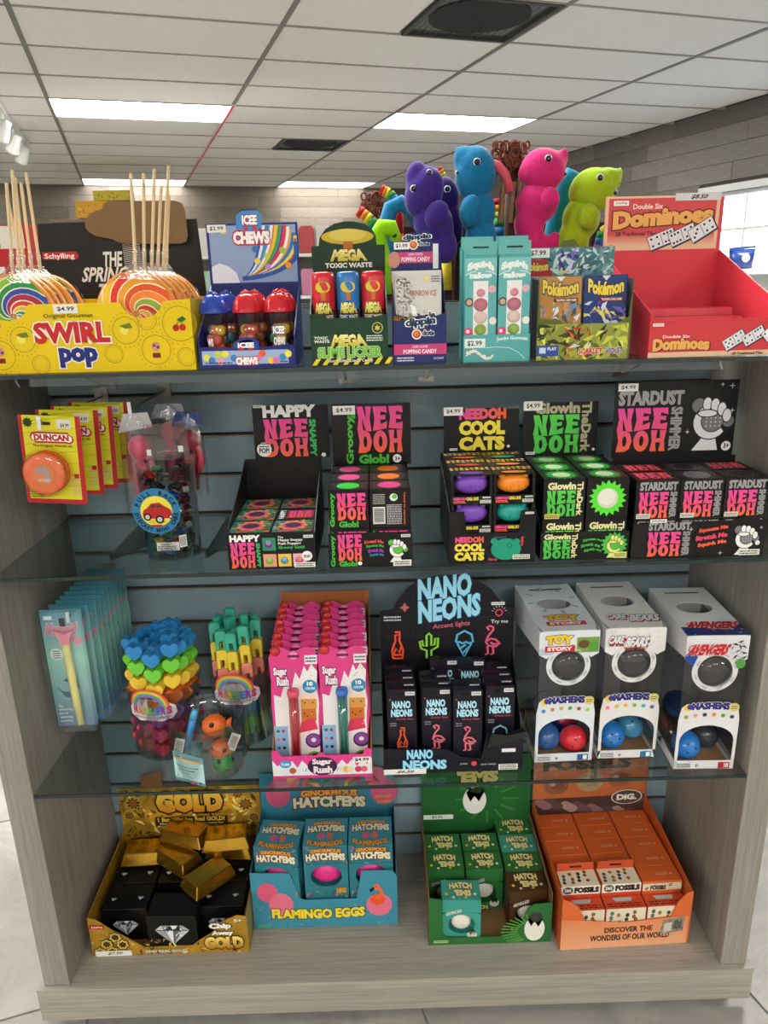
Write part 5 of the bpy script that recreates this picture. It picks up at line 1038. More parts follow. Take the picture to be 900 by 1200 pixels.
def av_pr(P, top):
    if top: P.poly([(0,0),(1,0),(1,.22),(.8,.1),(0,.16)], '#1f3a7a'); shards(P, 30, ['#2a2a34','#c8c8cc','#8a2a2a','#1f4a9a'], .1, .0, .98, .12, .07)
    else: P.poly([(0,.83),(.14,.78),(.2,.85),(.12,.9),(0,.86)], '#1f4a9a'); shards(P, 20, ['#2a2a30','#c8c8cc','#4a4a52'], .72, .83, .99, .97, .07); P.circ(.88, .80, .09, '#5a9a4a')
capsule_box('leftmost tall capsule box, yellow and red lettering', .304, .050, .03, '#dfe3ea', toy_logo, ['#2a4a9a', '#c83a3a', '#e8c84a'], 0, ((-.022, .036, '#2f5f9c', '#1f3f7a', 1.2), (.024, .028, '#d8303c', '#28407c', 1.45), (-.018, .06, '#b8c4d8', '#c83a3a', .9), (.02, .085, '#c83040', '#24387c', 0)), toy_pr)
capsule_box('middle tall capsule box, white lettering edged in black and red', .4165, .054, .0, '#e4e2e2', care_logo, ['#b8b8c0', '#8ab0c8'], 1, ((-.02, .030, '#2a7ac8', '#3a90d8', 1.3), (.024, .058, '#4a90b8', '#3a7aa8', .5)), care_pr)
capsule_box('rightmost tall capsule box, slanted red lettering over blue', .5385, .018, -.03, '#dddde0', av_logo, ['#1f3a7a', '#b82a34', '#1f4a9a', '#d8d8dc'], 2, ((-.022, .030, '#2a78c8', '#3a8ad0', 1.3), (.022, .060, '#3a3c44', '#2f6ab0', .9), (-.022, .082, '#2a4a8a', '#3a8ad0', .4)), av_pr)
for o in bpy.data.objects:
    if o.name.startswith('printed_top') and len(o.data.vertices) == 0: bpy.data.objects.remove(o)
# ================================================================== BASE DECK
# ---- gold
gold_p = mat('#c89c34', .3, .55, kind='gold_foil', bump=.2, scale=40, var=.25)
def nuggets(P, n, x0, y0, x1, y1, s=.03):
    shards(P, n, ['#e8c85a', '#7a5818', '#c89a30', '#f4e08a', '#4a3410', '#a87a22'], x0, y0, x1, y1, s)
P = PF(.303, .09); nuggets(P, 60, .0, .0, 1, .42, .03)
for cx, cy in ((.16,.5),(.1,.32),(.2,.3),(.13,.12),(.05,.1)): P.star(cx, cy, .05, .035, 7, '#2a1e0c'); P.star(cx, cy, .042, .03, 7, '#d8b850'); P.star(cx, cy, .028, .02, 7, '#4a3414')
P.rect(.02, .0, .25, .14, '#e6e4dc'); P.text('$7.50', .1, .03, .19, .11, '#16181a', .03, shear=.15)
P.text('Chip', .76, .62, .90, .80, '#f4f0e0', .06, out='#3a2a10', ow=.08); P.text('Away', .77, .45, .91, .60, '#f4f0e0', .06, out='#3a2a10', ow=.08); P.text('GOLD', .72, .10, .97, .44, lambda u, v: mix3('#a86a1c', '#f4dc6a', (v-.1)/.34), .09, out='#3a2408', ow=.06)
P.text('FIND REAL GOLD', .34, .06, .6, .13, '#f4f0e0', .03, out='#3a2a10', ow=.03); P.text('5+', .92, .82, .97, .9, '#f4f0e0', .03); P.rect(.01, .74, .1, .84, '#c0202c'); P.text('Schylling', .02, .76, .09, .82, '#f4f0e8', .02)
Q = PF(.302, .125); nuggets(Q, 200, .0, .0, 1, 1, .05)
for cx, cy, s in ((.1,.7,.07),(.06,.45,.05),(.9,.62,.07),(.85,.85,.06),(.95,.35,.05),(.14,.9,.05)): Q.star(cx, cy, s, s*.6, 9, '#e0c050'); Q.star(cx, cy, s*.8, s*.5, 9, '#3a280c'); Q.star(cx, cy, s*.55, s*.4, 7, '#8a5a24')
Q.text('GOLD', .26, .48, .74, .92, lambda u, v: mix3('#c07a1c', '#f0cc4a', (v-.48)/.44), .09, out='#2a1a06', ow=.07); Q.rect(.24, .22, .76, .40, '#3a280c'); Q.text('1 Bar in 24 has Real GOLD!', .26, .30, .74, .39, '#f0d040', .03); Q.text('New Crushing & Chiseling in every bar', .27, .23, .73, .28, '#e8e0c0', .02)
tg = dbox('gold_digging_display_box', 'gold foil digging-kit tray on the deck, full of black cartons and gold bars', -.586, -.283, .062, .290, 0, .09, .085, .21, '#b48a2a', P, Q, contour=[(0,.092),(.05,.088),(.15,.060),(.2,.050),(.33,.018),(.64,.018),(.70,.034),(.76,.045),(.85,.075),(.94,.088),(1,.085)], inner='#a8802a', sideh=(.092, .10), tint='#b48a2a')
for o in tg.children: 
    o.data.materials[0] = gold_p
MB().prism([(-.105, .12), (-.052, .12), (-.055, .25), (-.10, .235)], .2285, .230) if 0 else MB().prism([(-.105, .12), (-.052, .12), (-.055, .25), (-.10, .235)], .229, .2305).build('kraft_back_flap', mat('#8a6234', .8, kind='kraft'), tg)
def diamond(P, cx, cy, s):
    k = P.w/P.h; T = lambda L: [(cx+x*s, cy+y*s*k) for x, y in L]
    P.poly(T([(-1,.3),(-.6,.65),(.6,.65),(1,.3),(0,-.75)]), '#26262a')
    for L, c in (([(-.95,.3),(-.6,.6),(-.45,.3)],'#c8ccd0'),([(-.6,.6),(-.1,.6),(-.4,.32)],'#8a8e94'),([(-.1,.6),(.35,.6),(.05,.32)],'#e4e8ea'),([(.4,.6),(.6,.6),(.95,.3),(.5,.32)],'#a8acb2'),([(-.95,.25),(-.45,.25),(0,-.7)],'#9a9ea4'),([(-.4,.25),(.05,.25),(0,-.7)],'#e8eaec'),([(.1,.25),(.45,.25),(.02,-.7)],'#6a6e74'),([(.5,.25),(.95,.25),(.05,-.65)],'#c0c4c8')): P.poly(T(L), c)
    for i in range(16): x, y = r_.uniform(-.5, .5), r_.uniform(-.1, .5); P.poly(T([(x,y),(x+.12,y+.08),(x+.05,y-.1)]), ['#f4f4f4', '#3a3a3e'][i % 2])
gk = card('#0f0e0f', .25)
Fg = PF(.088, .077); diamond(Fg, .5, .42, .3); Fm = PF(.096, .086); diamond(Fm, .5, .5, .36)
Tg = PF(.088, .062); diamond(Tg, .2, .4, .07); diamond(Tg, .8, .42, .07)
for r in range(3):
    for c in range(3):
        if r == 0 and c == 1: continue
        carton('gold_kit_carton', 'black carton with a white diamond, %s row %s in the gold tray' % (('front', 'second', 'rear')[r], ('left', 'middle', 'right')[c]), 'toy carton', .0885, .0635, .077, gk, {'front': Fg, 'top': Tg}, (-.531+c*.0955+(.003 if c == 0 else 0), .094+.066*r, .0025), group='black cartons in the gold tray')
carton('gold_kit_carton', 'foremost black carton with the largest white diamond, in the dip of the gold tray', 'toy carton', .096, .080 if 0 else .058, .086, gk, {'front': Fm}, (-.428, .0645, .0025), rx=0, rz=-.03)
ax = bpy.data.objects.get('gold_kit_carton')
def gold_bar(lb, loc, rot):
    m = MB(); a, b, h = .050, .030, .026
    vs = [(-a,-b,0),(a,-b,0),(a,b,0),(-a,b,0),(-a*.84,-b*.72,h),(a*.84,-b*.72,h),(a*.84,b*.72,h),(-a*.84,b*.72,h)]
    m.add(vs, [(0,3,2,1),(4,5,6,7),(0,1,5,4),(1,2,6,5),(2,3,7,6),(3,0,4,7)]); o = m.build('gold_bar', mat('#bd9434', .17, .9, kind='gold', bump=.15, scale=25, var=.25), None, bevel=.0015); tag(o, lb, 'gold bar', 'toy gold bars on the cartons'); o.location = loc; o.rotation_euler = rot
zb = .0805
for lb, loc, rot in (('gold bar lying flat at the left rear of the gold tray', (-.520, .235, zb), (0, 0, .05)), ('gold bar lying crosswise in the middle of the pile', (-.452, .215, zb+.002), (0, .04, -.6)), ('gold bar standing high at the right rear of the pile, dark face', (-.345, .245, zb), (0, 0, -.05)),
    ('gold bar tilted at the right front of the pile, over the cartons', (-.375, .155, zb+.004), (.05, .06, .85)), ('gold bar on top of the rear pile, bright stripe', (-.350, .238, zb+.0275), (0, 0, .1)), ('gold bar on top at the centre rear', (-.440, .255, zb+.028), (0, 0, -.3))): gold_bar(lb, loc, rot)
# ---- flamingo eggs
def speck(P, n, x0, y0, x1, y1, cols=('#2f7c9c', '#6ab8c8', '#3a6a8a')):
    for i in range(n): P.circ(r_.uniform(x0, x1), r_.uniform(y0, y1), r_.uniform(.003, .008), r_.choice(cols), n=5)
def flamingo(P, cx, cy, s):
    k = P.w/P.h; T = lambda L: [(cx+x*s, cy+y*s*k) for x, y in L]; P.circ(cx, cy-.1*s*k, .5*s, '#e8582a'); P.line(T([(-.1,.0),(.3,.3),(.25,.7),(0,.95)]), .26*s, '#ea6a3a'); P.circ(cx-.05*s, cy+.95*s*k, .24*s, '#ee7040'); P.poly(T([(-.2,1.0),(-.55,.75),(-.45,.5),(-.2,.8)]), '#1c1a1a'); P.circ(cx-.08*s, cy+1.0*s*k, .05*s, '#1c1a1a')
P = PF(.286, .136); speck(P, 90, 0, 0, 1, .42); P.circ(.11, .66, .07, '#d85a7c', ry=.17); P.circ(.2, .42, .085, '#e0708c', ry=.22)
P.text('FLAMINGO EGGS', .13, .18, .78, .36, '#f0d83a', .06, out='#24303a', ow=.06, warp=arcw(-.12)); P.circ(.88, .38, .09, '#e0708c', ry=.2); flamingo(P, .87, .5, .1); P.rect(.02, .02, .12, .08, '#4aa08a')
Q = PF(.29, .085); speck(Q, 70, 0, 0, 1, 1); Q.circ(.13, .4, .09, '#c85a7c', ry=.4); Q.circ(.92, .4, .1, '#c85a7c', ry=.4); Q.circ(.2, .8, .1, '#e0708c', ry=.3); Q.circ(.86, .85, .08, '#e0708c', ry=.3)
Q.text('GINORMOUS', .30, .28, .72, .48, '#e8a03a', .05, out='#6a1c2a', ow=.06, warp=arcw(.15)); Q.text("HATCH'EMS", .24, -.06, .78, .28, '#e6e0b8', .06, out='#6a1c2a', ow=.07, warp=arcw(.1)); Q.text('HATCH AGAIN', .85, .2, .97, .3, '#e8a03a', .03); Q.text('& AGAIN!', .87, .05, .97, .15, '#e8a03a', .03); shards(Q, 40, ['#b83a4a', '#e8b84a', '#3a7a4a', '#d86a4a'], .2, .54, .9, 1, .06)
dbox('egg_display_box', 'turquoise flamingo egg tray with three egg cartons', -.281, .007, .114, .290, 0, .136, .150, .237, '#3f8ca4', P, Q, contour=[(0,.137),(.27,.135),(.33,.073),(.36,.068),(.72,.068),(.76,.135),(.97,.135),(1,.12)], inner='#357a92', sideh=(.137, .15), tint='#3a8098')
def egg_carton(lb, x, y, rz, window=True):
    w, d, h = .0865, .078, .188; b = MB()
    b.box(-w/2, .001, 0, w/2, d, .085).box(-w/2, .001, .145, w/2, d, h)
    b.box(-w/2, .03, .085, w/2, d, .145); m = b; M0 = Matrix.Translation((0, 0, .085)); hole_plate(m, w, .06, 0, .030, .031, .026, Matrix.Translation((0, 0, .085)), .003)
    o = b.build('egg_carton', card('#2f7a88'), None); tag(o, lb, 'toy carton', 'flamingo egg cartons'); o.location = (x, y, .0025); o.rotation_euler = (0, 0, rz)
    P = PF(w, h); shards(P, 60, ['#2a6a5a', '#c85a7a', '#e0a04a', '#4a9aa8', '#7a2a4a'], 0, 0, 1, .42, .1); shards(P, 20, ['#2a6a7a', '#c85a7a', '#4a9aa8'], 0, .76, 1, 1, .1)
    P.text('GINORMOUS', .16, .915, .86, .965, '#e8a03a', .05, out='#5a1c2a', ow=.06, warp=arcw(.25)); P.text("HATCH'EMS", .06, .815, .95, .91, '#e8e2c0', .06, out='#5a1c2a', ow=.07, warp=arcw(.15)); P.text('FLAMINGO', .72, .40, .95, .47, '#e8a03a', .04, out='#5a1c2a', ow=.05)
    P.build('printed_front', o, FRONT(-w/2, 0, 0))
    T_ = PF(w, d, '#3a8a9c'); T_.text('GINORMOUS', .2, .74, .84, .86, '#e8a03a', .05, out='#5a1c2a', ow=.06, warp=arcw(.2)); T_.text("HATCH'EMS", .08, .48, .94, .72, '#e8e2c0', .06, out='#5a1c2a', ow=.07, warp=arcw(.15)); T_.text('FLAMINGOS', .1, .06, .9, .24, '#e8a03a', .05, out='#5a1c2a', ow=.05, warp=arcw(-.5)); T_.circ(.4, .34, .09, '#c85a7c', ry=.12); T_.circ(.6, .34, .07, '#d86a4a', ry=.12); speck(T_, 20, 0, 0, 1, 1); T_.build('printed_top', o, TOP(-w/2, 0, h))
    m = MB(); m.smooth = True; m.ell((0, .016, .113), (.029, .014, .022), n=24, k=14); m.build('pink_egg', mat('#e0288a', .35, kind='egg', scale=120, var=.15, bump=.2), o)
    return o
egg_carton('middle flamingo egg carton with a round pink egg window', -.132, .122, 0); egg_carton('right flamingo egg carton with a pink egg window', -.0432, .122, 0)
o = egg_carton('left flamingo egg carton, turned a little away', -.2285, .120, -.12)
# ---- green hatch eggs
P = PF(.232, .113)
for i in range(14): a = PI*.5+i*.2; P.poly([(.86, .32), (.86+1.2*math.cos(a), .32+1.6*math.sin(a)), (.86+1.2*math.cos(a+.09), .32+1.6*math.sin(a+.09))], '#3c7a34') if 0 else P.line([(.86+.12*math.cos(a), .25+.2*math.sin(a)), (.86+.26*math.cos(a), max(.02, .25+.36*math.sin(a)))], .012, '#5a9a44')
P.circ(.88, .30, .085, '#e4e2da', ry=.26); P.poly([(.82,.5),(.85,.36),(.88,.46),(.91,.34),(.95,.5),(.9,.62),(.84,.6)], '#2a3a20'); P.circ(.89, .55, .05, '#3a3a34'); P.rect(.03, .04, .17, .12, '#3a8a3a'); P.fine(.04, .05, .16, .11, 2, '#c8d8a0')
Q = PF(.232, .145)
for i in range(12): a = i*PI/6; Q.line([(.62+.14*math.cos(a), .4+.22*math.sin(a)), (.62+.3*math.cos(a), .4+.42*math.sin(a))], .02, '#3f7f3a')
Q.text("'EMS", .33, .70, .72, .92, '#d8c47a', .07, out='#3a2a14', ow=.06); Q.text('HATCH', .3, .93, .8, 1.1, '#d8c47a', .07, out='#3a2a14', ow=.06); Q.circ(.50, .38, .11, '#e2e2dc', ry=.24); Q.poly([(.42,.52),(.46,.36),(.5,.46),(.54,.36),(.6,.56),(.55,.62),(.45,.6)], '#1c2a18'); Q.poly([(.45,.55),(.5,.62),(.58,.58),(.54,.5)], '#26301e')
Q.rect(.02, .06, .3, .14, '#e6e6dc'); Q.text('$2.95', .1, .075, .2, .125, '#16181a', .02)
dbox('egg_display_box', 'dark green hatch egg tray with a cracked egg on its header card', .066, .303, .062, .288, 0, .113, .100, .27, '#2c6a34', P, Q, contour=[(0,.114),(.10,.111),(.12,.022),(.16,.016),(.60,.016),(.66,.026),(.75,.045),(.80,.08),(.85,.092),(1,.095)], inner='#8a6a44', sideh=(.114, .122), tint='#24602f')
def hatch_word(P, x0, y0, x1, y1): P.text('HATCH', x0, y0+.5*(y1-y0), x1, y1, '#e8dc9a', .07, out='#3a2414', ow=.07, warp=arcw(.2)); P.text("'EMS", x0+.2*(x1-x0), y0, x1-.05*(x1-x0), y0+.5*(y1-y0), '#e8dc9a', .07, out='#3a2414', ow=.07)
def hatch_carton(lb, col, c2, x, y, rz=0., win=True, egg='#e6e2d6'):
    w, d, h = .0745, .0495, .101; b = MB()
    if win:
        b.box(-w/2, .001, 0, w/2, d, .014).box(-w/2, .001, .07, w/2, d, h).box(-w/2, .022, .014, w/2, d, .07); hole_plate(b, w, .056, 0, .028, .026, .024, Matrix.Translation((0, 0, .014)), .003)
    else: b.box(-w/2, .001, 0, w/2, d, h)
    o = b.build('egg_carton', card(col), None); tag(o, lb, 'toy carton', 'small hatch egg cartons'); o.location = (x, y, .0025); o.rotation_euler = (0, 0, rz)
    T_ = PF(w, d, col); hatch_word(T_, .2, .2, .8, .85); T_.circ(.12, .3, .04, '#e8c83a'); T_.circ(.86, .3, .04, '#e8e0d0'); T_.circ(.3, .14, .035, '#e6e2d6'); T_.circ(.62, .14, .035, '#e8c83a'); speck(T_, 12, 0, 0, 1, 1, (c2,)); T_.build('printed_top', o, TOP(-w/2, 0, h))
    P = PF(w, h); P.text('GROWING EGG', .1, .62, .5, .70, '#e8e8e0', .03, rot=0, warp=lambda a, b: (a, b+1.2*a)); 
    if win: P.circ(.78, .17, .13, '#e2ded2'); P.poly([(.68,.24),(.74,.16),(.79,.22),(.84,.15),(.88,.25),(.8,.32)], '#24301c'); P.text('HATCH', .06, .02, .6, .12, '#e8dc9a', .06, out='#3a2414', ow=.06)
    else: hatch_word(P, .2, .05, .8, .3)
    P.build('printed_front', o, FRONT(-w/2, 0, 0))
    if win: m = MB(); m.smooth = True; m.ell((0, .012, .042), (.020, .0095, .0205), n=20, k=12); m.build('egg', mat(egg, .4, kind='egg'), o)
hatch_carton('teal hatch egg carton standing at the left front of the green tray', '#3f9a8c', '#7ac8b8', .1292, .0665, -.04)
hatch_carton('brown hatch egg carton at the right front of the green tray', '#4a3018', '#8a6a3a', .2625, .084, .03)
for x, y, c, lb in ((.1065, .142, '#2f7038', 'green hatch egg carton in the left column, front of two'), (.1065, .195, '#2f7038', 'green hatch egg carton in the left column, rear of two'), (.1845, .142, '#2f7038', 'green hatch egg carton in the middle column, egg window facing the gap'), (.1845, .195, '#2f7038', 'green hatch egg carton in the middle column, rear of two'),
    (.2635, .137, '#2f7038', 'green hatch egg carton right behind the brown one'), (.2635, .1875, '#3f9a8c', 'teal hatch egg carton in the right column, third from the front'), (.2635, .238, '#2f7038', 'rearmost green hatch egg carton in the right column')): hatch_carton(lb, c, '#6aa84a', x, y)
# ---- fossils
P = PF(.246, .119); P.poly([(0,0),(1,0),(1,.55),(.5,.5),(0,.62)], lambda u, v: mix3('#e2a67c', '#dd6a28', v)); P.text('DISCOVER THE', .34, .30, .72, .41, '#2a1c14', .04); P.text('WONDERS OF OUR WORLD', .23, .14, .86, .26, '#2a1c14', .04)
P.poly([(.78,.2),(.96,.26),(.97,.55),(.80,.50)], '#8a8478'); P.poly([(.81,.24),(.87,.27),(.87,.45),(.81,.42)], '#c8c0ac'); P.poly([(.88,.3),(.95,.31),(.95,.5),(.89,.48)], '#5a5850'); shards(P, 14, ['#6a5a4a', '#b8a890', '#3a4a5a'], .78, .2, .97, .55, .02)
Q = PF(.246, .155, None); Q.rect(0, .35, 1, 1, '#b86a3c'); Q.text('FOSSILS', .08, .80, .86, .99, '#3a2a22', .07, out='#a87a5a', ow=.04); Q.rect(0, 0, 1, .35, '#4a3430')
for i in range(26): Q.circ(.03+.96*((i*.379) % 1), .05+.28*((i*.61) % 1), .05, ['#8a6a6a', '#6a4a4e', '#a88a84', '#5a4444'][i % 4], ry=.06)
for x, y, rx_, ry_, c in ((.2,.55,.11,.13,'#8a5a40'),(.5,.6,.12,.16,'#a8906a'),(.76,.62,.1,.13,'#9a5a3a')): Q.circ(x, y, rx_, c, ry=ry_); Q.circ(x+.01, y+.02, rx_*.6, mix3(c, '#000000', .25), ry=ry_*.6); Q.circ(x-.03, y+.04, rx_*.25, mix3(c, '#ffffff', .2), ry=ry_*.25)
Q.circ(.84, .32, .14, '#e8e4dc', ry=.12); Q.circ(.84, .32, .13, '#4a4440', ry=.11); Q.text('DiG.', .75, .27, .93, .37, '#f0ece4', .06); Q.poly([(.52,.9),(.55,.5),(.57,.9)], '#5a6a5a'); Q.rect(.02, -.01, .3, .06, '#e8e6dc'); Q.text('$4.49', .1, .0, .22, .045, '#16181a', .02, shear=.1)
dbox('fossil_display_box', 'orange fossil digging-kit tray with stacked orange cartons', .3165, .5665, .046, .290, 0, .119, .100, .262, '#d86a34', P, Q, contour=[(0,.122),(.06,.115),(.13,.10),(.2,.056),(.25,.053),(.84,.066),(.89,.10),(.95,.120),(1,.124)], inner='#c8602c', sideh=(.122, .15), rz=.035, tint='#a85a34')
OR_ = '#d4622a'
def fos(P, x0, y0, x1, y1, n=12):
    P.rect(x0, y0, x1, y1, '#ded2b8'); r = random.Random(5)
    for i in range(n): x, y = x0+(x1-x0)*(.1+.8*((i*.7549) % 1)), y0+(y1-y0)*(.15+.7*((i*.5698+.1) % 1)); P.circ(x, y, .05, ['#5a6a5a', '#8a5a34', '#4a4a44', '#a07a4a'][i % 4], ry=.07*(y1-y0)*1.3, n=9); P.circ(x, y, .028, ['#8a9a7a', '#b8804a', '#7a7a70', '#c8a870'][i % 4], ry=.04*(y1-y0)*1.3, n=7)
Tt = PF(.0765, .044); Tt.fine(.4, .38, .72, .55, 2, '#e8a884'); Tt.ring(.8, .46, .03, .012, '#e8c8b0')
Tf = PF(.0765, .044); fos(Tf, .02, .02, .98, .98)
Ff = PF(.0765, .065); Ff.rect(0, .72, 1, 1, '#e4e0d4'); Ff.circ(.18, .86, .13, '#5a5a54', ry=.12); Ff.text('DiG', .1, .8, .26, .92, '#f0ece4', .05); Ff.text('FOSSILS', .34, .77, .97, .95, '#2a1c14', .08); Ff.rect(0, 0, 1, .72, '#cc4a2a'); Ff.fine(.1, .1, .9, .5, 3, '#6a2414'); Ff.rect(.35, .55, .65, .62, '#6a2418')
Fl = PF(.0765, .065); Fl.rect(0, .72, 1, 1, '#cc4a2a'); Fl.rect(.35, .86, .65, .92, '#6a2418'); fos(Fl, .0, .0, 1, .72, 14)
Fr = PF(.0765, .065); fos(Fr, .0, .6, 1, .85, 8); Fr.rect(0, 0, 1, .45, '#cc4a2a'); Fr.text('FOSSILS', .2, .62, .6, .78, '#2a1c14', .06)
Fb = PF(.0765, .057); Fb.rect(0, .64, 1, 1, '#e4e0d4'); Fb.circ(.18, .82, .13, '#5a5a54', ry=.15); Fb.text('DiG', .1, .76, .26, .88, '#f0ece4', .05); Fb.text('FOSSILS', .34, .70, .97, .94, '#2a1c14', .08); Fb.rect(0, 0, 1, .64, '#cc4a2a')
Fw = PF(.0765, .087); Fw.rect(0, 0, 1, 1, '#cc4a2a'); fos(Fw, 0, .38, 1, 1, 14)
Tw = PF(.0765, .030, '#cc4a2a'); Tw.poly([(.3,.55),(.7,.55),(.75,.85),(.25,.85)], '#a8b4b4'); Tw.fine(.06, .1, .94, .45, 2, '#5a1c10')
ro = Matrix.Rotation(.035, 3, 'Z'); RN = ('front', 'second', 'third', 'fourth', 'fifth', 'rear')
for r in range(6):
    for c in range(3):
        cn_ = ('left', 'centre', 'right')[c]
        if r == 0:
            v = ro@Vector((-.080+.080*c, .0035, 0))
            carton('fossil_kit_carton', 'low front orange fossil carton behind the notch of the tray, '+cn_, 'toy carton', .0775, .030, .087, card('#cc4a2a'), {'front': Fw, 'top': Tw}, (.4415+v.x, .046+v.y, .0025), rz=.035, group='orange fossil cartons'); continue
        v = ro@Vector((-.080+.080*c, .0355+.0405*(r-1), 0))
        o = carton('fossil_kit_carton', '%s fossil carton, %s row, %s column' % ('cream-topped' if (r == 1 and c < 2) else 'orange', RN[r], cn_), 'toy carton', .0775, .0395, .115, card(OR_), None, (.4415+v.x, .046+v.y, .0025), rz=.035, group='orange fossil cartons')
        (Tf if (r == 1 and c < 2) else Tt).build('printed_top', o, Matrix.Translation((0, -.002, 0))@TOP(-.0765/2, 0, .115))
        if r == 1:
            (Fb if c < 2 else Fr).build('printed_front', o, FRONT(-.0765/2, 0, .058 if c < 2 else .055))
            if c < 2:
                MB().box(-.036, .0385, .115, .036, .0394, .134).build('hang_tab', card('#c8502c'), o); MB().box(-.012, .0377, .123, .012, .0384, .127).build('hang_slot', card('#3a1c14'), o)
# ================================================================== LEFT SIDE: hanging packs, tubs, cars
def hook(lb, x, z, y0, m=None):
    m = m or steel; t = thing('slat_hook', lb, 'hook', (x, DEP, z))
    MB().box(-.012, -.003, -.02, .012, -.0005, .016).build('hook_plate', m, t)
    MB().tube([(0, -.003, 0), (0, y0-DEP+.01, 0), (0, y0-DEP, .006)], .0022, n=6).build('hook_wire', m, t)
    MB().box(-.0028, y0-DEP-.002, -.008, .0028, y0-DEP-.0005, .012).build('price_tip', mat('#d8dadc', .2, kind='tip'), t); return t
hook('metal hook that carries the yellow yo-yo packs', -.510, 1.047, .035)
def yoyo_pack(lb, x, y, rz, full):
    w, h = .094, .137; t = thing('yoyo_pack', lb, 'yo-yo pack', (x, y, .921), rz, 'yellow yo-yo packs on the hook'); t.rotation_euler = (0, .05, rz)
    c = MB().box(-w/2, 0, 0, w/2, .001, h).build('backing_card', card('#b8aa2a'), t)
    P = PF(w, h, '#b01f2a'); P.rect(.06, .05, .92, 1, '#d8d02a')
    for i in range(7): P.line([(.06, .15+.13*i), (.92, .02+.13*i+.2)], .012, '#b8b41e')
    P.rect(.30, .895, .52, .93, '#3a3414'); P.rect(.62, .86, .85, .96, '#d8d4cc'); P.text('$4.99', .68, .87, .82, .92, '#2a2a28', .02); P.star(.15, .92, .09, .06, 10, '#2a3a1a')
    P.circ(.24, .765, .075, '#b01f2a'); P.circ(.80, .74, .075, '#b01f2a'); P.rect(.24, .695, .80, .82, '#b01f2a'); P.rect(.25, .715, .79, .80, '#f0ece0'); P.circ(.245, .757, .055, '#f0ece0'); P.circ(.795, .745, .055, '#f0ece0'); P.text('DUNCAN', .23, .72, .80, .795, '#b01f2a', .06)
    P.text("The Original, World's #1", .2, .645, .84, .68, '#2a2414', .02); P.rect(.06, 0, .92, .04, '#b01f2a'); P.fine(.78, .1, .92, .3, 5, '#c8b48a', 2); P.fine(.08, .06, .3, .14, 3, '#6a5a1a'); P.rect(.83, .3, .91, .35, '#b01f2a')
    P.build('printed_front', c, FRONT(-w/2, 0, 0))
    if full is not None:
        om = clear_mat('orange_plastic', (1., .36, .06), gloss=.4, rough=.05)
        Mx = Matrix.Translation((-.006, -.001, .052))@Matrix.Rotation(PI/2, 4, 'X')
        m = MB(); m.smooth = True; m.lathe([(.0, .0), (.031, .0), (.033, .003), (.033, .007), (.028, .0095), (.026, .0105), (.028, .0115), (.033, .014), (.033, .019), (.030, .022), (.024, .0215), (.0, .020)], n=32, M=Mx); y = m.build('yoyo', mat('#e8641c', .15, kind='yoyo', var=.08) if full else mat('#c8541c', .2, kind='yoyo'), t)
        m = MB(); m.smooth = True; m.lathe([(.0, .0255), (.02, .0255), (.031, .0245), (.0365, .019), (.0375, .0)], n=28, M=Mx); m.build('blister_dome', clear_mat('blister', (.97, .97, .97), gloss=.3), t)
        P = Print(.034, .034); P.circ(.5, .5, .48, '#d8783a'); P.poly([(.15,.75),(.55,.85),(.75,.6),(.8,.2),(.55,.1),(.6,.45),(.4,.6),(.2,.6)], '#9a9aa0'); P.text('DUNCAN', .25, .15, .75, .3, '#c8c8cc', .03); P.build('printed_yoyo', y, FRONT(-.006-.017, -.0228, .035))
    return t
for i, (x, y, rz) in enumerate(((-.507, .047, -.05), (-.499, .095, .10), (-.488, .128, .14), (-.474, .165, .16))):
    yoyo_pack(('frontmost yellow yo-yo pack with a bright orange yo-yo', 'second yellow yo-yo pack on the hook, just behind the front one', 'third yellow yo-yo pack on the hook', 'rearmost yellow yo-yo pack on the hook, its right edge out most')[i], x, y, rz, True if i == 0 else None)
# hook with hanging toy packs
hook('metal hook with clear-bagged toys above the car tub', -.395, 1.055, .10)
film = clear_mat('clear_bag', (.93, .92, .93), gloss=.35, rough=.06, bump=.6, scale=60)
def hang_toy(lb, x, y, cols, w, z0, z1, rz, seed):
    t = thing('bagged_toy', lb, 'toy pack', (x, y, z0), rz, 'bagged toys on the second hook'); h = z1-z0; r = random.Random(seed)
    MB().prism([(-w/2, h*.82), (w/2, h*.86), (w/2*.8, h), (-w/2*.6, h)], -.001, .0).build('header_card', mat(cols[2], .4, kind='card'), t)
    m = MB(); m.smooth = True; m.tube([(-w*.05, .0, .01), (0, 0, h*.35), (w*.08, 0, h*.6)], [w*.20, w*.24, w*.2], n=12); m.ell((w*.05, 0, h*.66), (w*.34, .014, h*.13)); m.build('toy_body', mat(cols[0], .3, kind='plastic'), t)
    m = MB(); m.smooth = True; m.tube([(w*.25, 0, h*.62), (w*.4, -.004, h*.45), (w*.3, -.004, h*.3)], .006, n=8); m.build('toy_handle', mat(cols[1], .3, kind='plastic'), t)
    m = MB(); m.ell((0, -.016, h*.38), (w*.08, .003, w*.08)); m.ell((w*.2, -.016, h*.55), (w*.06, .003, w*.06)); m.build('toy_button', mat('#2a1a24', .4, kind='plastic'), t)
    m = MB(); m.smooth = True; m.lathe([(w*.5, 0), (w*.52, h*.4), (w*.46, h*.85), (w*.1, h)], n=14, M=Matrix.Diagonal((1, .35, 1, 1))); m.build('clear_bag', film, t); return t
hang_toy('pink toy in a clear bag hanging left of the car tub', -.408, .155, ('#d8607c', '#e8a0b0', '#c8c8cc'), .055, .868, 1.04, .25, 1)
hang_toy('dark red toy in a clear bag hanging right of the car tub', -.330, .185, ('#8a2434', '#b83a4a', '#3a4a8a'), .060, .89, 1.035, -.3, 2)
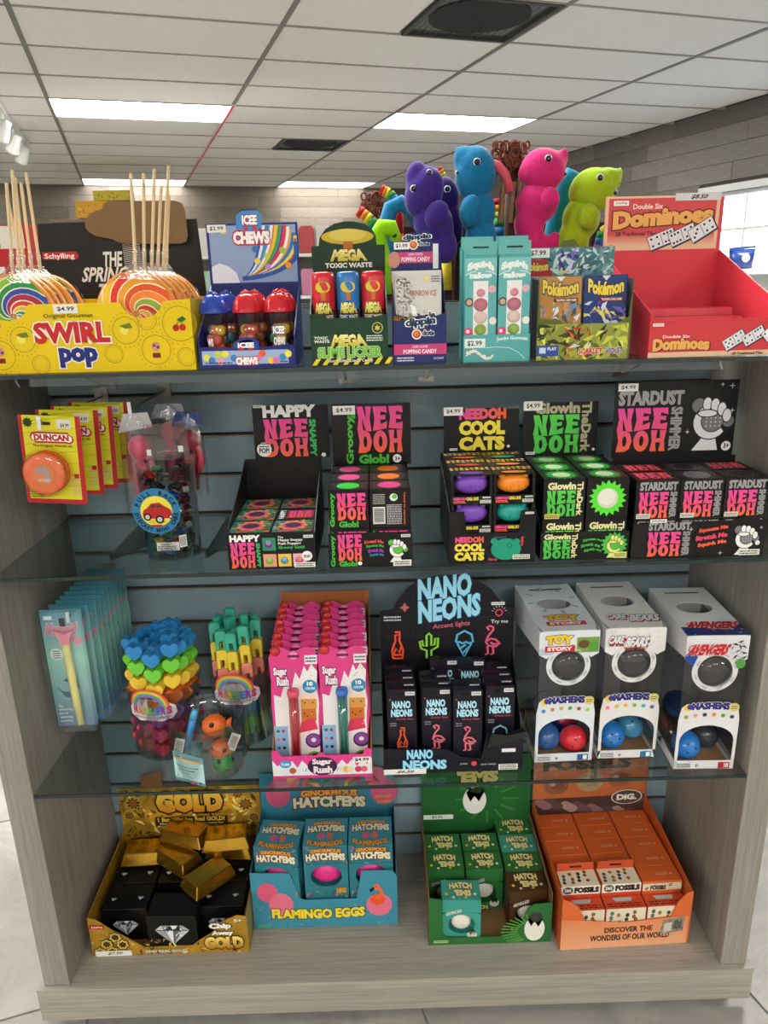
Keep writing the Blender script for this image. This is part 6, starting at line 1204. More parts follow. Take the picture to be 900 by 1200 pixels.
hang_toy('bagged pink toy in the middle behind the car tub', -.368, .215, ('#b84a6a', '#a83a50', '#9aa0ac'), .062, .90, 1.045, 0, 3)
# tub of small cars
clear_tub = clear_mat('clear_tub', (.95, .96, .96), gloss=.3, rough=.03)
def tub(m, r0, r1, h, n=32, th=.0015): m.smooth = True; m.lathe([(0, 0), (r0, 0), (r1, h), (r1+.0015, h), (r1+.0015, h+.001), (r1-th, h), (r0-th, .002), (0, .002)], n=n); return m
def bend(o, R_, w, cx=0, cz=0, a0=0.):
    for v in o.data.vertices:
        a = (v.co.x-w/2)/R_+a0; v.co = Vector((cx+(R_+v.co.z)*math.sin(a), -(R_+v.co.z)*math.cos(a), v.co.y+cz))
tx, ty = -.349, .098
t = thing('car_tub', 'clear tub of pull back mini cars with a round blue sign', 'toy tub', (tx, ty, Z2+.0004))
tub(MB(), .044, .046, .152).build('tub_body', clear_tub, t)
P = Print(.066, .066); P.circ(.5, .5, .5, '#2a7cac', n=36); P.circ(.5, .5, .36, '#1f5a80', n=32); P.circ(.5, .5, .345, '#e8dc4a', n=32); 
def ringtext(P, s_, r, a0, a1, hgt, col, flip=False):
    n = len(s_)
    for i, ch in enumerate(s_):
        if ch == ' ': continue
        a = a0+(a1-a0)*(i+.5)/n; V, Fc = glyphs(ch, .05); bx = [v[0] for v in V]; cxm = (min(bx)+max(bx))/2; k = hgt/.73; q = a-PI/2 if not flip else a+PI/2
        P.add([(.5+r*math.cos(a)+((v[0]-cxm)*k*math.cos(q)-(v[1]-.36)*k*math.sin(q)), .5+r*math.sin(a)+((v[0]-cxm)*k*math.sin(q)+(v[1]-.36)*k*math.cos(q))) for v in V], Fc, col)
ringtext(P, 'PULL BACK', .425, PI*.93, PI*.07, .095, '#14181c'); ringtext(P, 'DIECAST MINI CARS', .425, PI*1.02, PI*1.98, .085, '#14181c', True)
P.circ(.5, .27, .2, '#d8c83a', ry=.05)
P.poly([(.2,.40),(.22,.52),(.33,.60),(.40,.68),(.58,.70),(.68,.62),(.80,.55),(.84,.42),(.78,.34),(.3,.34)], '#b8241e'); P.poly([(.36,.59),(.42,.65),(.49,.66),(.48,.59)], '#3a3a3e'); P.poly([(.51,.59),(.52,.66),(.60,.65),(.65,.60)], '#3a3a3e'); P.line([(.2,.46),(.84,.5)], .012, '#8a1814')
for x, y, r in ((.30,.38,.085),(.56,.32,.095),(.80,.38,.05)): P.circ(x, y, r, '#16161a'); P.circ(x, y, r*.55, '#d8d8d4'); P.circ(x, y, r*.2, '#8a8a8a')
P.rect(.36, .16, .6, .2, '#b8241e')
t_s = 1.12; sg = MB().prism([(.034*math.cos(a*PI/16), .034*math.sin(a*PI/16)) for a in range(32)], -.0006, .0, 'xz').build('round_sign', card('#2a7cac'), t, loc=(-.008, -.0475, .086)); P.build('printed_sign', sg, FRONT(-.033, -.0006, -.033)); sg.scale = (1.1, 1, 1.1)
P = Print(.036, .014); P.rect(0, 0, 1, 1, '#e4e4e0'); P.text('WARNING', .2, .72, .6, .92, '#1a1a1a', .02); P.fine(.05, .08, .95, .65, 3, '#3a3a3a'); o = P.build('warning_label', t, Matrix.Identity(4)); bend(o, .0455, .036, 0, .018, .05)
P = Print(.012, .02); P.rect(0, 0, 1, 1, '#e4e4e0'); P.fine(.1, .1, .9, .9, 8, '#1a1a1a'); o = P.build('bar_code_label', t, Matrix.Identity(4)); bend(o, .0455, .012, 0, .022, .6)
m = MB(); m.prism([(-.036, .152), (.036, .152), (.033, .215), (-.034, .21)], .02, .0206); m.build('clear_header', clear_mat('clear_header', (.85, .72, .74), gloss=.35), t); MB().box(.018, .0192, .165, .026, .0199, .175).build('price_sticker', card('#e8e8e4'), t); MB().box(-.033, .0192, .16, -.026, .0199, .170).build('price_sticker', card('#e8e8e4'), t)
def car(col, names=[]):
    t = thing('mini_car', 'x', 'toy car', group='pull back cars in the clear tub')
    m = MB(); m.smooth = False
    m.prism([(-.011,.003),(-.0115,.006),(-.008,.007),(-.005,.0105),(.003,.0105),(.006,.007),(.011,.006),(.0115,.003)], -.005, .005); m.build('car_body', mat(col, .15, kind='paint'), t, bevel=.0006)
    MB().prism([(-.0062,.0072),(-.0045,.0098),(.0025,.0098),(.0048,.0072)], -.0052, .0052).build('car_windows', mat('#6a7478', .1, kind='glass'), t)
    wmesh = None
    for sx in (-1, 1):
        for sy in (-1, 1):
            if wmesh is None:
                m = MB(); m.lathe([(0, -.0012), (.003, -.0012), (.003, .0012), (.0018, .0016), (0, .0016)], n=12, M=Matrix.Rotation(PI/2, 4, 'X')); m2 = m.build('wheel', mat('#1a1a1c', .5, kind='tyre'), t); wmesh = m2.data; o = m2
            else: o = bpy.data.objects.new('wheel', wmesh); COL.objects.link(o); o.parent = t
            o.location = (sx*.007, sy*.0055, .003)
    return t
r_ = random.Random(12); protos = {}
ci = 0
carcols = [('#18181a', 'black'), ('#1f4fb8', 'blue'), ('#2a8a3a', 'green'), ('#c8c8cc', 'silver'), ('#b8241e', 'red'), ('#e0c02a', 'yellow')]
lvn = ('bottom', 'second', 'third', 'fourth', 'fifth', 'sixth', 'seventh', 'eighth', 'top')
for lv in range(9):
    for k in range(5):
        a = k*1.2566+lv*.5+(PI*1.5); c, cn1 = carcols[[0,1,0,0,2,0,3,0,0,4,0,0,5,0,0,0,1][(ci*5+lv) % 17]] if not (lv == 0 and k == 0) else carcols[1]
        R_ = .0285; ci += 1
        rot = (r_.uniform(-.35, .35), r_.uniform(-.2, .2), a+PI/2+r_.uniform(-.2, .2)); loc = (tx+R_*math.cos(a), ty+R_*math.sin(a), Z2+.006+lv*.0158)
        lb = '%s mini car in the %s layer of the clear tub, %s' % (cn1, lvn[lv], ('near side', 'right side', 'rear right', 'rear left', 'left side')[k])
        if c not in protos: t = car(c); protos[c] = t; t.location = loc; t.rotation_euler = rot; t['label'] = lb
        else: dup(protos[c], loc, label=lb, rot=rot)
# ---- mermaid tail pens
hook('metal hook that carries the turquoise pen packs', -.540, .705, .09)
def merm(lb, x, y, rz, full):
    w, h = .070, .226; t = thing('pen_pack', lb, 'pen pack', (x, y, .492), group='turquoise pen packs'); t.rotation_euler = (0, 0, rz)
    c = MB().box(-w/2, 0, 0, w/2, .001, h).build('backing_card', card('#7ab4b4'), t, bevel=.0003)
    P = PF(w, h); P.add([(x, j/10) for j in range(11) for x in (0, 1)], [(2*j, 2*j+1, 2*j+3, 2*j+2) for j in range(10)], lambda u, v: mix3('#4a78a0', '#a4dcd0', min(1, v*1.7)) if v < .6 else mix3('#a4dcd0', '#4a9ab4', (v-.6)/.4))
    P.text('Mermaid', .08, .79, .84, .89, '#e890a8', .05, out='#f0e0e8', ow=.03, shear=.1); P.text('Tail Pen', .36, .70, .94, .785, '#e890a8', .05, out='#f0e0e8', ow=.03, shear=.1); P.rect(.08, .92, .28, .95, '#e0e8ea'); P.rect(.44, .86, .58, .93, '#14202a')
    P.circ(.26, .63, .16, '#dfe8e6'); P.fine(.17, .59, .35, .665, 4, '#3a5a6a')
    P.poly([(.1,.36),(.3,.26),(.52,.24),(.62,.3),(.7,.46),(.62,.36),(.45,.30),(.25,.31)], '#2f6484'); P.poly([(.3,.4),(.5,.44),(.66,.38),(.68,.32),(.5,.38)], '#2a5a7c')
    for i in range(12): P.circ(.18+.03*(i % 4)*1.6, .44+.03*(i//4), .018, '#8ac4c0')
    for i, s_ in enumerate(('The', 'enchanting', 'pen of', 'splashing', 'surprises')): P.text(s_, .08, .17-.034*i, .08+.035*len(s_), .195-.034*i, '#dfe8e8', .02)
    P.build('printed_front', c, FRONT(-w/2, 0, 0))
    if full:
        m = MB(); m.smooth = True; m.tube([(.008, -.008, .008), (.006, -.008, .06), (.004, -.008, .165)], [.0055, .0068, .0068], n=12); m.build('pen_barrel', mat('#e8e08a', .35, kind='plastic'), t)
        m = MB(); m.prism([(-.003, .165), (.011, .165), (.013, .176), (.021, .190), (.012, .189), (.004, .184), (-.004, .189), (-.014, .192), (-.006, .178)], -.012, -.004); m.build('tail_top', mat('#e88aa0', .35, kind='plastic'), t, bevel=.001)
    m = MB(); m.box(-w/2-.001, -.0165 if full else -.009, -.002, w/2+.001, -.0005, h+.002); m.build('clear_sleeve', clear_mat('sleeve', (.97, .98, .98), gloss=.35, bump=.25, scale=30), t); return t
merm('front turquoise mermaid pen pack with a yellow pen', -.556, .098, .03, True)
pk2 = merm('second pen pack, behind the yellow pen', -.549, .118, -.06, False)
for i in range(8): dup(pk2, (-.544+.0015*i, .136+.0185*i, .492+.001*i), label='%s turquoise pen pack, counting back from the yellow pen' % ('third', 'fourth', 'fifth', 'sixth', 'seventh', 'eighth', 'ninth', 'rearmost')[i], rot=(0, 0, -.02+.03*(i % 3)))
# ---- marker tubs
heart = [(0, .0), (.35, .28), (.5, .6), (.42, .86), (.2, .95), (0, .78), (-.2, .95), (-.42, .86), (-.5, .6), (-.35, .28)]
block = [(-.40, 0), (-.14, 0), (-.14, .45), (.14, .45), (.14, 0), (.40, 0), (.42, .9), (.25, 1.0), (-.25, 1.0), (-.42, .9)]
def marker(lb, cols, shape, w, sh, grp):
    t = thing('shape_marker', lb, 'marker', group=grp); z = 0
    for i, c in enumerate(cols):
        m = MB(); m.prism([(x*w, z+y*sh*1.0) for x, y in shape], -w*.28, w*.28); m.build('stacked_segment', mat(c, .25, kind='plastic', var=.03), t, bevel=.0012); z += sh
    return t
HC = ['#8a3ab0', '#d83a6a', '#e8408a', '#e87a2a', '#e8c83a', '#6ac83a', '#2a84c4']; HC = ['#d83a5a', '#e04a8a', '#8a4ab0', '#ea7a2a', '#ecc83a', '#6ecc3a', '#2a86c8']
BCs = ['#8ac04a', '#5a9ac0', '#9a6ab0', '#e8907a', '#e8d040', '#3aa890']
def marker_tub(lb, cx, cy, r, h, shape, cols, n, w, sh, lab, grp, nm, a0=0., lx=0.):
    t = thing('marker_tub', lb, 'marker tub', (cx, cy, Z3+.0004)); tub(MB(), r, r+.002, h).build('tub_body', clear_tub, t)
    P = Print(.092, .068); P.poly([(.02,.1),(.0,.3),(.08,.45),(.15,.5),(.2,.6),(.8,.6),(.88,.5),(.98,.4),(1,.2),(.9,.06),(.7,.0),(.25,.0)], '#e8e2e4')
    for i, c in enumerate(('#d84a4a', '#e88a3a', '#e8c84a', '#6ab85a', '#4a90c8', '#8a6ab0')): P.add(*(lambda R1, R2: ([(.45+q*math.cos(a), .42+q*1.25*math.sin(a)) for a in [PI*j/14 for j in range(15)] for q in (R1, R2)], [(2*j, 2*j+1, 2*j+3, 2*j+2) for j in range(14)]))(.42-.03*i, .39-.03*i), c)
    for i, (ch, c) in enumerate(zip('MARKERS', ('#d83a6a', '#e8783a', '#c8a82a', '#4aa84a', '#3a7ab8', '#7a4aa8', '#d83a8a'))): P.text(ch, .12+.115*i, .20, .215+.115*i, .42, c, .04, out='#2a2430', ow=.03)
    P.text('MARKERS WITH ATTITUDE', .14, .09, .9, .15, '#6a5a6a', .02); P.circ(.82, .06, .02, '#6a5a6a')
    o = P.build('printed_label', t, Matrix.Identity(4)); bend(o, r+.0028, .092, 0, h-.052, lx)
    protos_ = None; k = 0
    rings = [(0, 1)] if n < 7 else []
    for ring_, (rr, cnt) in enumerate(((r-.015, 11 if r > .055 else 9), (r-.038, 5 if r > .055 else 3))):
        for i in range(cnt):
            a = -PI/2+2*PI*i/cnt; z = Z3+.0030+.004*((i*3) % 4)
            pos = (cx+rr*math.cos(a), cy+rr*math.sin(a), z); rot = (r_.uniform(-.03, .03), r_.uniform(-.03, .03), (0 if math.sin(a) < .3 else a+PI/2)+r_.uniform(-.3, .3))
            where = ('outer', 'inner')[ring_]+' ring, '+('front' if math.sin(a) < -.5 else 'back' if math.sin(a) > .5 else 'side')+(' left' if math.cos(a) < -.2 else ' right' if math.cos(a) > .2 else ' centre')+('' if cnt < 9 else (', nearer the front' if i % 2 else ', farther back'))
            l2 = '%s marker, %s' % (nm, where)
            if protos_ is None: protos_ = marker(l2, cols, shape, w, sh, grp); protos_.location = pos; protos_.rotation_euler = rot
            else: dup(protos_, pos, label=l2, rot=rot)
marker_tub('clear tub of rainbow heart markers with a cloud-shaped label', -.412, .150, .064, .135, heart, HC, 12, .033, .0305, 'hearts', 'heart markers in the left tub', 'heart-stack', lx=-.12)
marker_tub('clear tub of block-shaped teal-topped markers behind the fish tub', -.276, .178, .055, .140, block, BCs, 10, .024, .0372, 'blocks', 'block markers in the right tub', 'teal-topped block', lx=.0)
# ---- sea creature tub
bx, by = -.319, .064
t = thing('creature_tub', 'clear round tub of orange and green sea creature pens at the shelf front', 'toy tub', (bx, by, Z3+.0004))
m = MB(); m.smooth = True; m.lathe([(0, 0), (.050, 0), (.058, .006), (.063, .03), (.0645, .07), (.0645, .108), (.066, .110), (.063, .110), (.063, .07), (.0615, .03), (.056, .0075), (.049, .002), (0, .002)], n=36); m.build('tub_body', clear_tub, t)
P = Print(.064, .056); P.rect(0, 0, 1, 1, '#b4dcdc'); P.rect(0, .78, 1, 1, '#6ab0b8'); P.text('Sea Creatures', .06, .80, .94, .93, '#e8a04a', .04, warp=arcw(.25)); P.text('A handy pen to keep', .14, .60, .86, .67, '#1f4a5a', .03); P.text('those monsters', .24, .50, .76, .57, '#1f4a5a', .03); P.text('at bay!', .38, .40, .62, .47, '#1f4a5a', .03)
P.rect(0, 0, 1, .1, '#5a9a9a'); shards(P, 16, ['#c85a6a', '#4a8a4a', '#e0a04a', '#8a5a9a'], .03, .05, .4, .32, .06); P.circ(.66, .14, .04, '#b83a5a'); P.circ(.77, .14, .04, '#b83a5a'); P.circ(.88, .14, .04, '#2a5a8a')
o = P.build('printed_label', t, Matrix.Identity(4)); bend(o, .0652, .064, 0, .008, -.42)
def fish(lb, col, loc, rot, s=1.):
    t = thing('puffer_fish_pen', lb, 'toy fish', loc, group='sea creature pens in the round tub'); t.rotation_euler = rot; t.scale = (s, s, s)
    m = MB(); m.smooth = True; m.ell((0, 0, 0), (.019, .016, .0175), n=18, k=12)
    for i in range(26):
        z = 1-2*(i+.5)/26; q = math.sqrt(1-z*z); a = i*2.4; p = Vector((.019*q*math.cos(a), .016*q*math.sin(a), .0175*z)); m.tube([p*.95, p*1.16], [.0016, .0003], n=5)
    m.prism([(.017, -.003), (.028, -.010), (.026, 0), (.028, .010), (.017, .003)], -.002, .002); m.build('fish_body', mat(col, .35, kind='rubber', bump=.3, scale=120), t)
    for sx in (-1, 1):
        m = MB(); m.smooth = True; m.ell((-.006, sx*.0135, .008), (.0042, .003, .0042)); e = m.build('eye', mat('#1a1612', .15, kind='eye'), t)
    m = MB(); m.smooth = True; m.ell((-.018, 0, -.002), (.003, .005, .002)); m.build('mouth', mat('#8a3a1a', .4, kind='rubber'), t); return t
fish('orange puffer fish on top of the sea creature tub', '#e8702a', (bx+.016, by-.012, Z3+.094), (0, .1, .35), 1.08)
fish('orange puffer fish under the top one', '#d8662a', (bx+.024, by-.020, Z3+.052), (.5, .6, 1.0)); fish('green sea creature at the bottom right of the round tub', '#3a9a4a', (bx+.026, by-.018, Z3+.024), (.3, -.3, 2.2))
fish('orange puffer fish at the back of the round tub', '#d8602a', (bx+.004, by+.028, Z3+.06), (0, .3, 4)); fish('teal sea creature at the left of the round tub', '#2a8a9a', (bx-.030, by+.008, Z3+.028), (0, .3, 5)); fish('yellow sea creature low at the back of the round tub', '#c8a02a', (bx+.02, by+.022, Z3+.024), (.4, .3, 3))
t = thing('blue_pen', 'bright blue pen slanting out of the sea creature tub', 'pen', (bx-.036, by-.012, Z3+.05), group='pens in the sea creature tub'); m = MB(); m.smooth = True; m.tube([(0, 0, 0), (.018, .0, .060)], .0062, n=12); m.build('pen_barrel', mat('#2a84c8', .25, kind='plastic'), t); m = MB(); m.smooth = True; m.tube([(.018, 0, .060), (.0225, 0, .075)], [.007, .0045], n=12); m.build('pen_cap', mat('#5ab0e0', .2, kind='plastic'), t)
for lb, dx, dz, ry in (('white bar code card at the left of the round tub', -.050, .042, .25), ('white bar code card at the right of the round tub', .042, .05, .4)):
    o = MB().box(-.008, 0, 0, .008, .0006, .034).build('bar_code_card', card('#e4e4e0'), None); tag(o, lb, 'card'); o.location = (bx+dx, by-.022, Z3+dz); o.rotation_euler = (0, ry, 0); P = Print(.014, .03); P.fine(.1, .1, .9, .9, 10, '#1a1a1a'); P.build('printed_code', o, FRONT(-.007, 0, .002))
# ================================================================== BEHIND THE UNIT: plush toys on the rear shelf, shop goods
t = thing('rear_shelf', 'dark shelf on the back side of the unit that carries the plush toys', 'shelf', (0, .34, Z1-.02))
MB().box(-.60, .002, 0, .60, .24, .018).build('board', mat('#4a443e', .6, kind='board'), t)
for x in (-.5, .5): MB().box(x-.01, 0, -.12, x+.01, .2, 0).build('bracket', dark, t)
def plush_mat(c):
    k = ('plush', c)
    if k in _M: return _M[k]
    m = mat(c, .9, kind='plush_'+c.strip('#'), bump=.4, scale=130, var=.1, key=('pm', c)); b = m.node_tree.nodes['Principled BSDF']; b.inputs['Sheen Weight'].default_value = .3; b.inputs['Sheen Roughness'].default_value = .4; b.inputs['Specular IOR Level'].default_value = .1
    _M[k] = m; return m
PXM = 1/585.
def soft(name, blobs, m, parent, y, o0, voxel=.004):
    b = MB()
    for u, v, ru, rv, dy, rot in blobs:
        p = at(u, v, y+dy)-o0; b.ell(p, (ru*PXM, min(ru, rv)*PXM*.95, rv*PXM), Matrix.Rotation(rot, 4, 'Y'), n=20, k=14)
    o = b.build(name, m, parent); md = o.modifiers.new('r', 'REMESH'); md.mode = 'VOXEL'; md.voxel_size = voxel; md.use_smooth_shade = True
    sm = o.modifiers.new('s', 'SMOOTH'); sm.factor = .6; sm.iterations = 4
    bpy.context.view_layer.update(); me = bpy.data.meshes.new_from_object(o.evaluated_get(bpy.context.evaluated_depsgraph_get())); o.modifiers.clear(); o.data = me; return o
def plush(lb, col, y, head, body, flip, eyes, group='sea animal plush toys behind the card boxes'):
    c = at(body[0][0], 350, y); o0 = Vector((c.x, y, Z1+.0)); t = thing('plush_toy', lb, 'plush toy', o0, group=group); m = plush_mat(col)
    soft('plush_head', head, m, t, y, o0); soft('plush_body', body, m, t, y, o0)
    for f in flip: soft('flipper', [f], m, t, y, o0)
    for u, v, r in eyes:
        p = at(u, v, y)-o0; 
        h = [q for q in head]; hc = min(head, key=lambda q: (q[0]-u)**2+(q[1]-v)**2); yy = -hc[3]*PXM*.0
        # seat the eye on the head surface by casting from the viewer's side
        d = (Vector((0, 1, 0))); ho = [k for k in t.children if k.name.startswith('plush_head')][0]
        ok, loc, nrm, _ = ho.ray_cast(Vector((p.x, -.3, p.z)), d)
        if not ok: continue
        b = MB(); b.smooth = True; b.ell(loc, (r*1.28*PXM, .0015, r*1.28*PXM)); e = b.build('eye_ring', mat('#d8d8e0', .4, kind='felt'), t)
        b = MB(); b.smooth = True; b.ell(loc+Vector((0, -.0015, 0)), (r*PXM, .0025, r*PXM)); b.build('pupil', mat('#0c0c10', .1, kind='eye'), e)
    return t
yp = .445
plush('purple plush sea animal leaning left, two eyes showing', '#402c80', yp, [(497,226,21,28,0,.35),(488,207,12,16,-.0,.2),(486,198,6,7,-.0,0),(488,193,3,3.5,0,0)], [(508,262,22,26,0,-.4),(517,284,17,24,0,-.4)], [(512,252,13,16,-.03,.5)], [(484,223,3.2),(502,204,2.6)])
plush('smaller dark purple plush peering out right of the leaning purple one', '#33225f', yp+.06, [(524,228,14,20,0,-.3)], [(530,260,12,26,0,-.2)], [], [(523,223,3)])
plush('bright blue plush sea animal, tallest of the plush row', '#1a6f9c', yp, [(557,204,23,29,0,0),(544,187,12,14,0,.2),(538,180,5.5,7,0,.2),(535,176,3,4,0,0)], [(560,248,20,24,0,0),(563,285,18,34,0,0),(565,325,14,30,0,0)], [(551,247,12,17,-.03,.2)], [(556,193,3.2),(535,204,2)])
plush('hot pink plush sea animal with a curled tail', '#c82c72', yp, [(636,200,25,23,0,0),(650,190,13,12,0,0),(661,183,5,9,0,0),(614,204,7,9,0,0)], [(629,238,24,22,0,0),(620,262,17,24,0,0),(624,290,17,22,0,0),(640,287,16,10,0,0),(650,281,7,9,0,0),(628,320,16,24,0,0)], [(644,233,11,13,-.03,0)], [(638,189,3.2),(660,205,2)])
plush('lime green plush sea animal with a pointed snout at the right', '#98b622', yp, [(694,224,26,24,0,-.4),(711,212,16,14,0,0),(722,204,8,6,0,0),(727,200,3,3.5,0,0),(700,203,5,5,0,0)], [(681,256,21,24,0,.2),(671,285,18,28,0,.1),(668,320,16,28,0,0)], [(689,254,12,14,-.03,0)], [(697,211,3.2),(717,227,2.4)])
def tubeplush(lb, col, pts, r, y, nm='plush_toy', cat='plush toy'):
    p0 = at(pts[-1][0], pts[-1][1], y); o0 = Vector((p0.x, y, Z1)); t = thing(nm, lb, cat, o0, group='tails and arms poking out of the plush row'); b = MB(); b.smooth = True
    P_ = [at(u, v, y)-o0 for u, v in pts]; b.tube(P_, [r*PXM*k for k in ([.7]+[1]*(len(pts)-2)+[.9])], n=14); b.ell(P_[0], (r*PXM*.72,)*3); b.build('plush_body', plush_mat(col), t)
    b = MB(); b.smooth = True; p = P_[0]; b.ell(p+Vector((0, -r*PXM*.6, 0)), (r*.3*PXM, .002, r*.3*PXM)).build('stitched_patch', mat('#2a2430', .6, kind='felt'), t); return t
tubeplush('arched blue plush tail left of the purple plush', '#2478a4', [(488,262),(482,246),(470,238),(458,244),(453,262),(456,290),(460,340)], 9, yp+.03)
tubeplush('lime green plush tail poking up right of the dark green candy box', '#96d81c', [(462,276),(458,268),(448,267),(442,276),(446,296),(452,345)], 9.5, .36)
tubeplush('teal plush head behind the hot pink one', '#1c7c9c', [(680,214),(668,210),(660,220),(655,250),(648,290),(646,340)], 13, yp+.075)
def rainbow(lb, pts, r, y):
    cs = ['#c8302a', '#e08a2a', '#d8c83a', '#3a9a4a', '#2a6aa8', '#7a3a8a']; p0 = at(pts[-1][0], pts[-1][1], y); o0 = Vector((p0.x, y, Z1)); t = thing('striped_plush', lb, 'plush toy', o0, group='rainbow striped plush pieces'); P_ = [at(u, v, y)-o0 for u, v in pts]; n = 9
    for i in range(n):
        def L(q): q *= (len(P_)-1); k = min(int(q), len(P_)-2); return P_[k].lerp(P_[k+1], q-k)
        b = MB(); b.smooth = True; b.tube([L(i/n), L((i+1)/n)], r*PXM, n=12); b.build('colour_stripe', plush_mat(cs[i % 6]), t)
rainbow('rainbow striped plush arm at the far left of the plush row', [(420,247),(434,258),(446,275),(452,340)], 6.5, yp+.085)
rainbow('small rainbow plush tip above the arched blue tail', [(446,222),(456,227),(466,240),(470,340)], 6, yp+.10)
rainbow('rainbow striped plush ear between the two purple heads', [(512,198),(518,208),(522,240),(524,340)], 6, yp+.105)
rainbow('rainbow striped plush body between the blue and pink plush', [(588,232),(590,255),(588,290),(590,345)], 11, yp+.07)
rainbow('orange striped plush end right of the lime plush', [(722,262),(706,272),(700,295),(698,340)], 6, yp+.07)
# yarn-haired doll
def yarn(lb, cu, cv, ru, rv, n, y, seed):
    o0 = Vector((at(cu, cv, y).x, y, Z1)); t = thing('yarn_doll', lb, 'doll', o0, group='brown yarn-haired dolls'); r = random.Random(seed); b = MB(); b.smooth = True
    for i in range(n):
        u, v = cu+ru*r.uniform(-1, 1), cv+rv*r.uniform(-1, 1); c = at(u, v, y+r.uniform(-.02, .02))-o0; R_ = r.uniform(.006, .011); a = r.uniform(0, 3); ax = Vector((math.cos(a), math.sin(a)*.6, 0)); 
        b.tube([c+ax*R_*math.cos(q)+Vector((0, 0, R_*math.sin(q))) for q in [k*2*PI/9 for k in range(10)]], .0021, n=5, cap=False)
    tag(b.build('yarn_loops', mat('#6a3220', .8, kind='yarn', scale=90, var=.3), t), kind='stuff')
    p = at(cu, cv+rv*.4, y+.01)-o0; q = at(cu, 345, y+.01)-o0; b = MB(); b.smooth = True; b.ell(p, (ru*.75*PXM, .02, rv*PXM*.8)); b.build('head', mat('#8a5a3c', .8, kind='felt'), t)
    b = MB(); b.smooth = True; b.tube([p, q], [ru*.35*PXM, ru*.55*PXM], n=12); b.build('body', mat('#4a3024', .85, kind='felt'), t)
    for s in (-.5, .1, .5):
        a_ = at(cu+ru*s, cv+rv+14, y-.035)-o0; b_ = at(cu+ru*s-4, cv+rv+62, y-.035)-o0; MB().tube([a_, b_], .005, n=6).build('strap', mat('#7a5a44', .8, kind='felt'), t)
    return t
dl = yarn('brown yarn-haired doll rising between the blue and pink plush', 600, 184, 20, 15, 60, yp+.03, 2)
b = MB(); b.smooth = True; o0 = dl.location; b.tube([at(u, v, yp-.005)-Vector(o0) for u, v in ((575,192),(583,194),(592,205),(598,225))], .009, n=10); b.build('pink_band', mat('#c85060', .7, kind='felt'), dl)
yarn('brown yarn-haired doll at the left end of the plush row', 436, 240, 11, 10, 30, yp+.12, 3)
o = MB(); o.smooth = True; o.ell((0,0,0), (.012, .01, .009)); o = o.build('orange_plush_ear', plush_mat('#e08a2a'), None); tag(o, 'small orange plush ear behind the hot pink head', 'plush toy'); o.location = at(635, 179, yp+.06)
t = thing('plush_bin', 'dark woven bin behind the plush toys', 'bin', (at(585, 300, yp+.14).x, yp+.14, Z1-.002)); a, b_ = at(430, 300, yp+.14), at(742, 300, yp+.14); hw = (b_.x-a.x)/2
bt = at(585, 262, yp+.14).z-Z1
MB().box(-hw, 0, .0, hw, .01, bt).build('bin_front', mat('#3c2a24', .8, kind='weave', bump=.6, scale=80, var=.4), t)
for i in range(14): MB().tube([(-hw+hw*2*(i+.5)/14, -.004, 0), (-hw+hw*2*(i+.5)/14+.01, -.004, bt)], .003, n=6).build('woven_stake', mat('#5a4034', .7, kind='weave'), t)
# ---- goods farther in the shop
yb_ = 4.4
a, b_ = at(40, 300, yb_), at(452, 300, yb_); zt_ = at(300, 268, yb_).z
t = thing('shop_shelf', 'white shop shelving in the background behind the dark blue candy box', 'shelving', ((a.x+b_.x)/2, yb_, FLOOR)); hw = (b_.x-a.x)/2; hh = zt_-FLOOR
MB().box(-hw, .3, 0, hw, .34, hh).build('back_panel', mat('#9a9690', .6, kind='enamel'), t)
for z in (.1, .5, .9, 1.2, 1.48): MB().box(-hw, 0, z, hw, .3, z+.02).build('shelf_board', white, t)
for x in (-hw, -hw/3, hw/3, hw): MB().box(x-.015, -.002, 0, x+.015, .3, hh).build('upright', white, t)
rp = random.Random(8); gm = {}
gc = [('#9ac0a8', 'pale green'), ('#c87aa0', 'pink'), ('#d8d4d0', 'white'), ('#b8303a', 'red'), ('#4a8ab0', 'blue'), ('#e0c84a', 'yellow')]
for li, z in enumerate((.92, 1.22, 1.5)):
    x = -hw+.05; k = 0
    while x < hw-.12:
        if any(abs(x+.05-q) < .07 for q in (-hw, -hw/3, hw/3, hw)): x += .118; continue
        w_ = .11; c, cn1 = gc[(k*5+li*2) % 6]; k += 1
        if c not in gm:
            mm = MB(); mm.prism([(-.05, 0), (.05, 0), (.052, .16), (.04, .18), (-.04, .18), (-.052, .16)], 0, .05); o = mm.build('snack_pack', mat(c, .3, kind='foil', bump=.5, scale=30), None, bevel=.004); gm[c] = o.data
        else: o = bpy.data.objects.new('snack_pack', gm[c]); COL.objects.link(o)
        o.location = (t.location.x+x+.05, yb_+.05, FLOOR+z+.001); tag(o, 'distant %s snack pack on the background shelving, %s' % (cn1, ('low row', 'middle row', 'upper row')[li]), 'snack pack', '%s snack packs in the %s row of the background shelving' % (cn1, ('low', 'middle', 'upper')[li])); x += .118
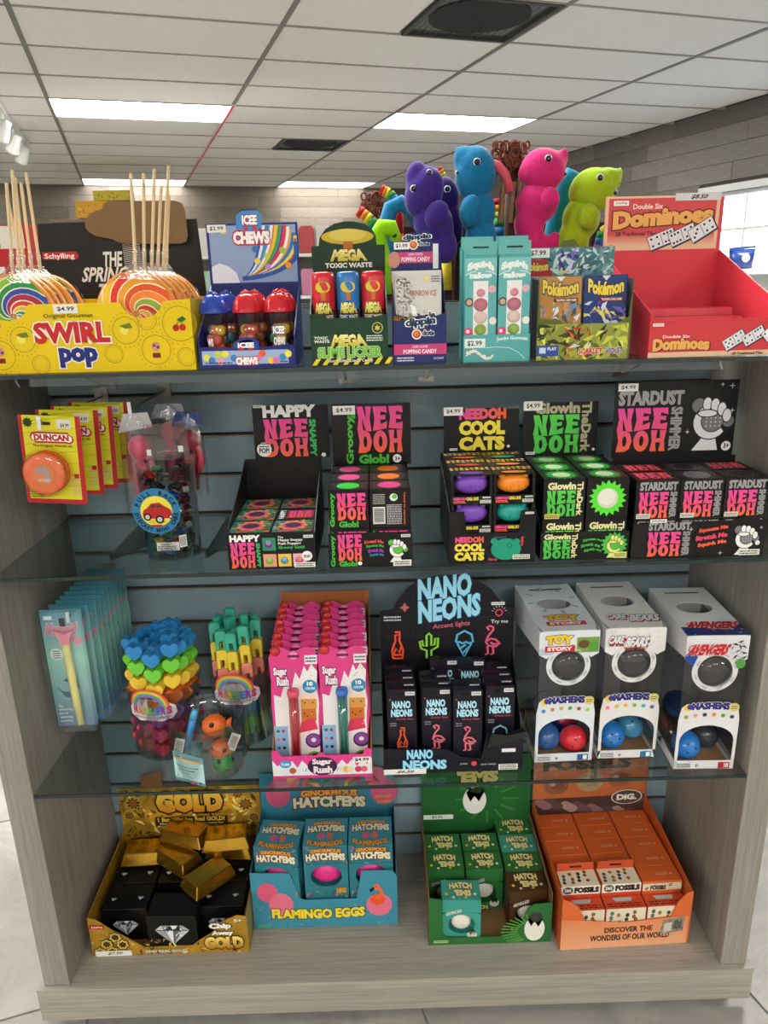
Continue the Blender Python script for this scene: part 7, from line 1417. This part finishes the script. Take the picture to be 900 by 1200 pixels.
# yellow cartons on top of a far cabinet
yc = 7.2
def far_box(lb, u0, v0, u1, v1, y, col, pr=None, name='stock_box', d=.2):
    a, b_ = at(u0, v1, y), at(u1, v0, y); w_, h_ = b_.x-a.x, b_.z-a.z
    P = PF(w_, h_); 
    if pr: pr(P)
    o = carton(name, lb, 'box', w_, d, h_, card(col), {'front': P} if pr else None, ((a.x+b_.x)/2, y, a.z)); return o
a, b_ = at(60, 255, yc), at(200, 255, yc)
c_ = thing('far_cabinet', 'low brown cabinet against the far wall behind the black card', 'cabinet', ((a.x+b_.x)/2, yc, FLOOR)); hcab = at(120, 256, yc).z-FLOOR
MB().box(-(b_.x-a.x)/2, 0, 0, (b_.x-a.x)/2, .5, hcab-.03).build('cabinet_body', mat('#5a4c40', .6, kind='wood'), c_); MB().box(-(b_.x-a.x)/2-.02, -.02, hcab-.03, (b_.x-a.x)/2+.02, .52, hcab-.001).build('cabinet_top', mat('#7a6a58', .5, kind='wood'), c_)
def yp1(P): shards(P, 20, ['#c8402a', '#8a6a1a', '#f0d860', '#e8a02a'], .05, .1, .95, .8, .06)
far_box('orange-yellow stock box at the far wall, lower one', 90, 235, 132, 255.8, yc+.05, '#d8a22a', yp1); far_box('bright yellow stock box at the far wall, upper one', 110, 222.5, 150, 235.2, yc+.32, '#e8d84a', yp1)
bx_ = far_box('plain stock box behind the orange-yellow one', 106, 235.5, 152, 255.5, yc+.3, '#c8b080')
# chips bag and ledge by the window
y2 = 2.35; a, b_ = at(852, 316, y2), at(886, 289, y2)
t = thing('chip_bag', 'dark blue snack bag by the window, right of the dominoes box', 'snack bag', ((a.x+b_.x)/2, y2, a.z)); w_, h_ = b_.x-a.x, b_.z-a.z
m = MB(); m.smooth = True
for sgn in (-1, 1):
    G = [(i/10, j/10) for j in range(11) for i in range(11)]
    m.add([((u-.5)*w_*(1-.12*(1-v)), sgn*.035*(1-(2*u-1)**2)**.6*(1-(2*v-1)**2)**.6*(1+.15*math.sin(u*23+v*9)), v*h_*.9+h_*.05*(u-.5)) for u, v in G], [(j*11+i, j*11+i+1, j*11+i+12, j*11+i+11) for j in range(10) for i in range(10)])
m.build('bag_body', mat('#1f3f8a', .25, kind='foil', bump=.6, scale=25, var=.2), t); 
m = MB(); m.prism([(-w_*.5, h_*.86), (w_*.5, h_*.95), (w_*.48, h_*1.05), (-w_*.5, h_*.98)], -.002, .002); m.build('bag_seal', mat('#2a4c9a', .25, kind='foil'), t)
P = Print(w_*.5, h_*.3); P.text('chips', .05, .1, .95, .9, '#e8e0d0', .05) if 0 else P.circ(.5, .5, .3, '#d8d0c0'); P.build('printed_patch', t, FRONT(-w_*.25, -.041, h_*.35))
a2 = at(850, 317, y2); b2 = at(960, 317, y2)
t = thing('window_ledge_shelf', 'white display shelf by the window under the blue snack bag', 'shelf', ((a2.x+b2.x)/2, y2-.08, FLOOR)); zz = a.z-FLOOR-.001
MB().box(-(b2.x-a2.x)/2, 0, zz-.02, (b2.x-a2.x)/2, .3, zz).build('shelf_board', white, t); 
for s in (-1, 1): MB().box(s*(b2.x-a2.x)/2-.02, .02, 0, s*(b2.x-a2.x)/2+.0, .28, zz-.02).build('leg', white, t)
MB().box(-(b2.x-a2.x)/2, .28, 0, (b2.x-a2.x)/2, .29, zz-.02).build('back_panel', white, t)
COL.objects.unlink(_fo); bpy.data.objects.remove(_fo)
